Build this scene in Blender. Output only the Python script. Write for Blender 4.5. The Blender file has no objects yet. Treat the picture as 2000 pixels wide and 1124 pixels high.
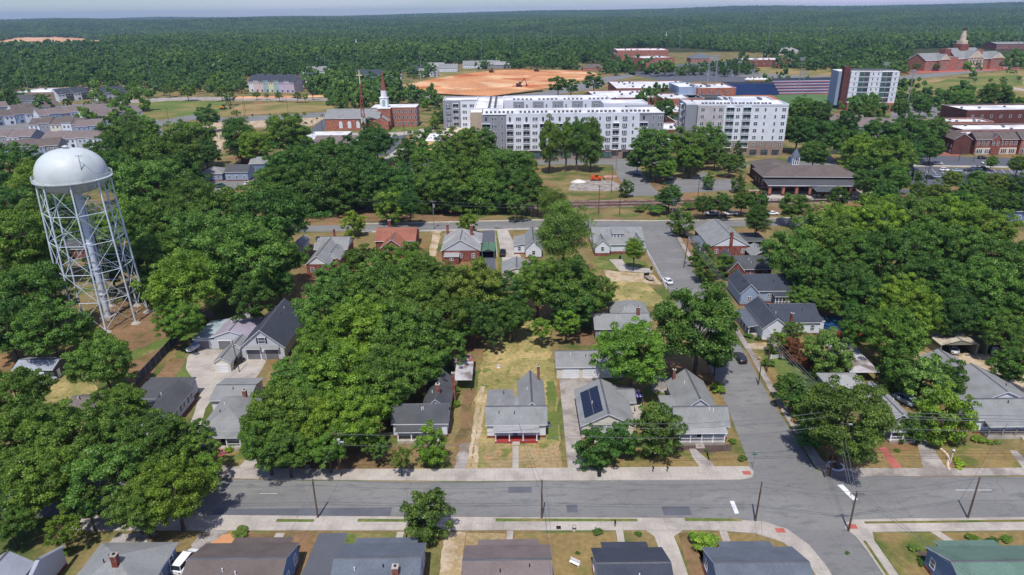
import bpy, math, random
import numpy as np
from mathutils import Vector, Matrix
rnd = random.Random(7)
SC = bpy.context.scene
COL = SC.collection
# ---------------------------------------------------------------- camera, sky, sun, exposure
CAM_H, FPX, CX, CY = 75.0, 1333.0, 1000.0, 562.0
PITCH, ROLL = math.atan(537 / FPX), math.radians(0.6)
_f = Vector((0, math.cos(PITCH), -math.sin(PITCH)))
_r0 = Vector((1, 0, 0)); _u0 = Vector((0, math.sin(PITCH), math.cos(PITCH)))
_r = _r0 * math.cos(ROLL) - _u0 * math.sin(ROLL)
_u = _u0 * math.cos(ROLL) + _r0 * math.sin(ROLL)
cd = bpy.data.cameras.new('camera'); cam = bpy.data.objects.new('camera', cd); COL.objects.link(cam)
cd.sensor_width = 36; cd.lens = 36 * FPX / 2000; cd.clip_start = 0.5; cd.clip_end = 60000
mw = Matrix((( _r.x, _u.x, -_f.x, 0), (_r.y, _u.y, -_f.y, 0), (_r.z, _u.z, -_f.z, CAM_H), (0, 0, 0, 1)))
cam.matrix_world = mw; SC.camera = cam
SUN_EL, SUN_AZ = math.radians(63), math.radians(190)      # azimuth clockwise from north (+Y)
world = bpy.data.worlds.new('World'); SC.world = world; world.use_nodes = True
nt = world.node_tree; nt.nodes.clear()
wo = nt.nodes.new('ShaderNodeOutputWorld'); bg = nt.nodes.new('ShaderNodeBackground'); sky = nt.nodes.new('ShaderNodeTexSky')
sky.sky_type = 'NISHITA'; sky.sun_disc = False; sky.sun_elevation = SUN_EL; sky.sun_rotation = SUN_AZ
sky.altitude = 200; sky.air_density = 1.0; sky.dust_density = .4; sky.ozone_density = 6.0
bg.inputs['Strength'].default_value = 0.12
# thin high cloud streaks, laid out by direction over the whole dome
tc = nt.nodes.new('ShaderNodeTexCoord'); mp = nt.nodes.new('ShaderNodeMapping'); mp.inputs['Scale'].default_value = (1.6, 1.6, 34)
ns = nt.nodes.new('ShaderNodeTexNoise'); ns.inputs['Scale'].default_value = 1.6; ns.inputs['Detail'].default_value = 4
rp = nt.nodes.new('ShaderNodeValToRGB'); rp.color_ramp.elements[0].position = .40; rp.color_ramp.elements[1].position = .72; rp.color_ramp.elements[1].color = (.8, .8, .8, 1)
mx = nt.nodes.new('ShaderNodeMix'); mx.data_type = 'RGBA'; mx.inputs['B'].default_value = (7.6, 6.6, 9.2, 1)
nt.links.new(tc.outputs['Generated'], mp.inputs['Vector']); nt.links.new(mp.outputs[0], ns.inputs['Vector'])
nt.links.new(ns.outputs['Fac'], rp.inputs['Fac']); sx = nt.nodes.new('ShaderNodeSeparateXYZ'); nt.links.new(tc.outputs['Generated'], sx.inputs[0])
mr = nt.nodes.new('ShaderNodeMapRange'); mr.interpolation_type = 'SMOOTHSTEP'; mr.inputs['From Min'].default_value = -.55; mr.inputs['From Max'].default_value = .35; mr.inputs['To Min'].default_value = .12
nt.links.new(sx.outputs['X'], mr.inputs['Value']); mm = nt.nodes.new('ShaderNodeMath'); mm.operation = 'MULTIPLY'   # more high cloud to the east
nt.links.new(rp.outputs['Color'], mm.inputs[0]); nt.links.new(mr.outputs[0], mm.inputs[1]); nt.links.new(mm.outputs[0], mx.inputs['Factor'])
tn = nt.nodes.new('ShaderNodeVectorMath'); tn.operation = 'MULTIPLY'; tn.inputs[1].default_value = (.80, .87, 1.0); nt.links.new(sky.outputs['Color'], tn.inputs[0])
nt.links.new(tn.outputs[0], mx.inputs['A']); nt.links.new(mx.outputs['Result'], bg.inputs['Color'])
nt.links.new(bg.outputs[0], wo.inputs['Surface'])
sd = bpy.data.lights.new('sun', 'SUN'); sd.energy = 4.3; sd.angle = math.radians(0.53); sd.color = (1.0, .955, .88)
sun = bpy.data.objects.new('sun', sd); COL.objects.link(sun)
_sd = Vector((math.sin(SUN_AZ) * math.cos(SUN_EL), math.cos(SUN_AZ) * math.cos(SUN_EL), math.sin(SUN_EL)))
sun.rotation_euler = _sd.to_track_quat('Z', 'Y').to_euler()
SC.view_settings.view_transform = 'Standard'; SC.view_settings.look = 'None'; SC.view_settings.exposure = 0.1; SC.view_settings.gamma = 1.0
SC.cycles.max_bounces = 5; SC.cycles.transparent_max_bounces = 8; SC.cycles.volume_bounces = 0
SC.cycles.diffuse_bounces = 3; SC.cycles.glossy_bounces = 2; SC.cycles.transmission_bounces = 3
SC.cycles.caustics_reflective = False; SC.cycles.caustics_refractive = False
SC.cycles.use_denoising = True

# ---------------------------------------------------------------- survey: photograph pixel (2000x1124) -> point on a level plane
def G(px, py, z=0.0):
    d = _f * FPX + _r * (px - CX) - _u * (py - CY)
    t = (z - CAM_H) / d.z
    return (d.x * t, d.y * t)
def PX(p):
    q = Vector(p) - Vector((0, 0, CAM_H)); k = q.dot(_f)
    return CX + FPX * q.dot(_r) / k, CY - FPX * q.dot(_u) / k, k
def terr(x, y):
    d = math.hypot(x, y)
    if d < 1400: return 0.0
    t = min(1, (d - 1400) / 8000); t = t * t * (3 - 2 * t)
    s = 0.5 + 0.5 * math.tanh(x / 2500)
    h = t * (22 + 58 * s)
    w = min(1, (d - 1400) / 1500)
    h += w * (14 * math.sin(x / 810 + 1.3) * math.sin(y / 480 + .4) + 10 * math.sin(x / 1630 + y / 620) + 5 * math.sin(x / 270 + y / 900 + 2))
    return h - 10 * w * (1 - t)

# ---------------------------------------------------------------- materials
def lin(c): c /= 255.0; return c / 12.92 if c <= .04045 else ((c + .055) / 1.055) ** 2.4
def S(r, g, b, k=.8): return (lin(r) * k, lin(g) * k, lin(b) * k)
MATS = {}
def M(name, col, rough=.85, var=.12, scale=1.5, col2=None, s2=.12, r2=(.45, .6), metal=0, spec=.25, bump=0, stretch=(1, 1, 1), col3=None, s3=.03, r3=(.5, .62), var2=.12, objcol=False, post=None):
    if name in MATS: return MATS[name]
    m = bpy.data.materials.new(name); m.use_nodes = True; n = m.node_tree; L = n.links
    p = n.nodes['Principled BSDF']; p.inputs['Roughness'].default_value = rough; p.inputs['Metallic'].default_value = metal
    p.inputs['Specular IOR Level'].default_value = spec
    g = n.nodes.new('ShaderNodeNewGeometry'); mpn = n.nodes.new('ShaderNodeMapping'); mpn.inputs['Scale'].default_value = stretch
    L.new(g.outputs['Position'], mpn.inputs['Vector'])
    def noise(sc, det=3):
        t = n.nodes.new('ShaderNodeTexNoise'); t.inputs['Scale'].default_value = sc; t.inputs['Detail'].default_value = det
        L.new(mpn.outputs[0], t.inputs['Vector']); return t
    rgb = n.nodes.new('ShaderNodeRGB'); rgb.outputs[0].default_value = (*col, 1); cur = rgb.outputs[0]
    if objcol:
        oi = n.nodes.new('ShaderNodeObjectInfo'); cur = oi.outputs['Color']
    for c, s, r in ((col2, s2, r2), (col3, s3, r3)):
        if c is None: continue
        t = noise(s, 6); ra = n.nodes.new('ShaderNodeMapRange'); ra.interpolation_type = 'SMOOTHSTEP'
        ra.inputs['From Min'].default_value = r[0]; ra.inputs['From Max'].default_value = r[1]
        L.new(t.outputs['Fac'], ra.inputs['Value'])
        x = n.nodes.new('ShaderNodeMix'); x.data_type = 'RGBA'; x.inputs['B'].default_value = (*c, 1)
        L.new(ra.outputs[0], x.inputs['Factor']); L.new(cur, x.inputs['A']); cur = x.outputs['Result']
    for s, v in ((scale, var), (scale / 11, var2)):
        if v <= 0: continue
        t = noise(s, 4); ra = n.nodes.new('ShaderNodeMapRange')
        ra.inputs['From Min'].default_value = .3; ra.inputs['From Max'].default_value = .7
        ra.inputs['To Min'].default_value = 1 - v * 1.4; ra.inputs['To Max'].default_value = 1 + v * 1.4
        L.new(t.outputs['Fac'], ra.inputs['Value'])
        x = n.nodes.new('ShaderNodeVectorMath'); x.operation = 'SCALE'
        L.new(cur, x.inputs[0]); L.new(ra.outputs[0], x.inputs['Scale']); cur = x.outputs['Vector']
    if post: cur = post(n, L, g, cur)
    L.new(cur, p.inputs['Base Color'])
    if bump:
        t = noise(scale * 2, 3); b = n.nodes.new('ShaderNodeBump'); b.inputs['Strength'].default_value = bump; b.inputs['Distance'].default_value = .3
        L.new(t.outputs['Fac'], b.inputs['Height']); L.new(b.outputs[0], p.inputs['Normal'])
    MATS[name] = m; return m
def roofmat(name, col, k=.7, stain=.05):
    return M('roof_' + name, S(*col, k), .9, .10, 5.5, var2=stain, spec=.12, col2=S(*[c * .93 for c in col], k), s2=.3, r2=(.45, .7))
def wallmat(name, col, k=.85):
    return M('wall_' + name, S(*col, k), .7, .03, 3, var2=.05)
R_GREY = roofmat('mid_grey', (154, 156, 156)); R_LGREY = roofmat('light_grey', (172, 172, 172)); R_DGREY = roofmat('dark_grey', (96, 98, 102)); R_BLUE = roofmat('blue_grey', (114, 122, 134))
R_BROWN = roofmat('brown', (118, 108, 104)); R_TAUPE = roofmat('taupe', (138, 126, 124)); R_CHAR = roofmat('charcoal', (78, 84, 96)); R_GREEN = roofmat('green', (112, 140, 128)); R_ORANGE = roofmat('orange', (168, 112, 94))
RIDGE = M('ridge_cap', S(104, 106, 112, .66), .9, .1, 3)
R_WHITE = M('roof_white_membrane', S(228, 228, 232, .88), .7, .04, .6, col2=S(205, 205, 205, .85), s2=.09)
R_WEATH = M('roof_weathered', S(200, 196, 200), .8, .12, 1.2, col2=S(130, 120, 115), s2=.3)
R_RUST = M('roof_rusty', S(140, 80, 66), .8, .15, 1.5, col2=S(165, 150, 150), s2=.8)
R_TAN = M('roof_tan_metal', S(196, 186, 168), .7, .1, 1.2, col2=S(130, 108, 90), s2=.35, r2=(.5, .62))
R_METAL = M('roof_purple_metal', S(166, 158, 172), .5, .04, 3, stretch=(1, 1, 1)); R_METALB = M('roof_bluegrey_metal', S(165, 182, 188), .5, .04, 3)
R_MGREEN = M('roof_green_metal', S(92, 130, 104), .5, .05, 3); R_MGREY = M('roof_grey_metal', S(160, 166, 176), .5, .05, 2)
W_WHITE = wallmat('white', (222, 226, 234)); W_CREAM = wallmat('cream', (222, 216, 202)); W_BLUE = wallmat('blue_grey', (150, 166, 190)); W_GREY = wallmat('grey', (146, 148, 156)); W_LGREY = wallmat('light_grey', (196, 200, 208))
W_TAN = wallmat('tan', (190, 172, 152)); W_BLUE2 = wallmat('steel_blue', (112, 136, 166)); W_PINK = wallmat('pink', (214, 194, 194)); W_TEAL = wallmat('teal', (156, 186, 184)); W_LILAC = wallmat('lilac', (196, 184, 200)); W_YEL = wallmat('pale_yellow', (222, 216, 180)); W_SAGE = wallmat('sage', (168, 190, 160))
W_DARK = M('wall_dark_metal', S(84, 88, 92), .6, .05, 3); W_OLIVE = M('wall_olive_metal', S(140, 138, 122), .6, .06, 3)
BRICK = M('brick_red', S(146, 96, 86), .9, .14, 5, col2=S(128, 66, 56), s2=1.2); BRICKL = M('brick_orange', S(182, 120, 100), .9, .12, 5, col2=S(158, 104, 90), s2=.8); BRICKD = M('brick_dark', S(104, 66, 62), .9, .15, 5); BRICKT = M('brick_tan', S(158, 138, 128), .9, .12, 4)
TRIM = M('trim_white', S(235, 236, 240, .9), .6, .03, 2); STONE = M('stone_pale', S(216, 200, 180), .8, .05, 2)
GLASS = M('glass_dark', (.045, .06, .075), .12, .25, .6, spec=.8, col2=(.10, .13, .15), s2=.35, var2=0); GLASST = M('glass_teal', (.06, .12, .12), .12, .2, .5, spec=.8, var2=0)
DARK = M('dark_opening', (.02, .021, .023), .9, .1, 1); BLACK = M('black_metal', (.018, .018, .02), .5, .1, 2); GMETAL = M('grey_metal', S(150, 154, 160), .45, .06, 2, metal=.3)
DOOR_G = M('door_grey', S(120, 120, 124), .6, .04, 3); WOODP = M('wood_pole', S(104, 84, 72), .9, .2, 4, stretch=(1, 1, .2)); WOODG = M('wood_fence_grey', S(92, 92, 98), .9, .2, 2); DECKW = M('deck_wood', S(150, 140, 132), .9, .15, 3)
REDP = M('porch_red_paint', S(166, 62, 58), .7, .08, 3); BRICKPATH = M('brick_path', S(178, 102, 92), .9, .12, 4)
def cracks(n, L, g, cur, sc=.16, wd=.012, dk=.84):
    nz = n.nodes.new('ShaderNodeTexNoise'); nz.inputs['Scale'].default_value = .5; L.new(g.outputs['Position'], nz.inputs['Vector'])
    ad = n.nodes.new('ShaderNodeVectorMath'); ad.operation = 'MULTIPLY_ADD'; ad.inputs[1].default_value = (2.2, 2.2, 0); L.new(nz.outputs['Color'], ad.inputs[0]); L.new(g.outputs['Position'], ad.inputs[2])
    v = n.nodes.new('ShaderNodeTexVoronoi'); v.feature = 'DISTANCE_TO_EDGE'; v.inputs['Scale'].default_value = sc; L.new(ad.outputs[0], v.inputs['Vector'])
    r = n.nodes.new('ShaderNodeMapRange'); r.inputs['From Max'].default_value = wd; r.inputs['To Min'].default_value = dk; L.new(v.outputs['Distance'], r.inputs['Value'])
    x = n.nodes.new('ShaderNodeVectorMath'); x.operation = 'SCALE'; L.new(cur, x.inputs[0]); L.new(r.outputs[0], x.inputs['Scale']); return x.outputs['Vector']
def joints(n, L, g, cur):
    b = n.nodes.new('ShaderNodeTexBrick'); b.offset = 0; b.inputs['Scale'].default_value = 1; b.inputs['Brick Width'].default_value = 1.7; b.inputs['Row Height'].default_value = 2.05; b.inputs['Mortar Size'].default_value = .035; b.inputs['Mortar Smooth'].default_value = .3
    b.inputs['Color1'].default_value = (1, 1, 1, 1); b.inputs['Color2'].default_value = (.93, .93, .93, 1); b.inputs['Mortar'].default_value = (.78, .77, .76, 1); L.new(g.outputs['Position'], b.inputs['Vector'])
    x = n.nodes.new('ShaderNodeVectorMath'); x.operation = 'MULTIPLY'; L.new(cur, x.inputs[0]); L.new(b.outputs['Color'], x.inputs[1]); return x.outputs['Vector']
CONC = M('concrete_pale', S(190, 182, 172, .78), .9, .06, 2.5, post=joints, col2=S(168, 160, 152), s2=.25, r2=(.5, .7)); CONCD = M('concrete_worn', S(176, 168, 160), .9, .1, 1.2, col2=S(146, 138, 132), s2=.2)
PANEL = M('solar_panel', (.012, .016, .035), .2, .1, 3, spec=.6, var2=0)

# ---------------------------------------------------------------- mesh builder
class MB:
    def __init__(s): s.v = []; s.f = []; s.m = []; s.mats = []; s.sm = []
    def mi(s, mat):
        if mat not in s.mats: s.mats.append(mat)
        return s.mats.index(mat)
    def poly(s, pts, mat, smooth=False):
        b = len(s.v); s.v += [tuple(p) for p in pts]; s.f.append(tuple(range(b, b + len(pts)))); s.m.append(s.mi(mat)); s.sm.append(smooth)
    def mesh_(s, vs, fs, mat, smooth=False):
        b = len(s.v); s.v += [tuple(p) for p in vs]; k = s.mi(mat)
        for f in fs: s.f.append(tuple(b + i for i in f)); s.m.append(k); s.sm.append(smooth)
    def box(s, x0, x1, y0, y1, z0, z1, mat, top=None):
        v = [(x0, y0, z0), (x1, y0, z0), (x1, y1, z0), (x0, y1, z0), (x0, y0, z1), (x1, y0, z1), (x1, y1, z1), (x0, y1, z1)]
        s.mesh_(v, [(0, 3, 2, 1), (0, 1, 5, 4), (1, 2, 6, 5), (2, 3, 7, 6), (3, 0, 4, 7)], mat); s.mesh_(v, [(4, 5, 6, 7)], top or mat)
    def section(s, sec, axis, a0, a1, mats, capmat=None):
        """extrude section [(t,z)] along axis ('x': t is y; 'y': t is x)"""
        n = len(sec)
        P = (lambda a, t, z: (a, t, z)) if axis == 'x' else (lambda a, t, z: (t, a, z))
        for i in range(n):
            (t0, z0), (t1, z1) = sec[i], sec[(i + 1) % n]
            q = [P(a0, t0, z0), P(a1, t0, z0), P(a1, t1, z1), P(a0, t1, z1)]
            s.poly(q, mats[i] if isinstance(mats, (list, tuple)) else mats)
        cm = capmat or (mats[0] if isinstance(mats, (list, tuple)) else mats)
        s.poly([P(a0, t, z) for t, z in sec], cm); s.poly([P(a1, t, z) for t, z in reversed(sec)], cm)
    def cyl(s, p0, p1, r0, r1=None, n=8, mat=None, caps=True, smooth=True):
        r1 = r0 if r1 is None else r1; p0 = Vector(p0); p1 = Vector(p1); d = (p1 - p0).normalized()
        a = d.orthogonal().normalized(); b = d.cross(a); vs = []
        for p, r in ((p0, r0), (p1, r1)):
            for i in range(n):
                t = 2 * math.pi * i / n; vs.append(p + a * math.cos(t) * r + b * math.sin(t) * r)
        s.mesh_(vs, [(i, (i + 1) % n, n + (i + 1) % n, n + i) for i in range(n)], mat, smooth)
        if caps: s.mesh_(vs, [tuple(range(n))[::-1], tuple(range(n, 2 * n))], mat)
    def lathe(s, prof, n, mat, c=(0, 0, 0), smooth=True):
        vs = [(c[0] + r * math.cos(2 * math.pi * i / n), c[1] + r * math.sin(2 * math.pi * i / n), c[2] + z) for r, z in prof for i in range(n)]
        fs = [(k * n + i, k * n + (i + 1) % n, (k + 1) * n + (i + 1) % n, (k + 1) * n + i) for k in range(len(prof) - 1) for i in range(n)]
        s.mesh_(vs, fs, mat, smooth)
    def gable_roof(s, x0, x1, y0, y1, z, rise, axis, ov, mat, trim, t=.16):
        if axis == 'x': a0, a1, t0, t1 = x0, x1, y0, y1
        else: a0, a1, t0, t1 = y0, y1, x0, x1
        tm = (t0 + t1) / 2; k = rise / ((t1 - t0) / 2); zz = z - k * ov
        sec = [(t0 - ov, zz + t), (tm, z + rise + t), (t1 + ov, zz + t), (t1 + ov, zz), (tm, z + rise), (t0 - ov, zz)]
        s.section(sec, axis, a0 - ov * .8, a1 + ov * .8, [mat, mat, trim, trim, trim, trim], trim)
        if t < .2:
            for sg in (-1, 1):      # ridge cap shingles
                q = [(a0 - ov * .8, tm, 0), (a1 + ov * .8, tm, 0), (a1 + ov * .8, tm + sg * .2, -k * .2), (a0 - ov * .8, tm + sg * .2, -k * .2)]
                s.poly([(a, u, z + rise + t + .02 + w) if axis == 'x' else (u, a, z + rise + t + .02 + w) for a, u, w in q], RIDGE)
    def gable_wall(s, x0, x1, y0, y1, z, rise, axis, mat, gmat=None, z0=0):
        if axis == 'x': a0, a1, t0, t1 = x0, x1, y0, y1
        else: a0, a1, t0, t1 = y0, y1, x0, x1
        tm = (t0 + t1) / 2
        s.section([(t0, z0), (t1, z0), (t1, z), (tm, z + rise - .03), (t0, z)], axis, a0, a1, mat)
        if gmat:
            for a in (a0 - .03, a1 + .03):
                q = [(t0 + .1, z), (t1 - .1, z), (tm, z + rise - .08)]
                s.poly([(a, t, zz) if axis == 'x' else (t, a, zz) for t, zz in q], gmat)
    def hip_roof(s, x0, x1, y0, y1, z, rise, ov, mat, trim, axis=None, t=.16):
        x0 -= ov; x1 += ov; y0 -= ov; y1 += ov
        w = min(x1 - x0, y1 - y0) / 2; ax = axis or ('x' if x1 - x0 >= y1 - y0 else 'y')
        if ax == 'x': A = (x0 + w, (y0 + y1) / 2, z + rise); B = (x1 - w, (y0 + y1) / 2, z + rise)
        else: A = ((x0 + x1) / 2, y0 + w, z + rise); B = ((x0 + x1) / 2, y1 - w, z + rise)
        c = [(x0, y0, z + t), (x1, y0, z + t), (x1, y1, z + t), (x0, y1, z + t)]
        if ax == 'x': F = [[c[0], c[1], B, A], [c[1], c[2], B], [c[2], c[3], A, B], [c[3], c[0], A]]
        else: F = [[c[0], c[1], A], [c[1], c[2], B, A], [c[2], c[3], B], [c[3], c[0], A, B]]
        for f in F: s.poly(f, mat)
        d = [(p[0], p[1], z) for p in c]
        for i in range(4): s.poly([d[i], d[(i + 1) % 4], c[(i + 1) % 4], c[i]], trim)
        s.poly(d[::-1], trim)
    def shed(s, x0, x1, y0, y1, z0, z1, axis, mat, trim, t=.14):
        """sloping slab; axis 'y': height z0 at y0 and z1 at y1; 'x' likewise"""
        if axis == 'y': s.section([(y0, z0 + t), (y1, z1 + t), (y1, z1), (y0, z0)], 'x', x0, x1, [mat, trim, trim, trim], trim)
        else: s.section([(x0, z0 + t), (x1, z1 + t), (x1, z1), (x0, z0)], 'y', y0, y1, [mat, trim, trim, trim], trim)
    def me(s, name):
        m = bpy.data.meshes.new(name); m.from_pydata(s.v, [], s.f)
        for a in s.mats: m.materials.append(a)
        m.polygons.foreach_set('material_index', s.m); m.polygons.foreach_set('use_smooth', s.sm); m.update(); return m
    def build(s, name, parent=None, loc=(0, 0, 0)):
        o = bpy.data.objects.new(name, s.me(name)); COL.objects.link(o)
        if parent: o.parent = parent
        o.location = loc; return o
def tag(o, label=None, cat=None, group=None, kind=None):
    if label: o['label'] = label
    if cat: o['category'] = cat
    if group: o['group'] = group
    if kind: o['kind'] = kind
    return o
def empty(name, loc, label, cat, group=None, rz=0):
    o = bpy.data.objects.new(name, None); COL.objects.link(o); o.location = loc; o.rotation_euler = (0, 0, rz); o.empty_display_size = 1
    return tag(o, label, cat, group)
def inst(mesh, name, parent, loc=(0, 0, 0), rz=0, sc=(1, 1, 1), col=None):
    o = bpy.data.objects.new(name, mesh); COL.objects.link(o)
    if parent: o.parent = parent
    o.location = loc; o.rotation_euler = (0, 0, rz); o.scale = sc
    if col: o.color = (*col, 1)
    return o
# ---------------------------------------------------------------- ground sheet out to the horizon
GRASS = M('ground_dry_grass', S(140, 124, 84, .78), .95, .14, 1.1, col2=S(98, 110, 60, .75), s2=.07, r2=(.44, .6), col3=S(148, 116, 82, .76), s3=.045, r3=(.52, .66), spec=.1, bump=.25)
GRASSG = M('grass_green', S(104, 120, 62, .78), .95, .15, 1.3, col2=S(140, 130, 84, .78), s2=.16, r2=(.5, .66), spec=.1, bump=.25)
GRASSY = M('grass_straw', S(166, 146, 108, .78), .95, .18, 1.6, col2=S(116, 122, 66, .75), s2=.2, r2=(.52, .66), col3=S(176, 142, 104, .78), s3=.5, r3=(.5, .66), spec=.1, bump=.3)
LAWN = M('lawn_yellow_green', S(150, 142, 90, .8), .95, .15, 1.2, col2=S(178, 158, 108, .8), s2=.15, r2=(.45, .62), col3=S(112, 122, 64, .78), s3=.4, r3=(.55, .7), spec=.1, bump=.25)
DIRT = M('bare_red_dirt', S(142, 114, 86, .76), .95, .13, 1.0, col2=S(118, 104, 68, .76), s2=.22, r2=(.5, .66), spec=.1, bump=.2)
DIRTO = M('bare_orange_clay', S(206, 150, 110, .85), .95, .07, .25, col2=S(226, 186, 146, .85), s2=.02, r2=(.45, .62), spec=.1)
MULCH = M('mulch_dark', S(96, 80, 76, .75), .95, .2, 3); FLOOR = M('forest_floor', S(70, 78, 48, .7), .95, .2, .5, spec=.1)
ASPH = M('asphalt_aged', S(131, 131, 130, .76), .85, .06, 3.5, col2=S(140, 140, 138, .76), s2=.1, r2=(.45, .6), post=cracks, col3=S(121, 121, 121, .76), s3=.9, r3=(.5, .7), var2=.03, stretch=(.35, 1, 1))
ASPHD = M('asphalt_dark', S(100, 103, 112, .75), .85, .06, 3, var2=.05); ASPHP = M('asphalt_patch', S(106, 108, 116, .75), .85, .06, 3)
GRAVEL = M('gravel_grey', S(168, 162, 158, .8), .95, .2, 4, col2=S(140, 128, 112, .8), s2=.4); GRAVT = M('gravel_tan', S(196, 178, 152, .8), .95, .14, 2, col2=S(170, 148, 112, .8), s2=.3)
PAINT = M('road_paint_white', S(226, 228, 232, .85), .7, .06, 4); PAINTY = M('road_paint_yellow', S(200, 170, 80, .85), .7, .06, 4); REDPAD = M('tactile_pad_red', S(186, 104, 92), .8, .05, 4)
BALLAST = M('ballast', S(146, 128, 118, .8), .95, .16, 1.5, col2=S(120, 96, 86, .8), s2=.3)
def struct(o, name=None): o['kind'] = 'structure'; return o
def make_ground():
    xs = list(np.concatenate([-np.geomspace(14000, 250, 40), np.linspace(-200, 200, 9), np.geomspace(250, 14000, 40)]))
    ys = list(np.concatenate([[-300, -100, 0, 100], np.linspace(200, 1400, 7), np.geomspace(1500, 15500, 55)]))
    vs = [(x, y, terr(x, y)) for y in ys for x in xs]; n = len(xs)
    fs = [(j * n + i, j * n + i + 1, (j + 1) * n + i + 1, (j + 1) * n + i) for j in range(len(ys) - 1) for i in range(n - 1)]
    mb = MB(); mb.mesh_(vs, fs, GRASS, True)
    k = mb.mi(FLOOR)
    for q, f in enumerate(mb.f):
        c = vs[f[0]]
        if math.hypot(c[0], c[1]) > 1350: mb.m[q] = k
    return struct(mb.build('ground'))
make_ground()
def organic(pts, jit, step=2.0, seed=1):
    r = random.Random(seed); out = []
    n = len(pts)
    for i in range(n):
        a, b = pts[i], pts[(i + 1) % n]; d = math.hypot(b[0] - a[0], b[1] - a[1]); k = max(1, int(d / step))
        for j in range(k):
            t = j / k; out.append((a[0] + (b[0] - a[0]) * t + r.uniform(-jit, jit), a[1] + (b[1] - a[1]) * t + r.uniform(-jit, jit)))
    return out
def patch(name, pts, mat, z=.012, jit=0, step=2.0, px=False, th=0, seed=3):
    """a flat sheet (or a slab th high); pts in metres, or in photo pixels on the ground when px"""
    if px: pts = [G(*p) for p in pts]
    if jit: pts = organic(pts, jit, step, seed)
    mb = MB(); a = sum(p[0] * q[1] - q[0] * p[1] for p, q in zip(pts, pts[1:] + pts[:1]))
    if a < 0: pts = pts[::-1]
    mb.poly([(x, y, z) for x, y in pts], mat)
    if th:
        for p, q in zip(pts, pts[1:] + pts[:1]): mb.poly([(p[0], p[1], z - th), (q[0], q[1], z - th), (q[0], q[1], z), (p[0], p[1], z)], mat)
    return struct(mb.build(name))
def rect(x0, x1, y0, y1): return [(x0, y0), (x1, y0), (x1, y1), (x0, y1)]
# ---- the near street and its crossing, kerbs and pavements
YN, YS = 96.3, 87.6
patch('road', [(-140, 88.6), (-49, 89), (-20, 88.2), (30, 87.1), (37, 86.4), (41, 84.4), (43.5, 81.5), (44.5, 77), (44.6, 60), (53.2, 60), (53.1, 78), (52.9, 82.5), (52.6, 84.6), (55, 85.6), (75, 85.8), (140, 86.2), (140, 96.4), (88, 96.4), (56, 97), (53, 99), (53.5, 124), (54.8, 143), (56.5, 198), (59, 240), (61, 244.5), (140, 246), (150, 255.4), (58, 251.6), (10, 255), (-60, 252), (-150, 252), (-150, 243), (-57, 244), (9, 245.5), (44, 244.3), (46.5, 240), (45.8, 213), (44.9, 141), (43.6, 119), (41.7, 99), (40, 96.6), (-9, 96.5), (-42, 97.6), (-140, 103)], ASPH, .03)
for i, (x0, x1, y0, y1) in enumerate(((-49, -20, 88.3, 90.3), (8.5, 10.3, 88.6, 90.4), (24, 28.5, 87.7, 89.8), (-1, 3, 93.6, 95.2))):
    patch('asphalt_repair', rect(x0, x1, y0, y1), ASPHP, .036)
def walk(pts, mat=CONC, z=.14, name='pavement'): return patch(name, pts, mat, z, th=.14)
RG0 = M('verge_green_brown', S(122, 118, 66, .76), .95, .14, 1.2, col2=S(92, 106, 54, .75), s2=.2, spec=.1)
walk([(-44, 97.9), (-9, 96.8), (39.2, 96.4), (41.2, 97), (42, 98.5), (41.6, 100), (40, 100.1), (-9, 100.2), (-33, 100.6), (-46, 101)])
walk([(-52, 98.4), (-44.3, 97.9), (-46.3, 101.2), (-53, 101.9)], CONCD)
walk([(54.4, 97.4), (56, 96.9), (140, 96.6), (140, 99.2), (80, 98.8), (57, 99.3), (55.2, 101.5), (55.6, 124), (56.8, 143), (58.4, 196), (60.5, 236), (58.9, 236), (57.2, 197), (55.5, 143.3), (54.3, 124.6), (53.3, 100)], CONCD)
walk([(-70, 85.6), (30.5, 84.2), (37, 83.4), (40.6, 81.5), (42.8, 77.5), (43.4, 60), (45.4, 60), (45.2, 76.5), (44.4, 80.8), (42.4, 84.2), (39.2, 86), (30, 86.9), (-20, 88), (-49, 88.8), (-70, 89)], CONC)
for x0, x1 in ((-38, -32), (-25, -17), (-3, 19.5), (27, 36)):
    patch('grass_verge', [(x0, 86.55 - x0 * .012), (x1, 86.5 - x1 * .013), (x1, 87.1 - x1 * .013), (x0, 87.25 - x0 * .012)], GRASSG, .148)
walk([(51.4, 84.3), (52.2, 82.4), (52.5, 79), (52.5, 60), (54.8, 60), (54.6, 81.5), (55.2, 83.4), (140, 83.6), (140, 86.3), (62, 86.3), (53.6, 86.2), (52, 85.4)], CONC)
patch('grass_verge', [(55, 85.2), (140, 85.4), (140, 85.9), (55, 85.7)], RG0, .148); patch('grass_verge', [(52.8, 60), (53.4, 60), (53.3, 81.5), (52.85, 81.5)], RG0, .148)
for x, y, a in ((40.6, 98.2, 0), (41.2, 83.9, 0), (55.6, 99.3, 0), (52.7, 84.6, 0)):
    patch('tactile_pad', rect(x - .7, x + .7, y - .5, y + .5), REDPAD, .146)
patch('stop_line', [(55.7, 90.9), (56.6, 91), (55.9, 94.9), (54.9, 94.8)], PAINT, .036)
patch('stop_line', [(35.4, 87.9), (36.1, 88), (36.2, 91), (35.5, 91)], PAINT, .036)
patch('road_mark', [(-43, 94.1), (-40, 94.04), (-40, 94.12), (-43, 94.18)], PAINT, .036); patch('road_mark', [(74, 93.1), (80, 93), (80, 93.1), (74, 93.2)], PAINT, .036)
patch('pavement', [(-56, 242), (10, 243.4), (42, 242.4), (42, 244), (10, 245.2), (-56, 243.8)], CONC, .14, th=.14)
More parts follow.
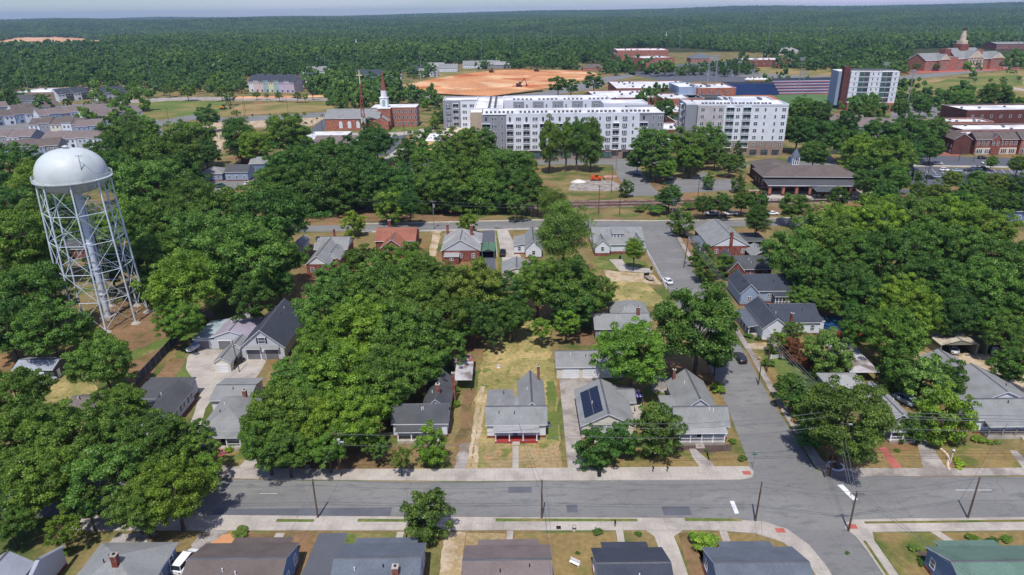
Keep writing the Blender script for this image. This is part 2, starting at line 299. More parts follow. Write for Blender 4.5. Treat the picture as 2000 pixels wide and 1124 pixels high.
patch('pavement', [(-60, 252.3), (10, 255.3), (56, 252.4), (140, 256), (140, 257.2), (56, 253.8), (10, 256.8), (-60, 254)], CONC, .14, th=.14)
# ---- lots north of the street
patch('lawn', [(913, 920), (930, 760), (950, 660), (985, 622), (1040, 622), (1075, 660), (1085, 760), (1098, 918)], LAWN, .012, .5, px=True)
patch('lawn', [(945, 918), (950, 868), (1090, 866), (1098, 918)], GRASSY, .018, .25, 1, px=True)
patch('grass_strip', [(1070, 860), (1066, 745), (1082, 745), (1092, 860)], GRASSG, .02, .4, 1, px=True)
for k, ps in enumerate((((908, 920), (918, 870), (928, 800), (940, 755), (946, 755), (936, 800), (925, 870), (919, 920)), ((919, 920), (927, 872), (936, 815), (947, 770), (952, 772), (944, 815), (935, 872), (931, 920)))):
    patch('wheel_track', list(ps), GRAVT, .024, .18, 1, px=True, seed=k)
patch('driveway', [(888, 919), (897, 868), (920, 868), (918, 919)], GRAVEL, .02, .3, 1, px=True)
patch('dirt_drive', [(884, 905), (893, 850), (905, 760), (926, 760), (914, 850), (905, 915)], DIRT, .016, .5, px=True)
patch('path', [(1001, 921), (1001, 872), (1013, 872), (1013, 921)], CONC, .03, px=True)
patch('driveway', [(1092, 738), (1175, 738), (1150, 770), (1128, 790), (1138, 860), (1150, 922), (1110, 922), (1103, 850)], CONCD, .03, px=True)
patch('dirt_yard', [(560, 920), (575, 880), (650, 870), (770, 875), (880, 880), (890, 918)], DIRT, .014, .6, px=True)
patch('lawn', [(785, 918), (780, 892), (876, 888), (884, 918)], GRASS, .02, .5, px=True)
patch('lawn', [(1150, 920), (1150, 880), (1300, 872), (1380, 885), (1392, 922)], M('lawn_brown_green', S(146, 126, 84, .78), .95, .13, 1.2, col2=S(108, 116, 62, .75), s2=.12, r2=(.5, .66), spec=.1), .014, .3, px=True)
patch('lawn', [(1395, 922), (1378, 885), (1400, 830), (1425, 830), (1470, 922)], MATS['lawn_brown_green'], .014, .3, px=True)
patch('path', [(1372, 920), (1352, 893), (1346, 877), (1358, 877), (1372, 890), (1392, 905), (1402, 922), (1388, 924)], CONCD, .034, px=True)
patch('flower_bed', [(1320, 880), (1320, 870), (1430, 868), (1428, 882), (1380, 886), (1345, 879)], MULCH, .02, .2, 1, px=True)
patch('patio', [(1278, 735), (1342, 738), (1350, 762), (1300, 768), (1272, 764)], CONCD, .03, .2, px=True)
patch('dirt_yard', [(1160, 720), (1290, 700), (1400, 725), (1440, 700), (1400, 760), (1260, 740)], DIRT, .014, .5, px=True)
patch('patio', [(1222, 760), (1252, 762), (1256, 822), (1240, 826)], CONC, .03, px=True)
patch('dirt_yard', [(1110, 665), (1130, 640), (1165, 640), (1165, 672), (1130, 676)], DIRT, .014, .4, px=True)
patch('lawn', [(1170, 545), (1260, 552), (1295, 585), (1280, 600), (1200, 598)], LAWN, .014, .6, px=True)
patch('dirt_yard', [(1180, 528), (1275, 536), (1292, 556), (1185, 548)], GRAVT, .018, .5, px=True)
patch('lawn', [(1160, 508), (1200, 510), (1208, 526), (1165, 528)], GRASSG, .02, .4, px=True)
patch('path', [(1190, 507), (1215, 507), (1225, 521), (1275, 526), (1274, 534), (1210, 530)], CONC, .03, .1, px=True)
patch('lawn', [(1217, 508), (1262, 512), (1268, 523), (1228, 522)], GRASSG, .026, .2, px=True)
patch('dirt_yard', [(1310, 440), (1350, 450), (1355, 475), (1372, 515), (1345, 500), (1322, 470)], DIRT, .014, .6, px=True)
# left properties
patch('driveway', [(368, 840), (392, 770), (378, 742), (362, 720), (366, 698), (380, 682), (480, 684), (520, 706), (500, 740), (470, 740), (440, 742), (400, 800), (388, 842)], CONC, .03, .15, 3, px=True)
patch('lawn', [(330, 745), (345, 690), (384, 640), (410, 626), (420, 640), (380, 684), (362, 712), (372, 744)], GRASSG, .014, .4, px=True)
patch('dirt_plot', [(303, 740), (335, 700), (365, 701), (337, 742)], DIRT, .02, .15, px=True)
patch('tower_yard', [(140, 650), (190, 610), (250, 585), (320, 605), (345, 660), (300, 730), (260, 760), (200, 700)], DIRT, .014, .8, px=True)
patch('grass_strip', [(250, 690), (335, 655), (345, 668), (262, 702)], GRASSG, .02, .6, px=True)
patch('lawn', [(80, 790), (110, 745), (150, 715), (190, 765), (215, 790), (170, 830), (90, 820)], LAWN, .014, .6, px=True)
patch('lawn', [(408, 924), (414, 893), (488, 888), (470, 915), (450, 928)], GRASSG, .014, .2, px=True)
patch('path', [(402, 918), (424, 893), (430, 880), (440, 880), (436, 895), (412, 918)], BRICKPATH, .03, px=True)
patch('driveway', [(452, 930), (490, 885), (505, 840), (530, 840), (535, 890), (528, 936)], CONC, .028, .2, px=True)
patch('lawn', [(605, 925), (545, 925), (560, 895), (600, 905)], DIRT, .012, .3, px=True)
patch('path', [(592, 924), (598, 908), (606, 908), (604, 924)], CONC, .03, px=True)
# right properties
RG = MATS['lawn_brown_green']
patch('lawn', [(1455, 690), (1495, 690), (1600, 900), (1840, 870), (1990, 880), (1995, 918), (1620, 922), (1590, 890), (1500, 740)], RG, .012, .4, px=True)
patch('path', [(1717, 876), (1729, 873), (1767, 921), (1748, 923)], BRICKPATH, .03, px=True)
patch('driveway', [(1788, 850), (1815, 850), (1830, 885), (1852, 925), (1806, 925), (1796, 890)], CONCD, .03, .15, px=True)
patch('flower_bed', [(1835, 875), (1850, 880), (1880, 918), (1862, 918)], DIRT, .028, .2, 1, px=True)
patch('path', [(1972, 880), (1985, 880), (2010, 905), (2010, 915), (1998, 915)], CONCD, .03, px=True)
patch('garden', [(1480, 690), (1600, 700), (1640, 760), (1560, 760)], GRASSG, .016, .5, px=True)
patch('dirt_drive', [(1453, 672), (1520, 668), (1520, 682), (1458, 684)], GRAVT, .02, .3, px=True)
patch('yard', [(1735, 770), (1750, 700), (1830, 690), (1850, 730), (1800, 780)], DIRT, .014, .6, px=True)
patch('driveway', [(1840, 690), (2000, 690), (2010, 770), (1960, 770), (1900, 715), (1860, 710)], GRAVT, .02, .5, px=True)
patch('sand_ring', [(1784, 694), (1800, 686), (1822, 694), (1828, 704), (1806, 708), (1788, 702)], GRAVT, .03, .25, 1, px=True)
# south row yards
for k, (x0, x1, m) in enumerate(((-43, -31.5, DIRT), (-26, -16.5, GRASSG), (-16.8, -11.2, GRASS), (-7.5, -1.4, GRASSY), (0, 15.6, RG), (17.1, 21.3, GRASS), (25.2, 28, DIRT), (27.5, 41, RG), (54.9, 95, RG))):
    patch('lawn', rect(x0, x1, 66, 84 - x0 * .014), m, .014, .12, 2, seed=k)
patch('clay_yard', [(-48.6, 79), (-43.5, 79), (-43, 84.6), (-45.5, 84.6)], DIRTO, .02, .3, 1)
patch('driveway', [(-66, 66), (-59, 66), (-56, 84.6), (-62, 85)], GRAVEL, .016, .3, 1); patch('driveway', [(-48.8, 62), (-45.9, 62), (-45.9, 80), (-45, 85.6), (-49.4, 85.6)], GRAVEL, .019, .3, 1)
patch('driveway', [(-31.6, 60), (-26.6, 60), (-26, 84.5), (-30.5, 84.5)], ASPHD, .02); patch('driveway', [(-11, 60), (-7.8, 60), (-7.7, 84.4), (-10.9, 84.4)], GRAVT, .02, .15, 1)
patch('driveway', [(22, 60), (25, 60), (24.7, 80), (24.5, 83), (26.4, 84.4), (20.3, 84.5), (21.5, 83), (21.7, 80)], CONC, .04)
for x0, x1 in ((-37.2, -35.8), (-18.3, -17.2), (-1.2, -.2), (15.8, 16.9), (31.8, 33)):
    patch('path', [(x0 - .4, 76), (x1 - .4, 76), (x1, 84.6), (x0, 84.6)], CONC, .04)
patch('path', [(66.4, 79), (67.9, 79), (65.6, 83.6), (64.1, 83.6)], CONC, .04)
patch('flower_bed', [(59.5, 68), (60.2, 73), (59, 77), (60, 79.4), (62.5, 79.4), (63, 68)], MULCH, .03, .15, 1)
# houses mid block yards
patch('driveway', [(966, 445), (990, 447), (1018, 503), (980, 512), (970, 500)], CONC, .03, px=True); patch('driveway', [(940, 449), (966, 449), (968, 530), (944, 530), (942, 480)], ASPHD, .03, px=True)
patch('grass_strip', [(967, 450), (970, 450), (985, 530), (975, 530)], GRASSG, .036, px=True)
patch('dirt_drive', [(845, 450), (862, 450), (850, 500), (835, 510), (840, 480)], GRAVT, .02, .4, px=True)
patch('yard', [(560, 600), (590, 520), (600, 480), (640, 470), (620, 560), (590, 620)], DIRT, .014, .6, px=True)
# ---- railway strip and beyond
patch('verge', [(-90, 256), (90, 258), (170, 260), (300, 262), (300, 274), (-90, 270)], DIRT, .008, .8, 6)
patch('verge', [(-20, 258), (60, 258), (60, 272), (-20, 272)], GRASS, .014, .8, 4)
patch('railway_bed', [(-200, 272), (24, 273), (120, 276.5), (320, 284), (320, 298), (225, 294), (120, 287), (24, 285), (-200, 283)], BALLAST, .02, .3, 6)
patch('verge', [(1050, 385), (1050, 345), (1195, 318), (1215, 378)], GRASS, .014, .8, 4, px=True)
patch('gravel_lot', [(1110, 372), (1118, 352), (1190, 352), (1212, 360), (1220, 372), (1160, 374)], GRAVEL, .022, .3, px=True)
patch('road', [(1050, 312), (1200, 306), (1345, 314), (1345, 322), (1240, 320), (1290, 382), (1228, 384), (1195, 322), (1050, 322)], ASPH, .03, px=True)
patch('grass_plot', [(1262, 345), (1300, 325), (1340, 322), (1365, 342), (1345, 350), (1300, 345)], GRASS, .036, .4, px=True)
patch('dirt_plot', [(1265, 355), (1295, 345), (1310, 368), (1280, 372)], DIRT, .036, .4, px=True)
patch('parking_lot', [(1295, 348), (1352, 350), (1375, 332), (1440, 350), (1450, 372), (1300, 378)], ASPH, .032, px=True)
patch('grass_plot', [(1372, 332), (1400, 325), (1435, 345), (1435, 350), (1390, 350)], GRASS, .04, .3, px=True)
patch('platform', [(1462, 372), (1740, 372), (1740, 388), (1478, 395)], CONC, .2, px=True, th=.2)
patch('road', [(1545, 306), (1620, 302), (1640, 330), (1720, 345), (1720, 372), (1600, 360), (1540, 345)], ASPH, .03, px=True)
patch('parking_lot', [(1700, 322), (2010, 334), (2010, 372), (1700, 356)], ASPHD, .03, px=True)
patch('road', [(1700, 300), (1860, 306), (2010, 310), (2010, 326), (1700, 322)], ASPHD, .034, px=True)
patch('pavement', [(1700, 322), (1780, 322), (1870, 324), (2010, 326), (2010, 329), (1870, 327), (1700, 325)], CONC, .14, px=True, th=.1)
patch('road', [(1700, 368), (2010, 378), (2010, 385), (1700, 374)], ASPHD, .03, px=True)
for i in range(17):
    a = G(1745 + i * 15, 331, 0); b = G(1753 + i * 15, 339, 0)
    patch('parking_line', [a, (a[0] + .18, a[1]), (b[0] + .18, b[1]), b], PAINT, .04)
patch('plaza', [(1690, 286), (1850, 290), (1880, 306), (1690, 302)], M('brick_paving', S(150, 100, 88, .8), .9, .1, 1), .03, px=True)
# main avenue going up to the church and left network
patch('road', [(765, 335), (870, 246), (895, 246), (855, 335), (850, 360), (740, 360)], ASPH, .04, px=True)
patch('pavement', [(738, 318), (858, 236), (864, 236), (752, 322)], CONC, .12, px=True, th=.1)
patch('road', [(600, 262), (760, 258), (848, 250), (848, 256), (760, 268), (600, 270)], CONC, .036, px=True)
patch('parking_lot', [(600, 268), (800, 260), (760, 305), (600, 305)], ASPHD, .03, px=True)
patch('lawn', [(720, 262), (760, 246), (830, 244), (815, 256)], GRASSG, .05, .5, px=True)
patch('road', [(740, 345), (350, 345), (330, 360), (430, 360), (350, 400), (380, 404), (470, 362), (740, 360)], ASPH, .03, px=True)
patch('road', [(596, 263), (640, 225), (650, 232), (622, 268)], ASPHD, .035, px=True)
patch('field', [(240, 205), (340, 196), (440, 196), (450, 214), (330, 232), (285, 232)], M('grass_meadow', S(104, 122, 62, .8), .95, .1, .5, col2=S(136, 128, 78, .8), s2=.03, spec=.1), .03, 2, 15, px=True)
patch('field', [(428, 222), (480, 204), (640, 198), (655, 216), (540, 222), (430, 228)], M('grass_dry_field', S(150, 136, 88, .8), .95, .08, .4, col2=S(122, 120, 70, .8), s2=.02, col3=S(172, 140, 104, .8), s3=.012, spec=.1), .03, 2, 15, px=True)
patch('road', [(210, 198), (340, 190), (500, 190), (640, 192), (640, 197), (500, 197), (340, 197), (230, 204)], CONCD, .04, px=True)
patch('road', [(290, 240), (380, 224), (440, 230), (650, 219), (650, 228), (440, 240), (380, 234), (300, 250)], ASPH, .045, px=True)
patch('lot', [(380, 240), (640, 228), (600, 250), (470, 250), (430, 300), (395, 300)], GRAVT, .03, 2, 12, px=True)
patch('red_track', [(455, 189), (640, 186), (640, 190), (455, 193)], DIRTO, .05, 1.5, 15, px=True)
# the orange clay building site and other open ground
patch('clay_site', [(790, 168), (860, 152), (930, 141), (1000, 136), (1140, 139), (1175, 146), (1120, 162), (1050, 175), (960, 188), (850, 184), (800, 178)], M('clay_site', S(204, 146, 102, .85), .95, .13, .35, col2=S(222, 182, 140, .85), s2=.012, r2=(.46, .6), col3=S(190, 112, 70, .85), s3=.02, r3=(.5, .62), spec=.1), .06, 2, 15, px=True)
patch('road', [(800, 182), (850, 188), (960, 192), (1060, 180), (1185, 150), (1240, 142), (1240, 150), (1190, 160), (1170, 172), (1060, 190), (960, 198), (850, 194), (780, 190)], ASPH, .05, px=True)
patch('field', [(770, 170), (850, 152), (850, 144), (930, 138), (930, 141), (860, 152), (790, 170)], MATS['grass_dry_field'], .05, 2, 15, px=True)
patch('field', [(1480, 125), (1700, 140), (1750, 160), (1700, 185), (1560, 165), (1470, 150)], MATS['grass_dry_field'], .05, 2, 15, px=True)
patch('road', [(1440, 140), (1560, 148), (1750, 150), (1990, 128), (1990, 133), (1760, 158), (1560, 156), (1440, 150)], ASPH, .08, px=True)
patch('field', [(1745, 160), (1850, 146), (2010, 138), (2010, 200), (1900, 182), (1800, 182), (1745, 185)], MATS['grass_dry_field'], .06, 2, 15, px=True)
patch('field', [(1780, 172), (1860, 152), (1990, 146), (2000, 168), (1860, 176)], MATS['grass_meadow'], .09, 3, 15, px=True)
patch('path', [(1960, 168), (2010, 176), (2010, 180), (1955, 172)], CONC, .12, px=True)
patch('parking_lot', [(1230, 130), (1440, 120), (1480, 140), (1460, 160), (1300, 160), (1230, 146)], ASPHD, .05, px=True)
patch('outfield', [(1480, 186), (1540, 180), (1640, 188), (1640, 215), (1560, 215), (1490, 205)], M('ballfield_grass', S(88, 118, 72, .8), .95, .05, .3), .08, px=True)
patch('infield', [(1450, 182), (1500, 183), (1540, 205), (1540, 215), (1450, 210)], M('infield_clay', S(178, 112, 84, .85), .95, .05, .3), .1, px=True)
patch('parking_lot', [(1740, 200), (1860, 205), (1990, 215), (1990, 232), (1850, 232), (1740, 235)], ASPH, .05, px=True)
patch('forecourt', [(1760, 140), (1990, 132), (1990, 136), (1760, 145)], REDPAD, .1, px=True)
patch('townhouse_yard', [(0, 215), (200, 200), (310, 235), (330, 290), (0, 300)], ASPH, .02, px=True)
# ---------------------------------------------------------------- trees
def leafmat(name, dark, light, transl=.18):
    m = bpy.data.materials.new(name); m.use_nodes = True; n = m.node_tree; L = n.links; n.nodes.clear()
    out = n.nodes.new('ShaderNodeOutputMaterial'); d = n.nodes.new('ShaderNodeBsdfDiffuse'); t = n.nodes.new('ShaderNodeBsdfTranslucent'); mix = n.nodes.new('ShaderNodeMixShader'); mix.inputs[0].default_value = transl
    g = n.nodes.new('ShaderNodeBsdfGlossy'); g.inputs['Roughness'].default_value = .5; g.inputs['Color'].default_value = (.75, .8, .7, 1); m2 = n.nodes.new('ShaderNodeMixShader'); m2.inputs[0].default_value = .035
    at = n.nodes.new('ShaderNodeAttribute'); at.attribute_name = 'tint'; oi = n.nodes.new('ShaderNodeObjectInfo')
    x = n.nodes.new('ShaderNodeMix'); x.data_type = 'RGBA'; x.inputs['A'].default_value = (*dark, 1); x.inputs['B'].default_value = (*light, 1)
    y = n.nodes.new('ShaderNodeMix'); y.data_type = 'RGBA'; y.blend_type = 'MULTIPLY'; y.inputs['Factor'].default_value = 1
    L.new(at.outputs['Fac'], x.inputs['Factor']); L.new(x.outputs['Result'], y.inputs['A']); L.new(oi.outputs['Color'], y.inputs['B'])
    L.new(y.outputs['Result'], d.inputs['Color']); L.new(y.outputs['Result'], t.inputs['Color'])
    L.new(d.outputs[0], mix.inputs[1]); L.new(t.outputs[0], mix.inputs[2]); L.new(mix.outputs[0], m2.inputs[1]); L.new(g.outputs[0], m2.inputs[2]); L.new(m2.outputs[0], out.inputs['Surface'])
    return m
LEAF = leafmat('foliage', (.042, .104, .017), (.18, .325, .044), .32)
BARK = M('bark', S(110, 98, 88, .6), .95, .25, 3, stretch=(1, 1, .3))
def cards(cen, nor, size, tint, aspect=.62, jit=.55):
    """numpy leaf clumps: a bent five-sided card at every centre"""
    n = len(cen); rs = np.random.RandomState(len(cen) % 9973)
    nor = nor + rs.normal(0, jit, nor.shape); nor /= np.linalg.norm(nor, axis=1)[:, None] + 1e-9
    ref = rs.normal(0, 1, nor.shape); a = np.cross(nor, ref); a /= np.linalg.norm(a, axis=1)[:, None] + 1e-9; b = np.cross(nor, a)
    ln = size[:, None]; wd = size[:, None] * aspect
    p0 = cen - a * ln * .55; p1 = cen + b * wd * .55 + nor * ln * .1; p2 = cen + a * ln * .55 - nor * ln * .12; p3 = cen - b * wd * .55 + nor * ln * .06
    v = np.stack([p0, p1, p2, p3], 1).reshape(-1, 3)
    f = np.arange(n * 4).reshape(n, 4)
    return v, f, np.repeat(tint, 1)
def mesh_np(name, v, f, mat, tint=None):
    m = bpy.data.meshes.new(name); nf, k = f.shape
    m.vertices.add(len(v)); m.vertices.foreach_set('co', v.astype(np.float32).ravel())
    m.loops.add(nf * k); m.loops.foreach_set('vertex_index', f.astype(np.int32).ravel())
    m.polygons.add(nf); m.polygons.foreach_set('loop_start', np.arange(0, nf * k, k, dtype=np.int32)); m.polygons.foreach_set('loop_total', np.full(nf, k, dtype=np.int32))
    m.materials.append(mat); m.update(calc_edges=True)
    if tint is not None:
        a = m.attributes.new('tint', 'FLOAT', 'FACE'); a.data.foreach_set('value', tint.astype(np.float32))
    return m
def crown_mesh(name, seed, kind='broad', nleaf=15000, size=.055, nblob=70, mat=None, jit=.55):
    """unit crown: radius about 1 across, -0.8..0.9 high"""
    rs = np.random.RandomState(seed); mat = mat or LEAF
    C = []; Rr = []
    ph = rs.uniform(0, 6.28, 4)
    while len(C) < nblob:
        d = rs.normal(0, 1, 3); d /= np.linalg.norm(d)
        az = math.atan2(d[1], d[0]); lob = 1 + .16 * math.sin(3 * az + ph[0]) + .10 * math.sin(5 * az + ph[1] + 2 * d[2])
        if kind == 'broad':
            r = rs.uniform(.3, .86) ** .5 * lob; p = np.array([d[0] * r, d[1] * r, d[2] * r * .88])
            if p[2] < -.62: continue
            R_ = rs.uniform(.10, .21) * (1.05 - .25 * r)
        elif kind == 'tall':
            r = rs.uniform(.3, .8) ** .6 * lob; w = 1 - .25 * max(0, d[2]); p = np.array([d[0] * r * w, d[1] * r * w, d[2] * r * 1.25]); R_ = rs.uniform(.16, .27)
        elif kind == 'cone':
            z = rs.uniform(-1, 1.1); w = (1.15 - z) / 2.15; r = rs.uniform(.3, .85) ** .5 * (w * .95 + .05); p = np.array([math.cos(az) * r, math.sin(az) * r, z]); R_ = rs.uniform(.12, .2) * (.5 + w * .7)
        elif kind == 'shrub':
            r = rs.uniform(.3, .8) ** .5 * lob; p = np.array([d[0] * r, d[1] * r, abs(d[2]) * r * .8 - .1]); R_ = rs.uniform(.18, .32)
        elif kind == 'vase':
            r = rs.uniform(.25, .84) ** .5 * lob; w = 1 - .18 * max(0, -d[2]); p = np.array([d[0] * r * w, d[1] * r * w, d[2] * r * 1.0]); R_ = rs.uniform(.12, .22)
        C.append(p); Rr.append(R_)
    C = np.array(C); Rr = np.array(Rr)
    w = Rr ** 2; w /= w.sum(); idx = rs.choice(len(C), nleaf, p=w)
    d = rs.normal(0, 1, (nleaf, 3)); d[:, 2] = np.where(d[:, 2] < -.3, -d[:, 2], d[:, 2]); d /= np.linalg.norm(d, axis=1)[:, None]
    shell = 1 - np.abs(rs.normal(0, .22, nleaf)); 
    fr = 1 + .18 * np.sin(d[:, 0] * 9 + idx) * np.sin(d[:, 1] * 8 + idx * 2) 
    sc = np.array([1, 1, .78])
    cen = C[idx] + d * (Rr[idx] * shell * fr)[:, None] * sc
    # stray sprays outside the blobs break the outline
    k = rs.rand(nleaf) < .05; cen[k] += d[k] * rs.uniform(.0, .09, (k.sum(), 1))
    bt = rs.uniform(0, 1, len(C)); tint = np.clip(bt[idx] * .6 + rs.uniform(0, .45, nleaf), 0, 1)
    v, f, t = cards(cen, d, size * rs.uniform(.6, 1.35, nleaf), tint, jit=jit)
    return mesh_np(name, v, f, mat, t)
CR = {'broad': [crown_mesh('crown_broad', 11 + i, 'broad', 46000, .042, 230) for i in range(6)],
      'loose': [crown_mesh('crown_loose', 31 + i, 'broad', 15000, .055, 90) for i in range(3)],
      'tall': [crown_mesh('crown_tall', 51 + i, 'tall', 34000, .05, 190) for i in range(4)],
      'cone': [crown_mesh('crown_cone', 61 + i, 'cone', 14000, .07, 110) for i in range(2)],
      'pine': [crown_mesh('crown_pine', 65, 'tall', 42000, .038, 200)],
      'small': [crown_mesh('crown_small', 71 + i, 'vase', 14000, .065, 90) for i in range(4)],
      'far': [crown_mesh('crown_far', 91 + i, 'broad', 6000, .10, 70) for i in range(4)],
      'shrub': [crown_mesh('crown_shrub', 81 + i, 'shrub', 5000, .10, 36) for i in range(3)]}
def trunk_mesh(name, seed, n=6, spread=.55):
    r = random.Random(seed); mb = MB()
    def limb(p, q, a, b, k=7):
        m = ((p[0] + q[0]) / 2 + r.uniform(-.03, .03), (p[1] + q[1]) / 2 + r.uniform(-.03, .03), (p[2] + q[2]) / 2)
        mb.cyl(p, m, a, (a + b) / 2, k, BARK, False); mb.cyl(m, q, (a + b) / 2, b, k, BARK, False)
    mb.cyl((0, 0, -.02), (0, 0, .06), .075, .05, 8, BARK, False); limb((0, 0, .06), (.01, 0, .45), .05, .038)
    for i in range(n):
        a = 6.28 * i / n + r.uniform(-.3, .3); s = spread * r.uniform(.6, 1); z0 = r.uniform(.3, .45)
        q = (math.cos(a) * s * .5, math.sin(a) * s * .5, z0 + .25); limb((0, 0, z0), q, .024, .014, 5)
        for j in range(2):
            b = a + r.uniform(-.6, .6); limb(q, (math.cos(b) * s, math.sin(b) * s, r.uniform(.7, .9)), .012, .004, 4)
    limb((.01, 0, .45), (0, 0, .9), .036, .008)
    return mb.me(name)
TR = [trunk_mesh('trunk', 5 + i) for i in range(3)]
TINTS = {'g': (1, 1, 1), 'b': (1.35, 1.28, .9), 'd': (.66, .8, .85), 'y': (1.75, 1.45, 1.0), 'o': (1.2, 1.0, 1.1), 'p': (1.5, .32, 1.1), 's': (1.5, 1.3, 1.7), 'k': (.8, .84, 1.15), 'v': (2.6, 2.0, .8)}
TW = {'g': 'mid green', 'b': 'bright green', 'd': 'dark green', 'y': 'yellow-green', 'o': 'olive green', 'p': 'dark purple', 's': 'silvery green', 'k': 'bluish green', 'v': 'bright yellow'}
TREES = []       # (x, y, radius, px, py, tint, root)
_tr = random.Random(99)
def tree(cx, cy, w, kind='broad', tint='g', hr=None, by=None, name=None, trunk=True):
    """cx, cy: middle of the crown in the photograph; w: its width there"""
    if kind == 'small': w *= 1.18
    hr = hr or {'broad': 1.0, 'loose': .95, 'tall': 1.08, 'cone': 1.55, 'pine': 1.05, 'small': 1.12, 'shrub': .62, 'far': 1.0}[kind]
    # crown centre height as a share of the radius
    up = {'shrub': .45, 'far': 1.0, 'small': .98, 'tall': 1.75, 'cone': 1.35, 'pine': 1.6}.get(kind, 1.15)
    x, y = G(cx, cy, 6)
    for _ in range(6):
        k = PX((x, y, 6))[2]; r = w / 2 * k / FPX
        if by:
            yb = G(cx, by)[1]; zc = min((abs(PX((G(cx, cy, q)[0], yb, q))[1] - cy), q) for q in [z_ * .25 for z_ in range(4, 120)])[1]; x, y = G(cx, cy, zc)[0], yb; continue
        zc = r * up + (0 if kind in ('shrub', 'small') else 1.2); zc = min(zc, 15); x, y = G(cx, cy, zc)
    t = _tr.choice(CR[kind]); tc_ = TINTS[tint]; j = _tr.uniform(.82, 1.2); j2 = _tr.uniform(.9, 1.16)
    nm = name or {'shrub': 'shrub', 'cone': 'conifer_tree', 'pine': 'pine_tree', 'small': 'small_tree'}.get(kind, 'broadleaf_tree')
    root = empty(nm, (x, y, 0), None, {'shrub': 'shrub', 'cone': 'tree', 'pine': 'tree'}.get(kind, 'tree'))
    c = inst(t, 'crown' if kind != 'shrub' else 'foliage', root, (0, 0, zc), _tr.uniform(0, 6.28), (r, r * _tr.uniform(.92, 1.05), r * hr * (1.0 if kind in ('broad', 'loose', 'small') else .85)), (tc_[0] * j * j2, tc_[1] * j, tc_[2] * j / j2))
    if trunk and kind != 'shrub':
        H = zc + r * hr * .45
        inst(_tr.choice(TR), 'trunk', root, (0, 0, 0), _tr.uniform(0, 6), (max(r * 1.0, H * .45), max(r * 1.0, H * .45), H))
    TREES.append([x, y, r, cx, cy, tint, root, kind, w])
    return root
def many(s, kind='broad', tint='g'):
    for row in s: 
        a = list(row); k = kind; t = tint
        for q in a[3:]:
            if q in TINTS: t = q
            elif q in CR: k = q
        if 540 < a[0] < 1060 and 365 <= a[1] <= 425 and a[2] > 60: tree(a[0], a[1] - (10 if a[1] > 378 else 0), a[2], k, t, by=413)
        else: tree(a[0], a[1], a[2], k, t)
# bottom left street trees
many([(30, 770, 120), (55, 850, 150), (140, 850, 150), (235, 800, 110), (215, 860, 120), (310, 860, 130), (385, 880, 90, 'loose'), (380, 850, 70, 'loose'), (205, 935, 160, 'loose'), (95, 930, 150), (25, 930, 120), (340, 955, 150, 'b'), (275, 985, 120), (120, 1035, 75, 'b', 'loose'), (15, 1020, 90), (400, 915, 70, 'loose', 'b'), (170, 985, 90, 'loose'), (290, 920, 90, 'loose')])
many([(200, 708, 125), (163, 655, 70, 'b'), (95, 640, 130), (15, 640, 110, 'd'), (62, 575, 150, 'd'), (10, 560, 120), (45, 470, 150, 'b'), (20, 400, 90, 'd'), (75, 420, 90), (20, 330, 110, 'd'), (100, 500, 70), (135, 420, 100, 'd'), (190, 450, 90), (60, 350, 70, 'b', 'tall'), (250, 440, 110, 'b'), (215, 520, 90, 'd')])
many([(357, 555, 150, 'b'), (355, 630, 90, 'b'), (487, 590, 95, 'loose', 'd'), (290, 560, 60), (300, 500, 120), (395, 470, 140), (340, 430, 120), (520, 430, 160, 'd'), (470, 500, 170), (540, 500, 110, 'd'), (430, 420, 130), (290, 440, 110, 'd'), (430, 545, 110, 'd'), (545, 555, 70, 'd'), (548, 380, 100)])
many([(240, 265, 85), (275, 258, 70, 'b'), (255, 305, 110, 'd'), (300, 320, 120), (340, 300, 110), (290, 365, 130), (350, 350, 110, 'd'), (372, 275, 95), (225, 340, 90, 'd'), (400, 300, 60, 'd'), (370, 385, 80, 'tall'), (465, 268, 75, 'tall', 'd'), (497, 285, 70, 'b'), (560, 262, 95), (405, 228, 46, 'd'), (200, 300, 70, 'd'), (598, 300, 60, 'loose')])
many([(560, 335, 110), (635, 320, 110), (600, 370, 120), (545, 395, 90, 'tall', 'd'), (660, 370, 120), (700, 300, 80), (735, 275, 75, 'd'), (690, 335, 100), (745, 345, 100), (780, 365, 90), (640, 410, 110, 'tall', 'd'), (610, 400, 100, 'tall', 'd'), (715, 380, 100), (765, 407, 58, 'b', 'small'), (690, 438, 45, 'small', 'y'), (800, 395, 50, 'tall', 'd'), (580, 420, 70, 'tall', 'd')], tint='d')
many([(840, 320, 90), (900, 290, 90), (935, 280, 70, 'd'), (860, 355, 100), (920, 340, 110), (975, 330, 100), (1015, 330, 85), (830, 390, 90, 'tall'), (880, 385, 100), (940, 385, 100, 'tall'), (990, 380, 90, 'd'), (1030, 365, 60, 'd', 'tall'), (1050, 385, 60, 'loose'), (1010, 400, 50, 'loose')])
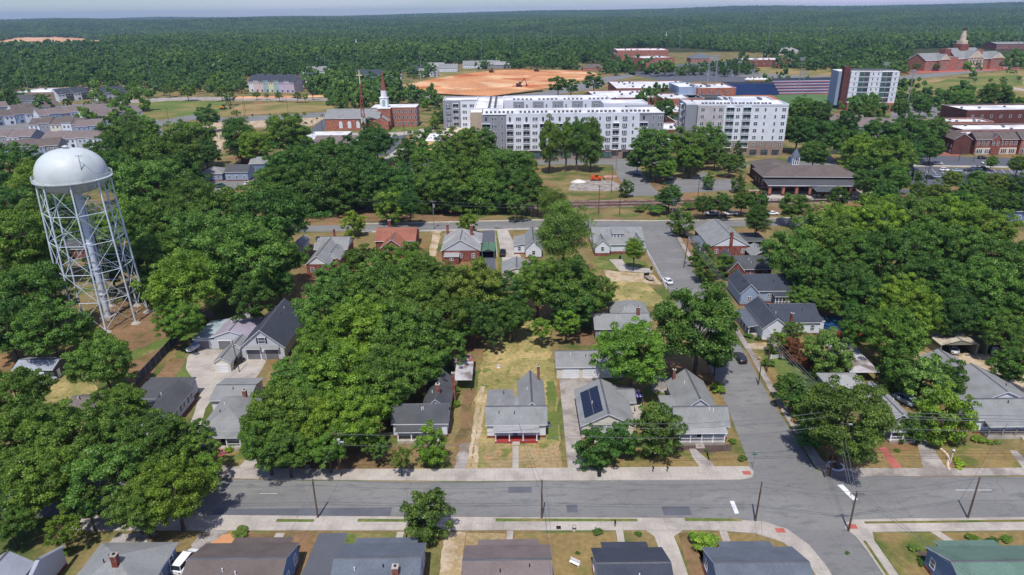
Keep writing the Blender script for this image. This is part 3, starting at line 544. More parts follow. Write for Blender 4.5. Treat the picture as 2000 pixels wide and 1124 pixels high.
# centre block
many([(715, 520, 100), (785, 518, 95), (655, 560, 100), (740, 570, 150), (825, 530, 80), (870, 545, 75), (810, 590, 130), (640, 610, 130), (700, 650, 150, 'b'), (790, 660, 150), (865, 620, 110), (880, 680, 80, 'loose'), (620, 680, 110, 'b'), (650, 740, 150, 'b'), (740, 735, 140), (805, 720, 110), (575, 745, 110), (545, 815, 150), (520, 860, 120), (610, 830, 120, 'b'), (690, 810, 130, 'b'), (760, 790, 70), (560, 875, 100), (640, 870, 90, 'b'), (600, 780, 110), (720, 860, 60, 'b', 'loose'), (760, 620, 120), (690, 590, 110), (840, 690, 90)])
many([(930, 565, 120, 'o'), (925, 625, 90, 'd'), (985, 575, 100, 'k'), (1050, 555, 110), (1110, 560, 130), (1165, 575, 80), (1000, 615, 80, 'd'), (1120, 595, 90, 'd'), (965, 655, 50, 'loose', 'k'), (1058, 642, 52, 'loose', 'b'), (1106, 630, 62, 'b', 'loose'), (900, 600, 70, 'd')])
many([(1103, 452, 118, 'pine', 'o'), (1082, 402, 66, 'pine', 'o'), (912, 436, 38, 'small', 'b'), (1239, 487, 42, 'tall', 'b'), (1234, 690, 145, 'b'), (1365, 640, 180), (1400, 600, 60), (1400, 690, 70, 'd'), (1163, 878, 76, 'd', 'small'), (1213, 862, 66, 'small', 'd'), (1284, 845, 92, 'o', 'small'), (1401, 758, 34, 'shrub', 'b'), (832, 1008, 92, 'o', 'small'), (843, 876, 68, 'b', 'small'), (782, 895, 50, 'loose', 'o'), (738, 878, 44, 'loose', 'g'), (886, 790, 26, 'shrub', 'b'), (889, 760, 22, 'shrub', 'b')])
many([(1370, 500, 40, 'small', 'g'), (1378, 528, 45, 'small', 'g'), (1416, 520, 42, 'small'), (1330, 437, 45, 'small'), (1345, 460, 22, 'shrub')])
# right hand wood
many([(1480, 428, 52, 'tall', 'd'), (1550, 402, 60), (1545, 500, 110), (1600, 470, 120), (1585, 530, 100, 'd'), (1660, 500, 110, 'd'), (1640, 440, 100, 'b'), (1700, 440, 110, 'b'), (1730, 500, 120, 'd'), (1800, 480, 120, 'd'), (1790, 430, 110), (1860, 430, 110, 'b'), (1870, 490, 110), (1930, 450, 100, 'b'), (1940, 510, 120), (1660, 560, 110, 'd'), (1620, 585, 70), (1570, 585, 60), (1700, 590, 100, 'd'), (1765, 590, 120, 'b'), (1820, 545, 110, 'd'), (1745, 650, 120, 'b'), (1800, 620, 90, 'b'), (1680, 640, 90, 'd'), (1870, 560, 110, 'd'), (1930, 570, 130), (1870, 610, 80, 'd', 'tall'), (1985, 520, 90, 'd'), (1980, 600, 90), (1965, 650, 90), (1980, 710, 90, 'd'), (1740, 700, 50, 'loose', 'b'), (1905, 400, 40, 'b'), (1920, 625, 80, 'd')])
many([(1556, 762, 112, 'shrub', 'd'), (1575, 795, 60, 'small', 'd'), (1518, 673, 40, 'small', 'b'), (1551, 645, 44, 'loose', 'o'), (1547, 683, 38, 'p', 'small'), (1570, 708, 48, 'p', 'shrub'), (1618, 695, 80, 's', 'small'), (1655, 818, 178, 'o'), (1592, 838, 70, 'd', 'small'), (1755, 730, 74, 'small', 'd'), (1800, 745, 90, 'small', 's'), (1850, 745, 70, 'small', 'd'), (1845, 812, 96, 'b', 'small'), (1782, 838, 52, 'small', 'g'), (1463, 656, 18, 'shrub'), (1482, 662, 16, 'shrub', 'd'), (1590, 675, 50, 's', 'loose'), (1500, 708, 28, 'shrub'), (1380, 880, 10, 'shrub')])
# railway and town trees
many([(1222, 370, 28, 'small', 'd'), (1250, 408, 28, 'shrub', 'o'), (1308, 384, 52, 'd'), (1285, 410, 44, 'shrub'), (1262, 403, 28, 'shrub', 'd'), (1375, 400, 42, 'd'), (1410, 398, 46), (1450, 392, 46), (1480, 395, 48, 'd'), (1384, 356, 26, 'small'), (1442, 360, 30, 'o', 'small'), (1590, 410, 30, 'o', 'loose'), (1637, 388, 40, 'd', 'small'), (1700, 395, 40, 'b'), (1740, 400, 50, 'b'), (1345, 402, 34, 'shrub', 'o')])
many([(1300, 330, 44, 'b'), (1345, 285, 80), (1385, 275, 70), (1350, 310, 60, 'b'), (1398, 300, 50), (1440, 305, 40, 'cone', 'd'), (1425, 318, 44), (1245, 312, 44), (1310, 320, 40, 'd')])
many([(1300, 213, 44, 'd'), (1250, 197, 30, 'd'), (1325, 232, 30, 'd'), (1565, 212, 56), (1600, 222, 54, 'd'), (1560, 255, 70, 'd'), (1605, 265, 76, 'd'), (1655, 275, 70, 'd'), (1590, 300, 60, 'd'), (1680, 300, 80, 'b'), (1740, 310, 90), (1720, 265, 80, 'd'), (1775, 260, 84, 'd'), (1820, 255, 60), (1700, 222, 44), (1655, 235, 44, 'd'), (1740, 350, 70, 'd'), (1700, 355, 60), (1680, 330, 50, 'd'), (1725, 380, 50, 'd'), (1820, 290, 50, 'd'), (1780, 300, 50, 'd'), (1760, 210, 36), (1800, 205, 36, 'd'), (1850, 190, 26, 'd'), (1880, 198, 50), (1945, 190, 66, 'd'), (1990, 205, 40), (1875, 278, 26, 'b'), (1937, 317, 24, 'b')])
many([(1830, 378, 50, 'o'), (1860, 350, 40, 'o'), (1795, 372, 40), (1910, 350, 40), (1900, 372, 50), (1950, 360, 50, 'o'), (1990, 365, 50, 'd'), (1935, 388, 60, 'd'), (1990, 320, 40), (1810, 400, 40), (1760, 358, 30, 'o'), (1880, 392, 50, 'd'), (1980, 395, 50, 'd'), (1790, 345, 26, 'd'), (1850, 400, 44)], tint='g')
many([(790, 300, 40, 'd', 'small'), (812, 287, 40, 'd', 'small'), (835, 270, 34, 'd', 'small'), (848, 240, 22, 'b', 'small'), (862, 228, 24, 'd', 'small'), (745, 238, 20, 'small'), (715, 245, 24, 'small', 'd')])
for a in ((1073, 268, 48, 339), (1106, 262, 40, 336), (1128, 262, 44, 335), (1155, 270, 56, 337)): tree(a[0], a[1] + 8, a[2], 'tall', 'g', by=a[3], hr=1.75)
tree(1275, 285, 84, 'broad', 'g', by=350); tree(1281, 318, 60, 'loose', 'g'); 
# open-ground trees further away
many([(82, 197, 36, 'd'), (130, 200, 22), (190, 185, 30, 'b'), (365, 178, 34, 'b'), (432, 180, 30), (448, 190, 26, 'd'), (170, 205, 18), (210, 197, 16, 'b'), (500, 185, 16), (520, 187, 12), (545, 187, 18), (580, 188, 20), (595, 190, 16, 'b'), (10, 190, 40, 'd'), (35, 205, 20, 'd'), (1090, 165, 44, 'd'), (1115, 168, 40, 'd'), (1160, 160, 44, 'k'), (330, 175, 26, 'b')], kind='far')
many([(1225, 132, 16), (1240, 133, 16, 'b'), (1255, 135, 16), (1272, 136, 16, 'd'), (1298, 136, 18), (1315, 136, 18), (1335, 135, 18, 'b'), (1358, 136, 18), (1375, 137, 16, 'b'), (1395, 136, 16), (1415, 138, 20, 'd'), (1440, 135, 20), (1455, 132, 18, 'd'), (1480, 137, 12), (1515, 157, 8), (1500, 155, 7), (1540, 160, 8), (1560, 162, 8), (1584, 163, 8, 'b'), (1612, 165, 8), (1905, 156, 9), (1935, 157, 10), (1960, 156, 16), (1990, 153, 12), (1775, 118, 14, 'd'), (1790, 130, 18, 'd'), (1830, 130, 14, 'd'), (1910, 128, 14, 'd'), (1960, 125, 18, 'd'), (1985, 122, 14)], kind='far')
# small beds and bushes near the street
for cx, cy, w, t in ((1330, 870, 9, 'd'), (1366, 870, 9, 'd'), (1431, 862, 17, 'b'), (1876, 907, 20, 'v'), (1869, 897, 16, 'v'), (1872, 914, 14, 'v'), (1450, 895, 20, 'k'), (418, 877, 16, 'v'), (449, 877, 22, 'v'), (470, 867, 14, 'd'), (470, 1040, 34, 's'), (1376, 1060, 66, 'y'), (1167, 1038, 22, 'd'), (1247, 1043, 15, 'd'), (1128, 1080, 10, 'd'), (133, 1077, 26, 'b'), (1785, 1070, 24, 's'), (1805, 1098, 26, 'd'), (1940, 1058, 26, 'd'), (1965, 1052, 24, 'b'), (1900, 1052, 26, 'b'), (1845, 855, 14, 'b'), (1910, 858, 26, 'b'), (1932, 864, 16, 'b'), (1948, 864, 14, 'b'), (1752, 880, 12, 'b'), (1655, 1080, 10, 'd')):
    tree(cx, cy, w, 'shrub', t)
def flower_bed_plants():
    root = tree(490, 888, 22, 'shrub', 'g'); root.name = 'flowering_shrub'
    r2 = tree(437, 884, 10, 'shrub', 'g'); r2.name = 'flowering_shrub'
    m = leafmat('pink_blossom', S(190, 90, 140, .8), S(226, 140, 184, .85)); 
    for r in (root, r2):
        for c in r.children: c.data = c.data.copy(); c.data.materials[0] = m; c.scale = (c.scale[0] * 1.6, c.scale[1], c.scale[2] * .45)
    TREES[-1][5] = TREES[-2][5] = 'f'
TW['f'] = 'pink flowering'
flower_bed_plants()
# the thin young street trees along the far-left roads
for cx, cy in ((462, 226), (493, 225), (527, 224), (560, 223), (594, 221), (609, 238), (619, 232), (630, 226)): tree(cx, cy, 5, 'far', 'd', hr=1.3)
# ---- far woods: one mass, crowns scattered over the rolling ground
def inside(px, py, poly):
    c = False; n = len(poly)
    for i in range(n):
        x1, y1 = poly[i]; x2, y2 = poly[i - 1]
        if (y1 > py) != (y2 > py) and px < (x2 - x1) * (py - y1) / (y2 - y1) + x1: c = not c
    return c
CLEAR = [[(-300, 186), (130, 182), (300, 178), (480, 185), (600, 184), (636, 186), (640, 214), (700, 212), (760, 206), (815, 204), (830, 218), (868, 222), (868, 205), (800, 188), (765, 168), (760, 165), (800, 150), (850, 140), (930, 130), (1180, 132), (1215, 138), (1215, 118), (1300, 108), (1420, 112), (1450, 127), (1560, 131), (1640, 141), (1762, 142), (1765, 118), (1830, 122), (1900, 120), (2100, 110), (2600, 108), (2600, 600), (-800, 600)],
         [(478, 185), (478, 155), (600, 150), (600, 185)], [(685, 165), (690, 148), (840, 145), (840, 170)], [(800, 148), (860, 130), (1010, 124), (1010, 142)], [(1200, 140), (1205, 95), (1340, 95), (1520, 108), (1520, 140)], [(1520, 110), (1560, 108), (1560, 116), (1520, 118)], [(0, 195), (0, 178), (150, 176), (300, 172), (300, 190)], [(1765, 130), (1780, 96), (2100, 90), (2100, 130)], [(1120, 134), (1125, 124), (1215, 128), (1215, 140)], [(640, 170), (600, 170), (600, 155), (645, 145)]]
SPARSE = [([(1210, 147), (1210, 126), (1330, 141), (1460, 126), (1480, 141), (1440, 150), (1300, 151)], .3), ([(1740, 238), (1740, 192), (1860, 192), (1900, 215), (1850, 235)], .45), ([(1640, 190), (1745, 190), (1745, 235), (1640, 235)], .4), ([(1625, 155), (1640, 138), (1770, 136), (1775, 145), (1700, 150)], .7),
          ([(0, 207), (0, 188), (40, 188), (60, 200), (30, 212)], .7), ([(150, 207), (170, 190), (240, 186), (340, 186), (330, 193), (240, 200)], .4), ([(1170, 145), (1180, 128), (1215, 130), (1210, 150)], .5), ([(930, 136), (930, 128), (1130, 128), (1130, 137)], .6), ([(690, 170), (690, 150), (850, 137), (850, 152)], .3), ([(1225, 215), (1240, 190), (1320, 197), (1335, 230)], .4), ([(0, 300), (0, 205), (300, 205), (330, 290)], .03), ([(1480, 165), (1480, 155), (1640, 160), (1640, 168)], .06), ([(1860, 150), (2000, 140), (2000, 175), (1860, 175)], .03), ([(1970, 135), (1970, 115), (2050, 115), (2050, 135)], .5), ([(1500, 135), (1500, 112), (1640, 130), (1640, 141)], .5)]
CLAYPOLY = [(-20, 84), (30, 74), (110, 72), (160, 75), (215, 79), (210, 83), (180, 85), (60, 88), (-20, 89)]
def far_wood():
    rs = np.random.RandomState(4); pts = []; scl = []; rot = []; tt = []
    for d0, d1, sp in ((450, 1100, 10.5), (1100, 2000, 13.5), (2000, 3600, 19), (3600, 6500, 28), (6500, 13000, 48)):
        A = math.radians(43) * (d1 ** 2 - d0 ** 2); n = int(A / sp ** 2)
        dd = np.sqrt(rs.uniform(d0 ** 2, d1 ** 2, n)); aa = rs.uniform(-math.radians(43), math.radians(43), n)
        for d, a in zip(dd, aa):
            x, y = d * math.sin(a), d * math.cos(a); z = terr(x, y); px, py, k = PX((x, y, z))
            if k <= 0: continue
            if any(inside(px, py, c) for c in CLEAR):
                pr = max([p_ for c, p_ in SPARSE if inside(px, py, c)] + [0])
                if rs.rand() > pr: continue
            if any(inside(px, py - q, CLAYPOLY) for q in (1.5, 5, 9)): continue
            g = math.sin(x / 90 + 1) * math.sin(y / 130) + .5 * math.sin(x / 41 + y / 57); g2 = math.sin(x / 310 + 2 * math.sin(y / 420)) * math.sin(y / 260 + math.sin(x / 500)) + .4 * math.sin(x / 120 - y / 95)
            if d > 1500 and g2 > 1.18: continue
            r = sp * .62 * min(1.9, max(.5, rs.lognormal(0, .33))) * (1.15 if g > .4 else .9)
            pts.append((x, y, z + min(r, 14) * .75)); scl.append((r, r, min(r, 14) * rs.uniform(.75, 1.35))); rot.append(rs.uniform(0, 6.28)); tt.append(min(1, max(0, .45 + .22 * g2 + .14 * g + rs.normal(0, .16))))
    me = bpy.data.meshes.new('far_wood_points'); me.from_pydata(pts, [], [])
    for nm, ty, dat in (('scl', 'FLOAT_VECTOR', scl), ('rt', 'FLOAT', rot), ('tt', 'FLOAT', tt)):
        at = me.attributes.new(nm, ty, 'POINT'); at.data.foreach_set('vector' if ty[-1] == 'R' and 'V' in ty else 'value', np.array(dat, dtype=np.float32).ravel())
    o = bpy.data.objects.new('far_wood', me); COL.objects.link(o); tag(o, 'unbroken far-off broadleaf wood rolling away to the horizon', 'woodland', kind='stuff')
    ng = bpy.data.node_groups.new('scatter', 'GeometryNodeTree'); ng.interface.new_socket('Geometry', in_out='INPUT', socket_type='NodeSocketGeometry'); ng.interface.new_socket('Geometry', in_out='OUTPUT', socket_type='NodeSocketGeometry')
    N = ng.nodes; L = ng.links; gi = N.new('NodeGroupInput'); go = N.new('NodeGroupOutput'); ip = N.new('GeometryNodeInstanceOnPoints'); mp_ = N.new('GeometryNodeMeshToPoints')
    jn = N.new('GeometryNodeGeometryToInstance')
    for c in FARSRC:
        oi = N.new('GeometryNodeObjectInfo'); oi.inputs['Object'].default_value = c; oi.transform_space = 'ORIGINAL'; L.new(oi.outputs['Geometry'], jn.inputs[0])
    a1 = N.new('GeometryNodeInputNamedAttribute'); a1.data_type = 'FLOAT_VECTOR'; a1.inputs['Name'].default_value = 'scl'
    a2 = N.new('GeometryNodeInputNamedAttribute'); a2.data_type = 'FLOAT'; a2.inputs['Name'].default_value = 'rt'; cx_ = N.new('ShaderNodeCombineXYZ')
    ri = N.new('FunctionNodeRandomValue'); ri.data_type = 'INT'; ri.inputs['Min'].default_value if False else None
    ri.inputs[4].default_value = 0; ri.inputs[5].default_value = len(FARSRC) - 1
    L.new(gi.outputs[0], mp_.inputs['Mesh']); L.new(mp_.outputs[0], ip.inputs['Points']); L.new(jn.outputs[0], ip.inputs['Instance']); ip.inputs['Pick Instance'].default_value = True
    L.new(ri.outputs[2], ip.inputs['Instance Index'])
    L.new(a1.outputs[0], ip.inputs['Scale']); L.new(a2.outputs[0], cx_.inputs[2]); L.new(cx_.outputs[0], ip.inputs['Rotation']); L.new(ip.outputs[0], go.inputs[0])
    mod = o.modifiers.new('scatter', 'NODES'); mod.node_group = ng
    print('far wood', len(pts))
FARMAT = leafmat('foliage_far', (.08, .17, .042), (.145, .265, .054), .4)
# every crown of the far wood takes its shade from the value stored at its point
def _far_random():
    n = FARMAT.node_tree; L = n.links
    y = [q for q in n.nodes if q.type == 'MIX' and q.blend_type == 'MULTIPLY'][0]; a = n.nodes.new('ShaderNodeAttribute'); a.attribute_type = 'INSTANCER'; a.attribute_name = 'tt'
    r = n.nodes.new('ShaderNodeValToRGB'); e = r.color_ramp; e.elements[0].color = (.5, .66, .74, 1); e.elements[1].color = (1.55, 1.4, .95, 1); k = e.elements.new(.5); k.color = (.92, 1, .95, 1)
    L.new(a.outputs['Fac'], r.inputs['Fac']); L.new(r.outputs['Color'], y.inputs['B'])
_far_random()
# four ordinary trees at the wood's edge lend it their crowns
FARSRC = []
for i, (cx, cy) in enumerate(((318, 172), (470, 168), (610, 180), (1010, 112))):
    r_ = tree(cx, cy, 26, 'far', 'd'); c = r_.children[0]
    c.data = crown_mesh('crown_wood', 120 + i, 'broad', 1500, .27, 14, FARMAT, .2); FARSRC.append(c)
far_wood()
# ---------------------------------------------------------------- windows, doors, houses
WMESH = {}
def win_mesh(w, h, style, frame=None, glass=None):
    key = (round(w, 2), round(h, 2), style, (frame or TRIM).name, (glass or GLASS).name)
    if key in WMESH: return WMESH[key]
    fr = frame or TRIM; gl = glass or GLASS; mb = MB(); t = .09 if style != 'big' else .12       # faces -y, centred, proud of the wall
    mb.box(-w / 2 - t, w / 2 + t, -.06, .02, -h / 2 - t, -h / 2, fr); mb.box(-w / 2 - t, w / 2 + t, -.06, .02, h / 2, h / 2 + t, fr)
    mb.box(-w / 2 - t, -w / 2, -.06, .02, -h / 2, h / 2, fr); mb.box(w / 2, w / 2 + t, -.06, .02, -h / 2, h / 2, fr)
    mb.poly([(-w / 2, -.015, -h / 2), (w / 2, -.015, -h / 2), (w / 2, -.015, h / 2), (-w / 2, -.015, h / 2)], gl)
    if style in ('sash', 'shut'): mb.box(-w / 2, w / 2, -.045, -.016, -.03, .03, fr)
    if style == 'pair': mb.box(-.07, .07, -.05, -.016, -h / 2, h / 2, fr); mb.box(-w / 2, w / 2, -.045, -.016, -.03, .03, fr)
    if style == 'trip':
        for q in (-w / 6, w / 6): mb.box(q - .1, q + .1, -.05, -.016, -h / 2, h / 2, fr)
    if style == 'shut':
        for s in (-1, 1): mb.box(s * (w / 2 + t + .2) - .18, s * (w / 2 + t + .2) + .18, -.05, .02, -h / 2, h / 2, BLACK)
    WMESH[key] = mb.me('window'); return WMESH[key]
ROT = {'s': 0, 'n': math.pi, 'e': math.pi / 2, 'w': -math.pi / 2}
def put_win(root, side, a, pos, z, w=.95, h=1.35, style='sash', frame=None, glass=None, name='window'):
    """side s/n: a is x and pos the wall's y; side e/w: a is y and pos the wall's x"""
    loc = (a, pos, z) if side in 'sn' else (pos, a, z)
    return inst(win_mesh(w, h, style, frame, glass), name, root, loc, ROT[side])
def door_mesh(w, h, mat, kind='door'):
    key = ('D', w, h, mat.name, kind)
    if key in WMESH: return WMESH[key]
    mb = MB(); mb.box(-w / 2, w / 2, -.05, .02, 0, h, mat); 
    if kind == 'garage_door':
        for k in range(1, 4): mb.box(-w / 2, w / 2, -.062, -.051, h * k / 4 - .02, h * k / 4 + .02, W_GREY)
    else: mb.box(w * .3, w * .38, -.09, -.051, h * .45, h * .5, GMETAL)
    mb.box(-w / 2 - .1, -w / 2 - .002, -.07, .02, 0, h + .1, TRIM); mb.box(w / 2 + .002, w / 2 + .1, -.07, .02, 0, h + .1, TRIM); mb.box(-w / 2, w / 2, -.07, .02, h + .003, h + .1, TRIM)
    WMESH[key] = mb.me(kind); return WMESH[key]
def put_door(root, side, a, pos, z=.4, w=1.0, h=2.1, mat=None, kind='door'):
    loc = (a, pos, z) if side in 'sn' else (pos, a, z)
    return inst(door_mesh(w, h, mat or W_BLUE2, kind), kind, root, loc, ROT[side])
def chimney(root, x, y, z0, z1, w=.7, mat=None, cap=None):
    mb = MB(); mb.box(x - w / 2, x + w / 2, y - w / 2, y + w / 2, z0, z1, mat or BRICK); mb.box(x - w / 2 - .06, x + w / 2 + .06, y - w / 2 - .06, y + w / 2 + .06, z1 + .002, z1 + .14, cap or CONC)
    mb.box(x - w / 5, x + w / 5, y - w / 5, y + w / 5, z1 + .142, z1 + .3, DARK); return mb.build('chimney', root)
HREG = []
def house(label, blocks, wall, roof, name='house', cat='house', base=BRICK, gm=None, win=True, ch=(), group=None, wsty='sash', frame=None, ov=.4, trim=None, origin=None, rz=0, found=.55):
    """blocks: (type g/h/f/n, x0, x1, y0, y1, eave, rise, axis[, window sides]) in metres on the map"""
    b0 = blocks[0]; cx, cy = origin or ((b0[1] + b0[2]) / 2, (b0[3] + b0[4]) / 2)
    root = empty(name, (cx, cy, 0), label, cat, group, rz); W = MB(); R = MB(); F = MB(); trim = trim or TRIM
    for i, b in enumerate(blocks):
        ty, x0, x1, y0, y1, ze, rise, ax = b[:8]; e = .004 * i
        x0 -= cx - e; x1 -= cx + e; y0 -= cy - e; y1 -= cy + e; z = ze - e
        if found and ty != 'n': F.box(x0 - .04, x1 + .04, y0 - .04, y1 + .04, -.05, found, base)
        if ty == 'g': W.gable_wall(x0, x1, y0, y1, z, rise, ax, wall, gm, found); R.gable_roof(x0, x1, y0, y1, z, rise, ax, ov, roof, trim)
        elif ty == 'h': W.box(x0, x1, y0, y1, found, z, wall); R.hip_roof(x0, x1, y0, y1, z, rise, ov, roof, trim, ax or None)
        elif ty == 'f': W.box(x0, x1, y0, y1, found, z, wall); R.box(x0 - .15, x1 + .15, y0 - .15, y1 + .15, z + .002, z + .3, trim, roof)
        elif ty == 's': W.box(x0, x1, y0, y1, found, z, wall); R.shed(x0 - .2, x1 + .2, y0 - .3, y1 + .2, z + .02, z + rise, ax, roof, trim)
        elif ty == 'n': R.shed(x0, x1, y0, y1, z, z + rise, ax, roof, trim)
    W.build('wall', root); R.build('roof', root)
    if F.v: F.build('foundation', root)
    if win:
        for i, b in enumerate(blocks):
            if b[0] == 'n': continue
            sides = b[8] if len(b) > 8 else ('s' + ('e' if (b[1] + b[2]) / 2 < 12 else 'w'))
            for sd_ in sides:
                L0, L1, pos = (b[1], b[2], b[3] if sd_ == 's' else b[4]) if sd_ in 'sn' else (b[3], b[4], b[1] if sd_ == 'w' else b[2])
                n = max(1, int((L1 - L0) / 3.2))
                for k in range(n):
                    a = L0 + (L1 - L0) * (k + .5) / n; X, Y = (a, pos) if sd_ in 'sn' else (pos, a)
                    if any(j != i and q[0] != 'n' and q[1] - .5 < X < q[2] + .5 and q[3] - .5 < Y < q[4] + .5 for j, q in enumerate(blocks)): continue
                    levels = max(1, int((b[5] - .4) / 2.7))
                    for lv in range(levels):
                        off = {'s': -.012, 'n': .012, 'e': .012, 'w': -.012}[sd_]
                        put_win(root, sd_, a - (cx if sd_ in 'sn' else cy), pos + off - (cy if sd_ in 'sn' else cx), found + 1.45 + lv * 2.75, style=wsty, frame=frame)
    rr = random.Random(int(cx * 31 + cy * 17)); V = 0
    for b in blocks:
        if b[0] in 'gh' and b[4] < 262 and b[3] < 262 and (b[2] - b[1]) > 4.5:
            hw = ((b[4] - b[3]) if b[7] == 'x' else (b[2] - b[1])) / 2; kk = b[6] / hw; q = rr.uniform(.25, .6) * hw; side = rr.choice((-1, 1)) if b[7] == 'y' else -1
            for _ in range(2 if V == 0 else 1):
                al = rr.uniform(.2, .8); X, Y = (b[1] + (b[2] - b[1]) * al, (b[3] + b[4]) / 2 + side * q) if b[7] == 'x' else ((b[1] + b[2]) / 2 + side * q, b[3] + (b[4] - b[3]) * al)
                zz = b[5] + b[6] - kk * q; m = MB(); m.cyl((X - cx, Y - cy, zz), (X - cx, Y - cy, zz + .75), .08, n=7, mat=BLACK if rr.random() < .5 else TRIM); m.build('vent_pipe', root); q *= rr.uniform(.6, 1.3)
            V = 1
    for c in ch: chimney(root, c[0] - cx, c[1] - cy, c[2], c[3], *(c[4:5] or (.7,)))
    root['_o'] = (cx, cy); HREG.append(root)
    return root
def loc_(root, x, y): return x - root['_o'][0], y - root['_o'][1]
def porch(root, x0, x1, y0, y1, side, zt, zl, roofm, floor=CONC, zf=.55, posts=4, rail=True, wallz=None, pm=None, trim=None):
    """porch on side 's','n','w','e'; roof falls from zt at the house to zl at its edge"""
    cx, cy = root['_o']; x0 -= cx; x1 -= cx; y0 -= cy; y1 -= cy; pm = pm or TRIM
    R = MB(); F = MB()
    F.box(x0, x1, y0, y1, 0, zf, floor)
    if side == 's': R.shed(x0 - .3, x1 + .3, y0 - .3, y1, zl, zt, 'y', roofm, trim or TRIM)
    elif side == 'n': R.shed(x0 - .3, x1 + .3, y0, y1 + .3, zt, zl, 'y', roofm, trim or TRIM)
    elif side == 'w': R.shed(x0 - .3, x1, y0 - .3, y1 + .3, zl, zt, 'x', roofm, trim or TRIM)
    else: R.shed(x0, x1 + .3, y0 - .3, y1 + .3, zt, zl, 'x', roofm, trim or TRIM)
    R.build('porch_roof', root); F.build('porch_floor', root)
    pts = []
    for k in range(posts):
        t = k / (posts - 1)
        if side == 's': pts.append((x0 + .15 + (x1 - x0 - .3) * t, y0 + .15))
        elif side == 'n': pts.append((x0 + .15 + (x1 - x0 - .3) * t, y1 - .15))
        elif side == 'w': pts.append((x0 + .15, y0 + .15 + (y1 - y0 - .3) * t))
        else: pts.append((x1 - .15, y0 + .15 + (y1 - y0 - .3) * t))
    for x, y in pts:
        mb = MB(); mb.box(x - .09, x + .09, y - .09, y + .09, zf, zl + .03, pm); mb.box(x - .13, x + .13, y - .13, y + .13, zf, zf + .2, pm); mb.build('porch_post', root)
    if rail:
        mb = MB()
        for (ax, ay), (bx, by) in zip(pts, pts[1:]):
            if rail == 'gap' and abs((ax + bx) / 2 - (x0 + x1) / 2) < .8: continue
            for z in (.15, .85): 
                mb.box(min(ax, bx) - .03, max(ax, bx) + .03, min(ay, by) - .03, max(ay, by) + .03, zf + z, zf + z + .07, pm)
            n = int(math.hypot(bx - ax, by - ay) / .25)
            for j in range(1, n):
                X, Y = ax + (bx - ax) * j / n, ay + (by - ay) * j / n; mb.box(X - .02, X + .02, Y - .02, Y + .02, zf + .2, zf + .85, pm)
        if mb.v: mb.build('railing', root)
def steps(root, x, y, w, side='s', n=3, mat=CONC, zf=.55):
    X, Y = loc_(root, x, y); mb = MB()
    for k in range(n):
        z = zf * (n - k) / (n + 1); d = .32
        if side == 's': mb.box(X - w / 2, X + w / 2, Y - d * (k + 1), Y - d * k, 0, z, mat)
        elif side == 'n': mb.box(X - w / 2, X + w / 2, Y + d * k, Y + d * (k + 1), 0, z, mat)
        else: mb.box(X - d * (k + 1), X - d * k, Y - w / 2, Y + w / 2, 0, z, mat)
    return mb.build('steps', root)
def gx(px, py, z=0): return G(px, py, z)[0]
def gy(px, py, z=0): return G(px, py, z)[1]

# ---- the house on the open lot
h = house('white house with grey cross-gabled roof and red front porch, on the worn lawn lot', [
    ('g', -5.0, 6.1, 109.7, 114.4, 3.3, 2.2, 'x', 'se'), ('g', 1.2, 6.05, 113.5, 125.6, 3.2, 2.3, 'y', 'ew'), ('h', -4.9, -.2, 113.2, 121.5, 3.2, 1.9, 'y', 'w'), ('f', -1, 1.8, 114, 119, 3.0, 0, '', '')], W_WHITE, R_GREY, ch=[], found=.5)
chimney(h, 5.3 - h['_o'][0], 125.0 - h['_o'][1], 0, 7.0, .55)
porch(h, -3.5, 4.5, 107.9, 109.66, 's', 2.95, 2.55, R_LGREY, floor=REDP, zf=.45, posts=4, rail=False)
put_door(h, 's', .35 - h['_o'][0], -2.36, .5); steps(h, .45, 107.9, 1.4, n=2)
for x in (-2.2, 2.9): 
    put_win(h, 's', x - h['_o'][0], -2.37, 1.75, .8, 1.3)
mb = MB(); mb.box(6.5, 7.3, 113.0, 113.8, 0, .8, GMETAL); mb.box(6.55, 7.25, 113.05, 113.75, .802, .86, DARK); o = mb.build('air_conditioner'); tag(o, 'grey air conditioner unit beside the white house with the red porch', 'air conditioner')
mb = MB(); mb.box(-3.2, .6, 122, 125.2, 0, .35, DECKW); tag(mb.build('wooden_deck'), 'low weathered wooden deck behind the white house with the red porch', 'deck')
# small utility box on the back lawn
mb = MB(); x, y = G(974, 718); mb.box(x - .4, x + .4, y - .3, y + .3, 0, .5, TRIM); mb.box(x - .45, x + .45, y - .35, y + .35, .502, .56, CONC); tag(mb.build('well_cover'), 'small white well cover alone on the back lawn', 'cover')
# ---- white house with dark roof, left of the dirt drive
h = house('white house with dark grey roof and shaded porch, left of the dirt drive', [
    ('g', -22.8, -12.6, 110.2, 115.4, 3.4, 2.3, 'x', 'se'), ('g', -17.6, -12.7, 115, 127, 3.2, 2.2, 'y', 'e')], W_WHITE, R_DGREY, found=.5)
chimney(h, -14.9 - h['_o'][0], 118 - h['_o'][1], 3, 7.0, .8); chimney(h, -12.2 - h['_o'][0], 122.5 - h['_o'][1], 0, 7.0, .6)
porch(h, -21.8, -14, 108.2, 110.16, 's', 3.0, 2.5, R_DGREY, posts=4, rail=False); put_door(h, 's', -.8, -2.63, .55); steps(h, -18, 108.2, 1.3)
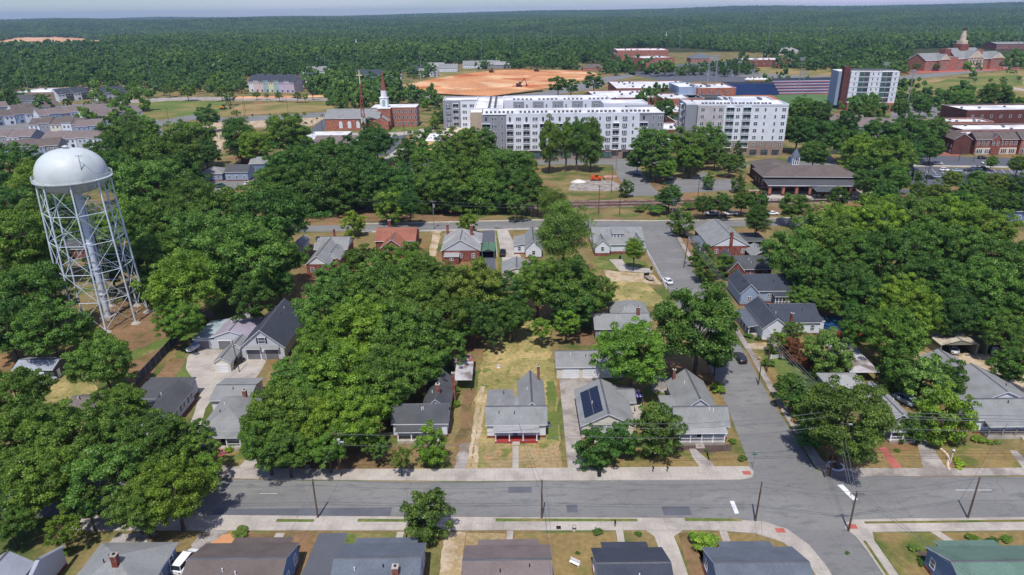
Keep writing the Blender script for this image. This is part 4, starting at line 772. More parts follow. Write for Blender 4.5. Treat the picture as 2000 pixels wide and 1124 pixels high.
# ---- lean-to shed with white tin roof
def open_shed(label, x0, x1, y0, y1, zf, zb, roofm, post=BLACK, side='s', wall=DARK, name='shed', cat='shed', walls='nwe', trim=None, back=None):
    cx, cy = (x0 + x1) / 2, (y0 + y1) / 2; root = empty(name, (cx, cy, 0), label, cat); R = MB(); hx, hy = (x1 - x0) / 2, (y1 - y0) / 2
    R.shed(-hx - .2, hx + .2, -hy - .3, hy + .1, zf, zb, 'y', roofm, trim or TRIM, .1); R.build('roof', root); W = MB()
    if 'n' in walls: W.box(-hx, hx, hy - .1, hy, 0, zb - .08, wall)
    if 'w' in walls: W.section([(-hy, 0), (hy - .11, 0), (hy - .11, zb - .06), (-hy, zf)], 'y', -hx, -hx + .1, wall); 
    if 'e' in walls: W.section([(-hy, 0), (hy - .11, 0), (hy - .11, zb - .06), (-hy, zf)], 'y', hx - .1, hx, wall)
    W.v = [(p[0], p[1], p[2]) for p in W.v]
    if W.v: W.build('wall', root)
    for x in (-hx + .12, hx - .12):
        m = MB(); m.box(x - .06, x + .06, -hy + .05, -hy + .17, 0, zf - .02, post); m.build('post', root)
    return root
def sec_fix():
    pass
x0, y0 = G(890, 765); x1, _ = G(921, 765)
open_shed('open-fronted shed with white tin roof beside the dirt drive', x0, x1, y0 + .3, y0 + 7, 2.7, 3.3, R_WEATH, name='tin_roof_shed', walls='')
a, b = G(886, 714, 3.2)[0], G(922, 714, 3.2)[0]
house('low shed with rusty red roof behind the white tin roof shed', [('g', a, b, y0 + 7.3, y0 + 12, 2.4, .9, 'x', '')], W_GREY, R_RUST, name='rusty_roof_shed', cat='shed', win=False, found=0, ov=.2)
# ---- long twin garage and solar house
X0, Y0 = G(1087, 739); h = house('long grey-roofed garage with two white doors at the end of the concrete drive', [('g', X0, X0 + 15, Y0, Y0 + 6.5, 2.9, 2.1, 'x', '')], W_CREAM, R_GREY, name='twin_garage', cat='garage', win=False, found=0, ov=.35)
for a in (3.1, 7.6, 12): put_door(h, 's', X0 + a - h['_o'][0], -3.27, 0, 3.4, 2.3, TRIM, 'garage_door')
h = house('grey gabled house with dark solar panels, behind the pair of round trees', [('g', 12.9, 22.6, 109, 121.8, 3.1, 2.4, 'y', 'ws'), ('g', 15, 20.5, 106.9, 109.2, 2.6, 1.0, 'x', 's'), ('g', 19, 24.2, 117.5, 123, 2.9, 1.2, 'x', '')], W_CREAM, R_GREY, found=.3)
mb = MB(); k = 2.4 / 4.85
for i in range(2):
    for j in range(6):
        ya = 110.6 + j * 1.55; xa = 13.5 + i * 1.75; za = 3.1 + (xa - 12.9) * k + .24; zb = za + 1.68 * k; X, Y = loc_(h, xa, ya)
        mb.poly([(X, Y, za), (X + 1.68, Y, zb), (X + 1.68, Y + 1.5, zb), (X, Y + 1.5, za)], PANEL)
        mb.poly([(X, Y, za - .05), (X + 1.68, Y, zb - .05), (X + 1.68, Y, zb), (X, Y, za)], BLACK)
mb.build('solar_panels', h)
h = house('grey-roofed corner house with long columned porch and curved front walk', [('g', 30.3, 40.1, 108.4, 113.2, 3.4, 2.4, 'x', 'se'), ('g', 32.2, 39.4, 113, 124.5, 3.3, 2.8, 'y', 'w'), ('f', 29.3, 32.4, 114.5, 119, 3.0, 0, '', 'w')], W_LGREY, R_GREY, found=.6)
porch(h, 30.5, 39.2, 106.6, 108.36, 's', 3.1, 2.7, R_LGREY, posts=5, rail=True, zf=.6); put_door(h, 's', -.3, -2.45, .6, mat=BLACK); steps(h, 34.5, 106.6, 1.6, n=3)
chimney(h, 33.3 - h['_o'][0], 124 - h['_o'][1], 3, 6.4, .6)
x, y = G(1237, 790); root = empty('shade_canopy', (x, y, 0), 'patio canopy with stars and stripes roof between two houses', 'canopy'); mb = MB()
FR = M('canopy_red', S(196, 92, 84, .85), .8, .04, 3); FB = M('canopy_blue', S(66, 66, 128, .85), .8, .04, 3)
for i in range(10): mb.box(-1.6 + i * .32, -1.6 + (i + 1) * .32, .4, 1.7, 2.5, 2.55, FR if i % 2 else TRIM)
mb.box(-1.6, 1.6, -1.5, .398, 2.5, 2.55, FB)
for i in range(5):
    for j in range(3): mb.box(-1.3 + i * .6 - .1, -1.3 + i * .6 + .1, -1.2 + j * .55 - .1, -1.2 + j * .55 + .1, 2.552, 2.556, TRIM)
mb.build('roof', root)
for sx in (-1.5, 1.5):
    for sy in (-1.4, 1.6): m = MB(); m.cyl((sx, sy, 0), (sx, sy, 2.5), .05, n=6, mat=BLACK); m.build('leg', root)
def fence(label, pts, h_, mat, z=0, name='fence', post=None, solid=True, step=2.4, rails=3):
    root = empty(name, (pts[0][0], pts[0][1], 0), label, 'fence'); P = MB(); Q = MB(); ox, oy = pts[0]
    for a, b in zip(pts, pts[1:]):
        d = math.hypot(b[0] - a[0], b[1] - a[1]); ux, uy = (b[0] - a[0]) / d, (b[1] - a[1]) / d; nx, ny = -uy * .03, ux * .03
        ax, ay, bx, by = a[0] - ox, a[1] - oy, b[0] - ox, b[1] - oy
        spans = [(.08, h_)] if solid else [(h_ * (k + .6) / (rails) - .09, h_ * (k + .6) / rails + .05) for k in range(rails)]
        for z0, z1 in spans:
            vs = [(ax - nx, ay - ny, z0), (bx - nx, by - ny, z0), (bx + nx, by + ny, z0), (ax + nx, ay + ny, z0), (ax - nx, ay - ny, z1), (bx - nx, by - ny, z1), (bx + nx, by + ny, z1), (ax + nx, ay + ny, z1)]
            P.mesh_(vs, [(0, 3, 2, 1), (0, 1, 5, 4), (1, 2, 6, 5), (2, 3, 7, 6), (3, 0, 4, 7), (4, 5, 6, 7)], mat)
        n = max(1, int(d / step))
        for k in range(n + 1):
            X, Y = ax + ux * d * k / n, ay + uy * d * k / n; Q.box(X - .08, X + .08, Y - .08, Y + .08, 0, h_ + .1, post or mat)
    P.build('fence_panel', root); Q.build('fence_posts', root); return root
fence('white post and rail fence between the back lawn and the side street', [G(1259, 487), G(1301, 565)], 1.3, TRIM, solid=False, name='rail_fence', step=2.2)
fence('long dark board fence beside the water tower yard', [G(266, 756), G(385, 626)], 2.4, WOODG, post=GMETAL, name='board_fence')
fence('short weathered plank fence behind the metal workshop', [G(386, 625), G(418, 623)], 2.2, DECKW, name='plank_fence')
fence('short wooden fence of the patio with the flag canopy', [G(1252, 765), G(1257, 822)], 1.6, DECKW, name='plank_fence')
fence('low black iron fence along the station platform', [G(1478, 396), G(1745, 390)], 1.2, BLACK, solid=False, name='iron_fence', rails=4, step=3)
fence('dark mesh construction fence under the dark trees near the station', [G(1555, 303), G(1700, 300)], 2.2, MATS['wall_dark_metal'], name='mesh_fence', step=4)
fence('black silt fence along the edge of the orange clay site', [G(795, 179), G(860, 186), G(950, 192), G(1060, 179)], 1.4, BLACK, name='silt_fence', step=8)
fence('white picket fence in the shrub garden near the purple maple', [G(1505, 702), G(1528, 700)], 1.1, TRIM, solid=False, name='picket_fence')
# ---- left: garage with loft, workshop, little garage, houses
h = house('tall white garage with dark gable roof, loft window and two grey doors', [('g', -63.3, -53.4, 142.7, 161, 3.4, 4.2, 'y', 'e')], W_LGREY, R_CHAR, name='loft_garage', cat='garage', found=0, ov=.5)
for a in (-60.6, -56.3): 
    put_door(h, 's', a - h['_o'][0], -9.18, 0, 3.0, 2.7, DOOR_G, 'garage_door')
    m = MB(); X = a - h['_o'][0]; m.shed(X - 1.9, X + 1.9, -10.0, -9.17, 2.95, 3.5, 'y', R_GREY, TRIM, .1); m.build('awning', h)
put_door(h, 's', -58.4 - h['_o'][0], -9.18, 0, .9, 2.1, W_GREY); put_win(h, 's', -58.3 - h['_o'][0], -9.18, 4.9, 1.5, 1.5, 'shut')
h = house('low metal workshop with pale purple roof and lean-to', [('g', -72, -64, 148.3, 158.8, 3.3, 1.4, 'y', '')], W_LGREY, R_METAL, name='metal_workshop', cat='workshop', found=0, ov=.3, win=False)
m = MB(); a, b = loc_(h, -76.8, 148.3); m.box(a, a + 4.8, b, b + 10.4, 0, 2.6, W_LGREY); m.shed(a - .3, a + 4.9, b - .3, b + 10.6, 2.62, 3.2, 'x', R_METALB, TRIM, .12); m.build('lean_to', h)
for a, w in ((-74.6, 2.6), (-69.6, 3.0)): put_door(h, 's', a - h['_o'][0], -5.28, 0, w, 2.2, DOOR_G, 'garage_door')
X, Y = G(421, 727); h = house('small long garage with white door on the concrete yard', [('g', X, X + 3.6, Y, Y + 6.5, 2.4, 1.1, 'y', ''), ('g', X + .6, X + 4.6, Y + 6.3, Y + 11, 2.6, 1.3, 'y', '')], W_CREAM, R_GREY, name='small_garage', cat='garage', found=0, win=False, ov=.3)
put_door(h, 's', 0, -3.27, 0, 2.4, 1.9, TRIM, 'garage_door')
h = house('white house with dark flat-pitched roof left of the concrete drive', [('s', -77, -67.4, 120, 127.5, 3.2, .5, 'y', ''), ('g', -72.0, -66.7, 110.5, 124, 3.3, 1.9, 'y', 'e'), ('g', -78, -71, 110, 119.5, 3.2, 1.5, 'x', 's')], W_LGREY, R_DGREY, wsty='shut')
h = house('grey hip-roofed bungalow with white porch railing and brick steps', [('h', -58.2, -50.2, 108.4, 120, 3.2, 2.6, 'y', 'e'), ('g', -61, -53.5, 119.6, 127.8, 3.1, .9, 'x', 'e'), ('g', -51, -47, 110.5, 116, 3.0, 1.4, 'x', 'se')], W_WHITE, R_GREY, found=.6, ov=.5)
chimney(h, -53 - h['_o'][0], 117.4 - h['_o'][1], 3, 6.4, .7)
porch(h, -58.2, -50.4, 106.4, 108.36, 's', 3.25, 2.95, R_GREY, posts=4, rail='gap', zf=.6); steps(h, -54.6, 106.4, 1.3, mat=BRICKPATH, n=4); put_door(h, 's', -.3, -5.82, .6, mat=BLACK)
X, Y = -105.9, 133.6; h = house('grey metal shed with white roll door and low curved roof, left of the water tower', [('g', X - 4.6, X + 4.1, Y, Y + 5.6, 2.8, 1.0, 'x', '')], W_DARK, R_MGREY, name='metal_shed', cat='shed', found=0, win=False, ov=.3)
put_door(h, 's', .8, -2.82, 0, 2.8, 2.2, TRIM, 'garage_door'); put_door(h, 'e', -1.2, 4.37, 0, .8, 2.0, TRIM)
a, b = G(158, 800, 2.6); house('small outbuilding with brown gable roof on the left lawn', [('g', a - 2.8, a + 3, b, b + 5.5, 2.6, 1.2, 'x', '')], W_TAN, R_TAUPE, name='outbuilding', cat='shed', found=0, win=False)
# bits of houses under the left-hand trees
a, b = G(340, 905); house('white house almost hidden under the street trees at left', [('g', -76, -67, 104.5, 111, 3.2, 2, 'x', 's')], W_WHITE, R_LGREY)
a, b = G(162, 505); house('red brick house seen through the legs of the water tower', [('g', a - 6, a + 8, b, b + 9, 3.4, 2.2, 'x', 's')], BRICK, R_DGREY)
# ---- south row: only roofs and upper walls in view
def srow(label, x0, x1, yn, ze, rise, roofm, wall, px0, px1, dep=11, ridge=None, **kw):
    h = house(label, [('g', x0, x1, yn - dep, yn, ze, rise, 'x', 'ew')], wall, roofm, ov=.35, **kw)
    cx, cy = h['_o']; m = MB(); m.shed(px0 - cx, px1 - cx, yn - cy, yn + 1.9 - cy, ze - .05, ze - .5, 'y', roofm, TRIM, .12); m.build('porch_roof', h)
    m = MB(); m.box(px0 + .3 - cx, px1 - .3 - cx, yn - cy, yn + 1.7 - cy, 0, .5, CONC); m.build('porch_floor', h)
    for k in range(4):
        X = px0 + .4 + (px1 - px0 - .8) * k / 3 - cx; m = MB(); m.box(X - .08, X + .08, yn + 1.5 - cy, yn + 1.66 - cy, .5, ze - .5, TRIM); m.build('porch_post', h)
    return h
E_ = lambda px, py, z: G(px, py, z)
yn = E_(700, 1065, 3.3)[1]
srow('blue-grey shingled house with short brick chimney, beside the asphalt drive at the bottom edge', E_(675, 1065, 3.3)[0], E_(829, 1065, 3.3)[0], yn, 3.3, 2.3, R_BLUE, W_BLUE, E_(696, 1056, 2.9)[0], E_(816, 1056, 2.9)[0], 10)
chimney(HREG[-1], E_(777, 1100, 5)[0] - HREG[-1]['_o'][0], -2.2, 4, 6.1, .8)
srow('house with wide taupe roof across the street from the red-porched white house', E_(912, 1068, 3.3)[0], E_(1070, 1068, 3.3)[0], E_(990, 1068, 3.3)[1], 3.3, 2.3, R_TAUPE, W_CREAM, E_(934, 1057, 2.9)[0], E_(1052, 1057, 2.9)[0], 10)
srow('house with very dark charcoal roof left of the concrete drive, south side', E_(1158, 1073, 3.3)[0], E_(1290, 1073, 3.3)[0], E_(1230, 1073, 3.3)[1], 3.3, 2.2, R_CHAR, W_CREAM, E_(1172, 1057, 2.9)[0], E_(1262, 1057, 2.9)[0], 10)
srow('blue-walled corner house with grey patched roof, south side beside the crossing', E_(1375, 1072, 3.3)[0], E_(1545, 1072, 3.3)[0], E_(1450, 1072, 3.3)[1], 3.3, 2.2, R_BLUE, W_BLUE2, E_(1403, 1062, 2.9)[0], E_(1505, 1062, 2.9)[0], 10)
m = MB(); H_ = HREG[-1]; m.poly([(-3.2, -4.6, 5.5 - 2.02 + .2), (3.6, -4.6, 5.5 - 2.02 + .2), (3.6, -.4, 5.52 + .05), (-3.2, -.4, 5.52 + .05)], R_CHAR); 
srow('green-roofed house with blue side wall in the bottom right corner', E_(1812, 1070, 3.3)[0], E_(2040, 1070, 3.3)[0], E_(1900, 1070, 3.3)[1], 3.3, 2.3, R_GREEN, W_BLUE2, E_(1826, 1060, 2.9)[0], E_(1945, 1060, 2.9)[0], 10)
h = srow('brown-roofed house with blue end wall and white side stairs, left of the asphalt drive', E_(405, 1064, 3.3)[0], E_(580, 1064, 3.3)[0], E_(500, 1064, 3.3)[1], 3.3, 2.1, R_BROWN, W_BLUE2, E_(458, 1055, 2.9)[0], E_(572, 1055, 2.9)[0], 10)
cx, cy = h['_o']; X = E_(585, 1085, 1.0)[0] - cx; m = MB()
for s in (-1.6, -.3):
    m.box(X, X + 2.4, s - .03, s + .03, .2, .27, TRIM); m.box(X, X + 2.4, s - .03, s + .03, .95, 1.02, TRIM)
    for k in range(11): m.box(X + k * .24 - .03, X + k * .24 + .03, s - .03, s + .03, 0, .95, TRIM)
m.box(X, X + 2.4, -1.55, -.35, 0, .18, DECKW); m.build('side_stairs', h)
a, b = E_(267, 1046, 6.0); h = house('hip-roofed blue-grey house with brick chimney, south side beside the white car', [('h', E_(190, 1090, 3.3)[0] - .5, E_(341, 1073, 3.3)[0] - .4, b - 9, b + 1.0, 3.3, 2.8, 'y', 'e')], W_BLUE2, R_GREY)
chimney(h, E_(226, 1098, 6)[0] - h['_o'][0], E_(226, 1098, 6)[1] - h['_o'][1], 4, 7.2, .8)
a, b = E_(60, 1070, 3.3); house('white-walled house with pale grey roof in the bottom left corner', [('g', -66, E_(118, 1072, 3.3)[0], b - 9, b, 3.3, 2.0, 'x', 'e'), ('g', E_(20, 1090, 4)[0] - 3, E_(20, 1090, 4)[0] + 3, b - 12, b - 3, 3.2, 1.9, 'y', '')], W_LGREY, R_MGREY)
# ---- houses of the middle rows
h = house('brick house with steep grey gables and two red chimneys beside the green carport', [('g', -22.6, -10.4, 209.2, 220, 3.8, 3.6, 'y', 's'), ('h', -22.5, -10.3, 216, 225.5, 4.2, 3.6, 'y', ''), ('s', -21.6, -17, 206.6, 209.3, 2.6, .5, 'y', 's')], BRICK, R_LGREY, gm=W_LGREY, wsty='pair')
chimney(h, 3.2, 4, 5, 9.4, .9); chimney(h, -5.3, 9, 3, 8.4, .8)
h = house('brick house with two grey gables left of the orange-roofed house', [('g', -63.2, -56.4, 197.6, 216, 3.8, 2.6, 'y', 'se'), ('g', -64.5, -53.8, 212, 221, 3.9, 2.7, 'x', 's'), ('g', -59.5, -54.5, 203.5, 212.5, 3.4, 1.9, 'y', 's')], BRICK, R_GREY, gm=W_WHITE); chimney(h, .5, 12, 5, 8.6, .6)
h = house('house with orange-red roof and brick chimney by the far street', [('g', -46.2, -32.8, 221, 232, 3.6, 3, 'x', ''), ('g', -43, -36, 214, 222, 3.5, 2.6, 'y', 's')], BRICK, R_ORANGE); chimney(h, -2.6, .5, 5, 9, .9)
h = house('narrow white house with grey gable between the driveway and the tall pine', [('g', 4.6, 9.8, 211.6, 227, 3.5, 2.6, 'y', 'sw'), ('s', .8, 4.4, 216, 226, 2.9, .7, 'x', 's')], W_WHITE, R_GREY)
h = house('garage with dark grey gable roof at the end of the long driveway', [('g', -2.7, 5.7, 191.6, 201, 2.7, 1.5, 'y', '')], W_CREAM, R_GREY, name='garage', cat='garage', found=0, win=False)
h = house('grey-roofed house with dormer and small front gable at the side street corner', [('g', 27.4, 44, 215, 231, 3.5, 3.6, 'x', 'w'), ('g', 27.6, 32.4, 213.4, 222, 3.4, 2.2, 'y', 's'), ('g', 39.6, 44.1, 214.2, 223, 3.4, 2.4, 'y', 's')], W_WHITE, R_GREY, found=1)
m = MB(); m.box(-1.9, 1.7, -5.2, -1, 4.6, 6.3, W_LGREY); m.shed(-2.2, 2.0, -5.5, .5, 6.32, 7.1, 'y', R_GREY, TRIM); m.build('dormer', h)
for a in (-1.2, 0, 1.1): put_win(h, 's', a, -5.215, 5.5, .8, .9)
x, y = G(1262, 418); 
h = house('grey house behind the long garage with small front gable and brick chimney', [('g', 20.3, 33.4, 150.8, 158.5, 3.3, 2.1, 'x', 's'), ('h', 25.5, 34.5, 155, 166, 3.3, 2.9, 'y', ''), ('g', 30, 33.3, 149.6, 153, 3.3, 1.1, 'y', 's')], W_GREY, R_GREY); chimney(h, 4.3, -.3, 4, 7.2, .8)
# green carport, garage annex
def carport(label, x0, x1, y0, y1, ze, rise, roofm, post, wall=None, name='carport', rz=0):
    cx, cy = (x0 + x1) / 2, (y0 + y1) / 2; root = empty(name, (cx, cy, 0), label, 'carport', None, rz); hx, hy = (x1 - x0) / 2, (y1 - y0) / 2
    m = MB(); m.gable_roof(-hx, hx, -hy, hy, ze, rise, 'y', .15, roofm, post, .08)
    m.section([(-hx, ze), (hx, ze), (0, ze + rise - .02)], 'y', -hy + .02, -hy + .1, wall or post); m.build('roof', root)
    for sx in (-1, 1):
        if wall: m = MB(); m.box(sx * hx - .06, sx * hx + .06, -hy, hy, 0, ze - .02, wall); m.build('side_wall', root)
        for sy in (-1, 1): m = MB(); m.box(sx * (hx - .2) - .07, sx * (hx - .2) + .07, sy * (hy - .2) - .07, sy * (hy - .2) + .07, 0, ze + .02, post); m.build('post', root)
    if wall: m = MB(); m.box(-hx + .07, hx - .07, hy - .08, hy, 0, ze - .02, wall); m.build('back_wall', root)
    return root
carport('carport with green metal roof beside the brick house', -9.8, -5.6, 211.3, 219.5, 2.6, .8, R_MGREEN, GMETAL, W_DARK)
carport('tan metal carport sheltering a silver car at right', 98.9, 107.6, 140.6, 147.5, 2.9, 1.2, R_TAN, GMETAL, W_OLIVE)
carport('smaller pale metal carport with two cars, at the right edge', 110.0, 116, 141, 146.5, 2.6, .6, R_TAN, GMETAL, W_OLIVE)
h = house('brick bungalow with broad grey gable and tall red chimney on the side street corner', [('g', 64.8, 77.6, 211, 230.5, 3.8, 3.4, 'y', 's')], BRICK, R_GREY, gm=W_WHITE, wsty='pair'); chimney(h, 0.1, -9.9, 0, 8.6, .9); 
porch(h, 62.2, 64.76, 214, 224, 'w', 3.2, 2.7, R_BLUE, posts=4, rail=False)
open_shed('flat dark carport tucked beside the brick bungalow', 79, 86, 219, 228, 2.7, 2.8, R_DGREY, name='flat_carport', cat='carport', walls='n', wall=W_DARK)
h = house('brick house with grey cross-gabled roof between the bungalow and the blue house', [('g', 64.4, 68.6, 189.2, 201, 3.6, 2.6, 'y', 's'), ('g', 66, 77.5, 190.5, 199.5, 3.5, 2.5, 'x', 's')], BRICK, R_DGREY)
house('small outbuilding with dark gable roof behind the brick bungalow', [('g', 76.5, 82.5, 204, 212, 2.7, 1.7, 'y', '')], BRICKD, R_GREY, name='outbuilding', cat='shed', win=False, found=0)
h = house('blue-grey house with dark cross-gabled roof and screened porch', [('g', 62.2, 66.9, 171.0, 182.5, 3.9, 2.4, 'y', 's'), ('g', 65, 76.2, 172.8, 185, 3.7, 2.4, 'x', 's')], W_BLUE, R_CHAR, wsty='pair')
porch(h, 71.4, 76.2, 170.3, 172.75, 's', 3.3, 2.9, R_CHAR, posts=6, rail=True)
m = MB(); m.mesh_([(3.2, 2.2, 5.95), (9, .6, 5.75), (3.8, .2, 5.2)], [(0, 1, 2)], W_CREAM); 
h = house('white house with charcoal cross-gabled roof, red chimney and west porch', [('g', 60.7, 66.8, 149.2, 162.5, 3.7, 2.5, 'y', 's'), ('g', 65, 76, 152.6, 163.5, 3.6, 2.5, 'x', 's'), ('f', 73, 77.6, 153.9, 160, 3.0, 0, '', 's')], W_WHITE, R_CHAR); chimney(h, 3.3, -6.9, 0, 7.6, .6)
porch(h, 58.2, 60.66, 152, 161.5, 'w', 3.2, 2.6, R_BLUE, posts=5, rail=False)
house('house with dark hip roof mostly hidden behind trees on the far street', [('h', 103, 118, 232, 243, 3.4, 2.6, '', 's')], W_GREY, R_CHAR)
house('long white-walled annex in the shade behind the blue-grey house', [('g', 78.5, 90, 176.5, 184, 2.9, 1.6, 'x', 's')], W_WHITE, R_DGREY)
# right block
h = house('grey shingled house almost hidden by the large olive-green tree at the corner', [('g', 69.5, 75.2, 108.5, 120.5, 3.2, 1.8, 'y', 'e'), ('h', 65.0, 72.4, 120.8, 127.5, 3.0, 1.8, 'x', '')], W_GREY, R_LGREY)
porch(h, 69.8, 74.6, 106.6, 108.46, 's', 3.0, 2.6, R_LGREY, posts=3, rail='gap')
open_shed('long open carport with dark weathered roof behind the corner trees', 72.4, 78.4, 128.8, 142, 2.7, 3.2, R_WEATH, name='long_carport', cat='carport', walls='')
h = house('large white house with grey cross-gabled roof and timber porch, right edge', [('g', 87.2, 103, 109.6, 114.4, 3.5, 2.6, 'x', 's'), ('g', 88.4, 101.8, 114, 125, 3.4, 3.0, 'y', 'w'), ('g', 90, 98, 124.5, 134, 3.2, 2.0, 'y', 'w')], W_WHITE, R_GREY, found=.7)
porch(h, 88.6, 104, 107.6, 109.56, 's', 3.2, 2.8, R_GREY, posts=7, rail=True, pm=DECKW, zf=.7); steps(h, 95.6, 107.6, 1.5, n=4, zf=.7)
# small house and other roofs behind trees at left
house('small white cottage with open porch under the dark trees at left of the brick house', [('g', -73.8, -70.4, 219, 227, 2.9, 1.2, 'y', 's')], W_WHITE, R_GREY, name='cottage')
house('blue-grey house roof showing among the far left trees', [('h', -152, -141, 330, 341, 3.4, 2.6, '', 's')], W_BLUE, R_GREY); house('house with dark roof and pale blue wall by the bend in the back street', [('g', -139, -128, 329, 338, 4.5, 2.6, 'x', 'se')], W_BLUE, R_DGREY); house('blue house by the back street with white front wall', [('g', -133, -124, 346, 357, 5, 2.4, 'x', 's')], W_BLUE2, R_GREY)
house('long low brick wall building among trees by the back street', [('f', -146, -128, 371, 377, 3, 0, '', '')], BRICKL, R_LGREY, win=False)
# ---- water tower
def water_tower():
    cx, cy = -108.2, 167.0; root = empty('water_tower', (cx, cy, 0), 'tall white water tower with domed tank on eight braced legs', 'water tower')
    WT = M('tank_white', S(208, 216, 218, .8), .5, .03, .8, col2=S(192, 202, 204, .8), s2=.2, r2=(.5, .7), var2=.03, spec=.35)
    LG = M('steel_pale_blue', S(206, 216, 228, .86), .5, .05, 2, var2=.06)
    m = MB(); prof = [(.01, 34.4)] + [(7.9 * math.sin(t), 38.4 - 4.0 * math.cos(t)) for t in np.linspace(.12, 1.5708, 12)] + [(7.9 * math.cos(t) ** .82, 38.9 + 6.5 * math.sin(t) ** .92) for t in np.linspace(0, 1.53, 16)] + [(.01, 45.4)]
    m.lathe(prof, 56, WT); m.build('tank', root)
    m = MB(); m.lathe([(7.85, 38.1), (8.7, 38.1), (8.7, 38.3), (7.85, 38.3)], 56, WT, smooth=False); m.build('walkway', root)
    m = MB(); 
    for z in (38.8, 39.2): m.lathe([(8.62, z), (8.7, z), (8.7, z + .09), (8.62, z + .09), (8.62, z)], 56, WT, smooth=False)
    for k in range(56): t = 6.283 * k / 56; m.cyl((8.66 * math.cos(t), 8.66 * math.sin(t), 38.3), (8.66 * math.cos(t), 8.66 * math.sin(t), 39.25), .04, n=4, mat=WT)
    m.build('railing', root)
    m = MB(); m.cyl((0, 0, 45.2), (0, 0, 45.9), .6, .5, 12, WT); m.cyl((0, 0, 45.9), (0, 0, 46.2), .85, .1, 12, WT); m.build('vent', root)
    m = MB(); m.cyl((0, 0, .8), (0, 0, 35), .72, .72, 18, LG); 
    for z in (7, 14, 21, 28): m.cyl((0, 0, z), (0, 0, z + .25), .95, .95, 18, LG)
    m.build('riser', root); m = MB(); m.box(-1.5, 1.5, -1.5, 1.5, 0, .8, CONC); m.build('riser_footing', root)
    A0 = math.radians(22.5 + 3)
    P = lambda k, z: Vector(((9.5 - 1.5 * z / 38) * math.cos(A0 + k * math.pi / 4), (9.5 - 1.5 * z / 38) * math.sin(A0 + k * math.pi / 4), z))
    for k in range(8):
        m = MB(); m.cyl(P(k, .5), P(k, 38.4), .23, .2, 8, LG); m.build('leg', root)
        m = MB(); p = P(k, 0); m.cyl(p, p + Vector((0, 0, .55)), 1.3, .55, 10, CONC); m.build('footing', root)
    lv = [.6, 8.0, 15.4, 22.8, 30.2, 37.9]
    for i, z in enumerate(lv[1:-1]):
        m = MB()
        for k in range(8): m.cyl(P(k, z), P(k + 1, z), .1, n=6, mat=LG)
        m.build('strut_ring', root)
    for i in range(5):
        m = MB()
        for k in range(8):
            m.cyl(P(k, lv[i]), P(k + 1, lv[i + 1]), .06, n=5, mat=LG); m.cyl(P(k + 1, lv[i]), P(k, lv[i + 1]), .06, n=5, mat=LG)
            if i: m.cyl(P(k, lv[i]), (0, 0, lv[i]), .035, n=4, mat=LG)
        m.build('brace_rods', root)
    m = MB(); t = A0 + math.radians(-70)
    for s in (-.22, .22): m.cyl((9.9 * math.cos(t) - s * math.sin(t), 9.9 * math.sin(t) + s * math.cos(t), .5), (8.6 * math.cos(t) - s * math.sin(t), 8.6 * math.sin(t) + s * math.cos(t), 39.2), .04, n=4, mat=GMETAL)
    m.build('ladder', root)
    m = MB(); m.cyl((5.6, -4.9, 38), (5.8, -5.0, 44.6), .1, .06, 6, GMETAL); m.cyl((4.9, -4.8, 44.5), (6.9, -5.3, 44.5), .06, n=5, mat=BLACK); m.build('antenna', root)
    m = MB()
    for k in range(20):
        a0, a1 = math.radians(-100 + k * 9), math.radians(-100 + (k + 1) * 9); r = 12.5
        m.poly([(r * math.cos(a0), r * math.sin(a0), 0), (r * math.cos(a1), r * math.sin(a1), 0), (r * math.cos(a1), r * math.sin(a1), 1.1), (r * math.cos(a0), r * math.sin(a0), 1.1)], DECKW)
    m2 = MB(); m2.cyl((0, 0, 0), (0, 0, .02), .01, n=3, mat=DECKW)
water_tower()
# ---- large town buildings
def roof_units(root, pts, z, sz=1.3, lim=100):
    """air conditioning units: one mesh shared by every copy"""
    key = ('RU', sz)
    if key not in WMESH:
        m = MB(); m.box(-sz / 2, sz / 2, -sz / 2, sz / 2, 0, sz * .8, W_GREY); m.cyl((0, 0, sz * .8), (0, 0, sz * .86), sz * .38, n=10, mat=DARK); m.box(-sz * .45, sz * .45, -sz / 2 - .02, -sz / 2 - .001, .15, sz * .7, W_DARK); WMESH[key] = m.me('rooftop_unit')
    for p in pts[:lim]: inst(WMESH[key], 'rooftop_unit', root, (p[0], p[1], z), rnd.uniform(-.05, .05))
    if len(pts) > lim:
        m = MB()
        for p in pts[lim:]: m.box(p[0] - sz / 2, p[0] + sz / 2, p[1] - sz / 2, p[1] + sz / 2, z, z + sz * .8, W_GREY)
        o = m.build('rooftop_units', root); o['kind'] = 'stuff'
def flat_box(W, R, x0, x1, y0, y1, z0, z1, wall, roof=R_WHITE, par=.9, pt=.35):
    W.box(x0, x1, y0, y1, z0, z1, wall)
    for a in ((x0, x1, y0, y0 + pt), (x0, x1, y1 - pt, y1), (x0, x0 + pt, y0 + pt + .002, y1 - pt - .002), (x1 - pt, x1, y0 + pt + .002, y1 - pt - .002)): W.box(*a, z1 + .002, z1 + par, wall, TRIM)
    R.box(x0 + pt, x1 - pt, y0 + pt, y1 - pt, z1 + .01, z1 + .12, roof)
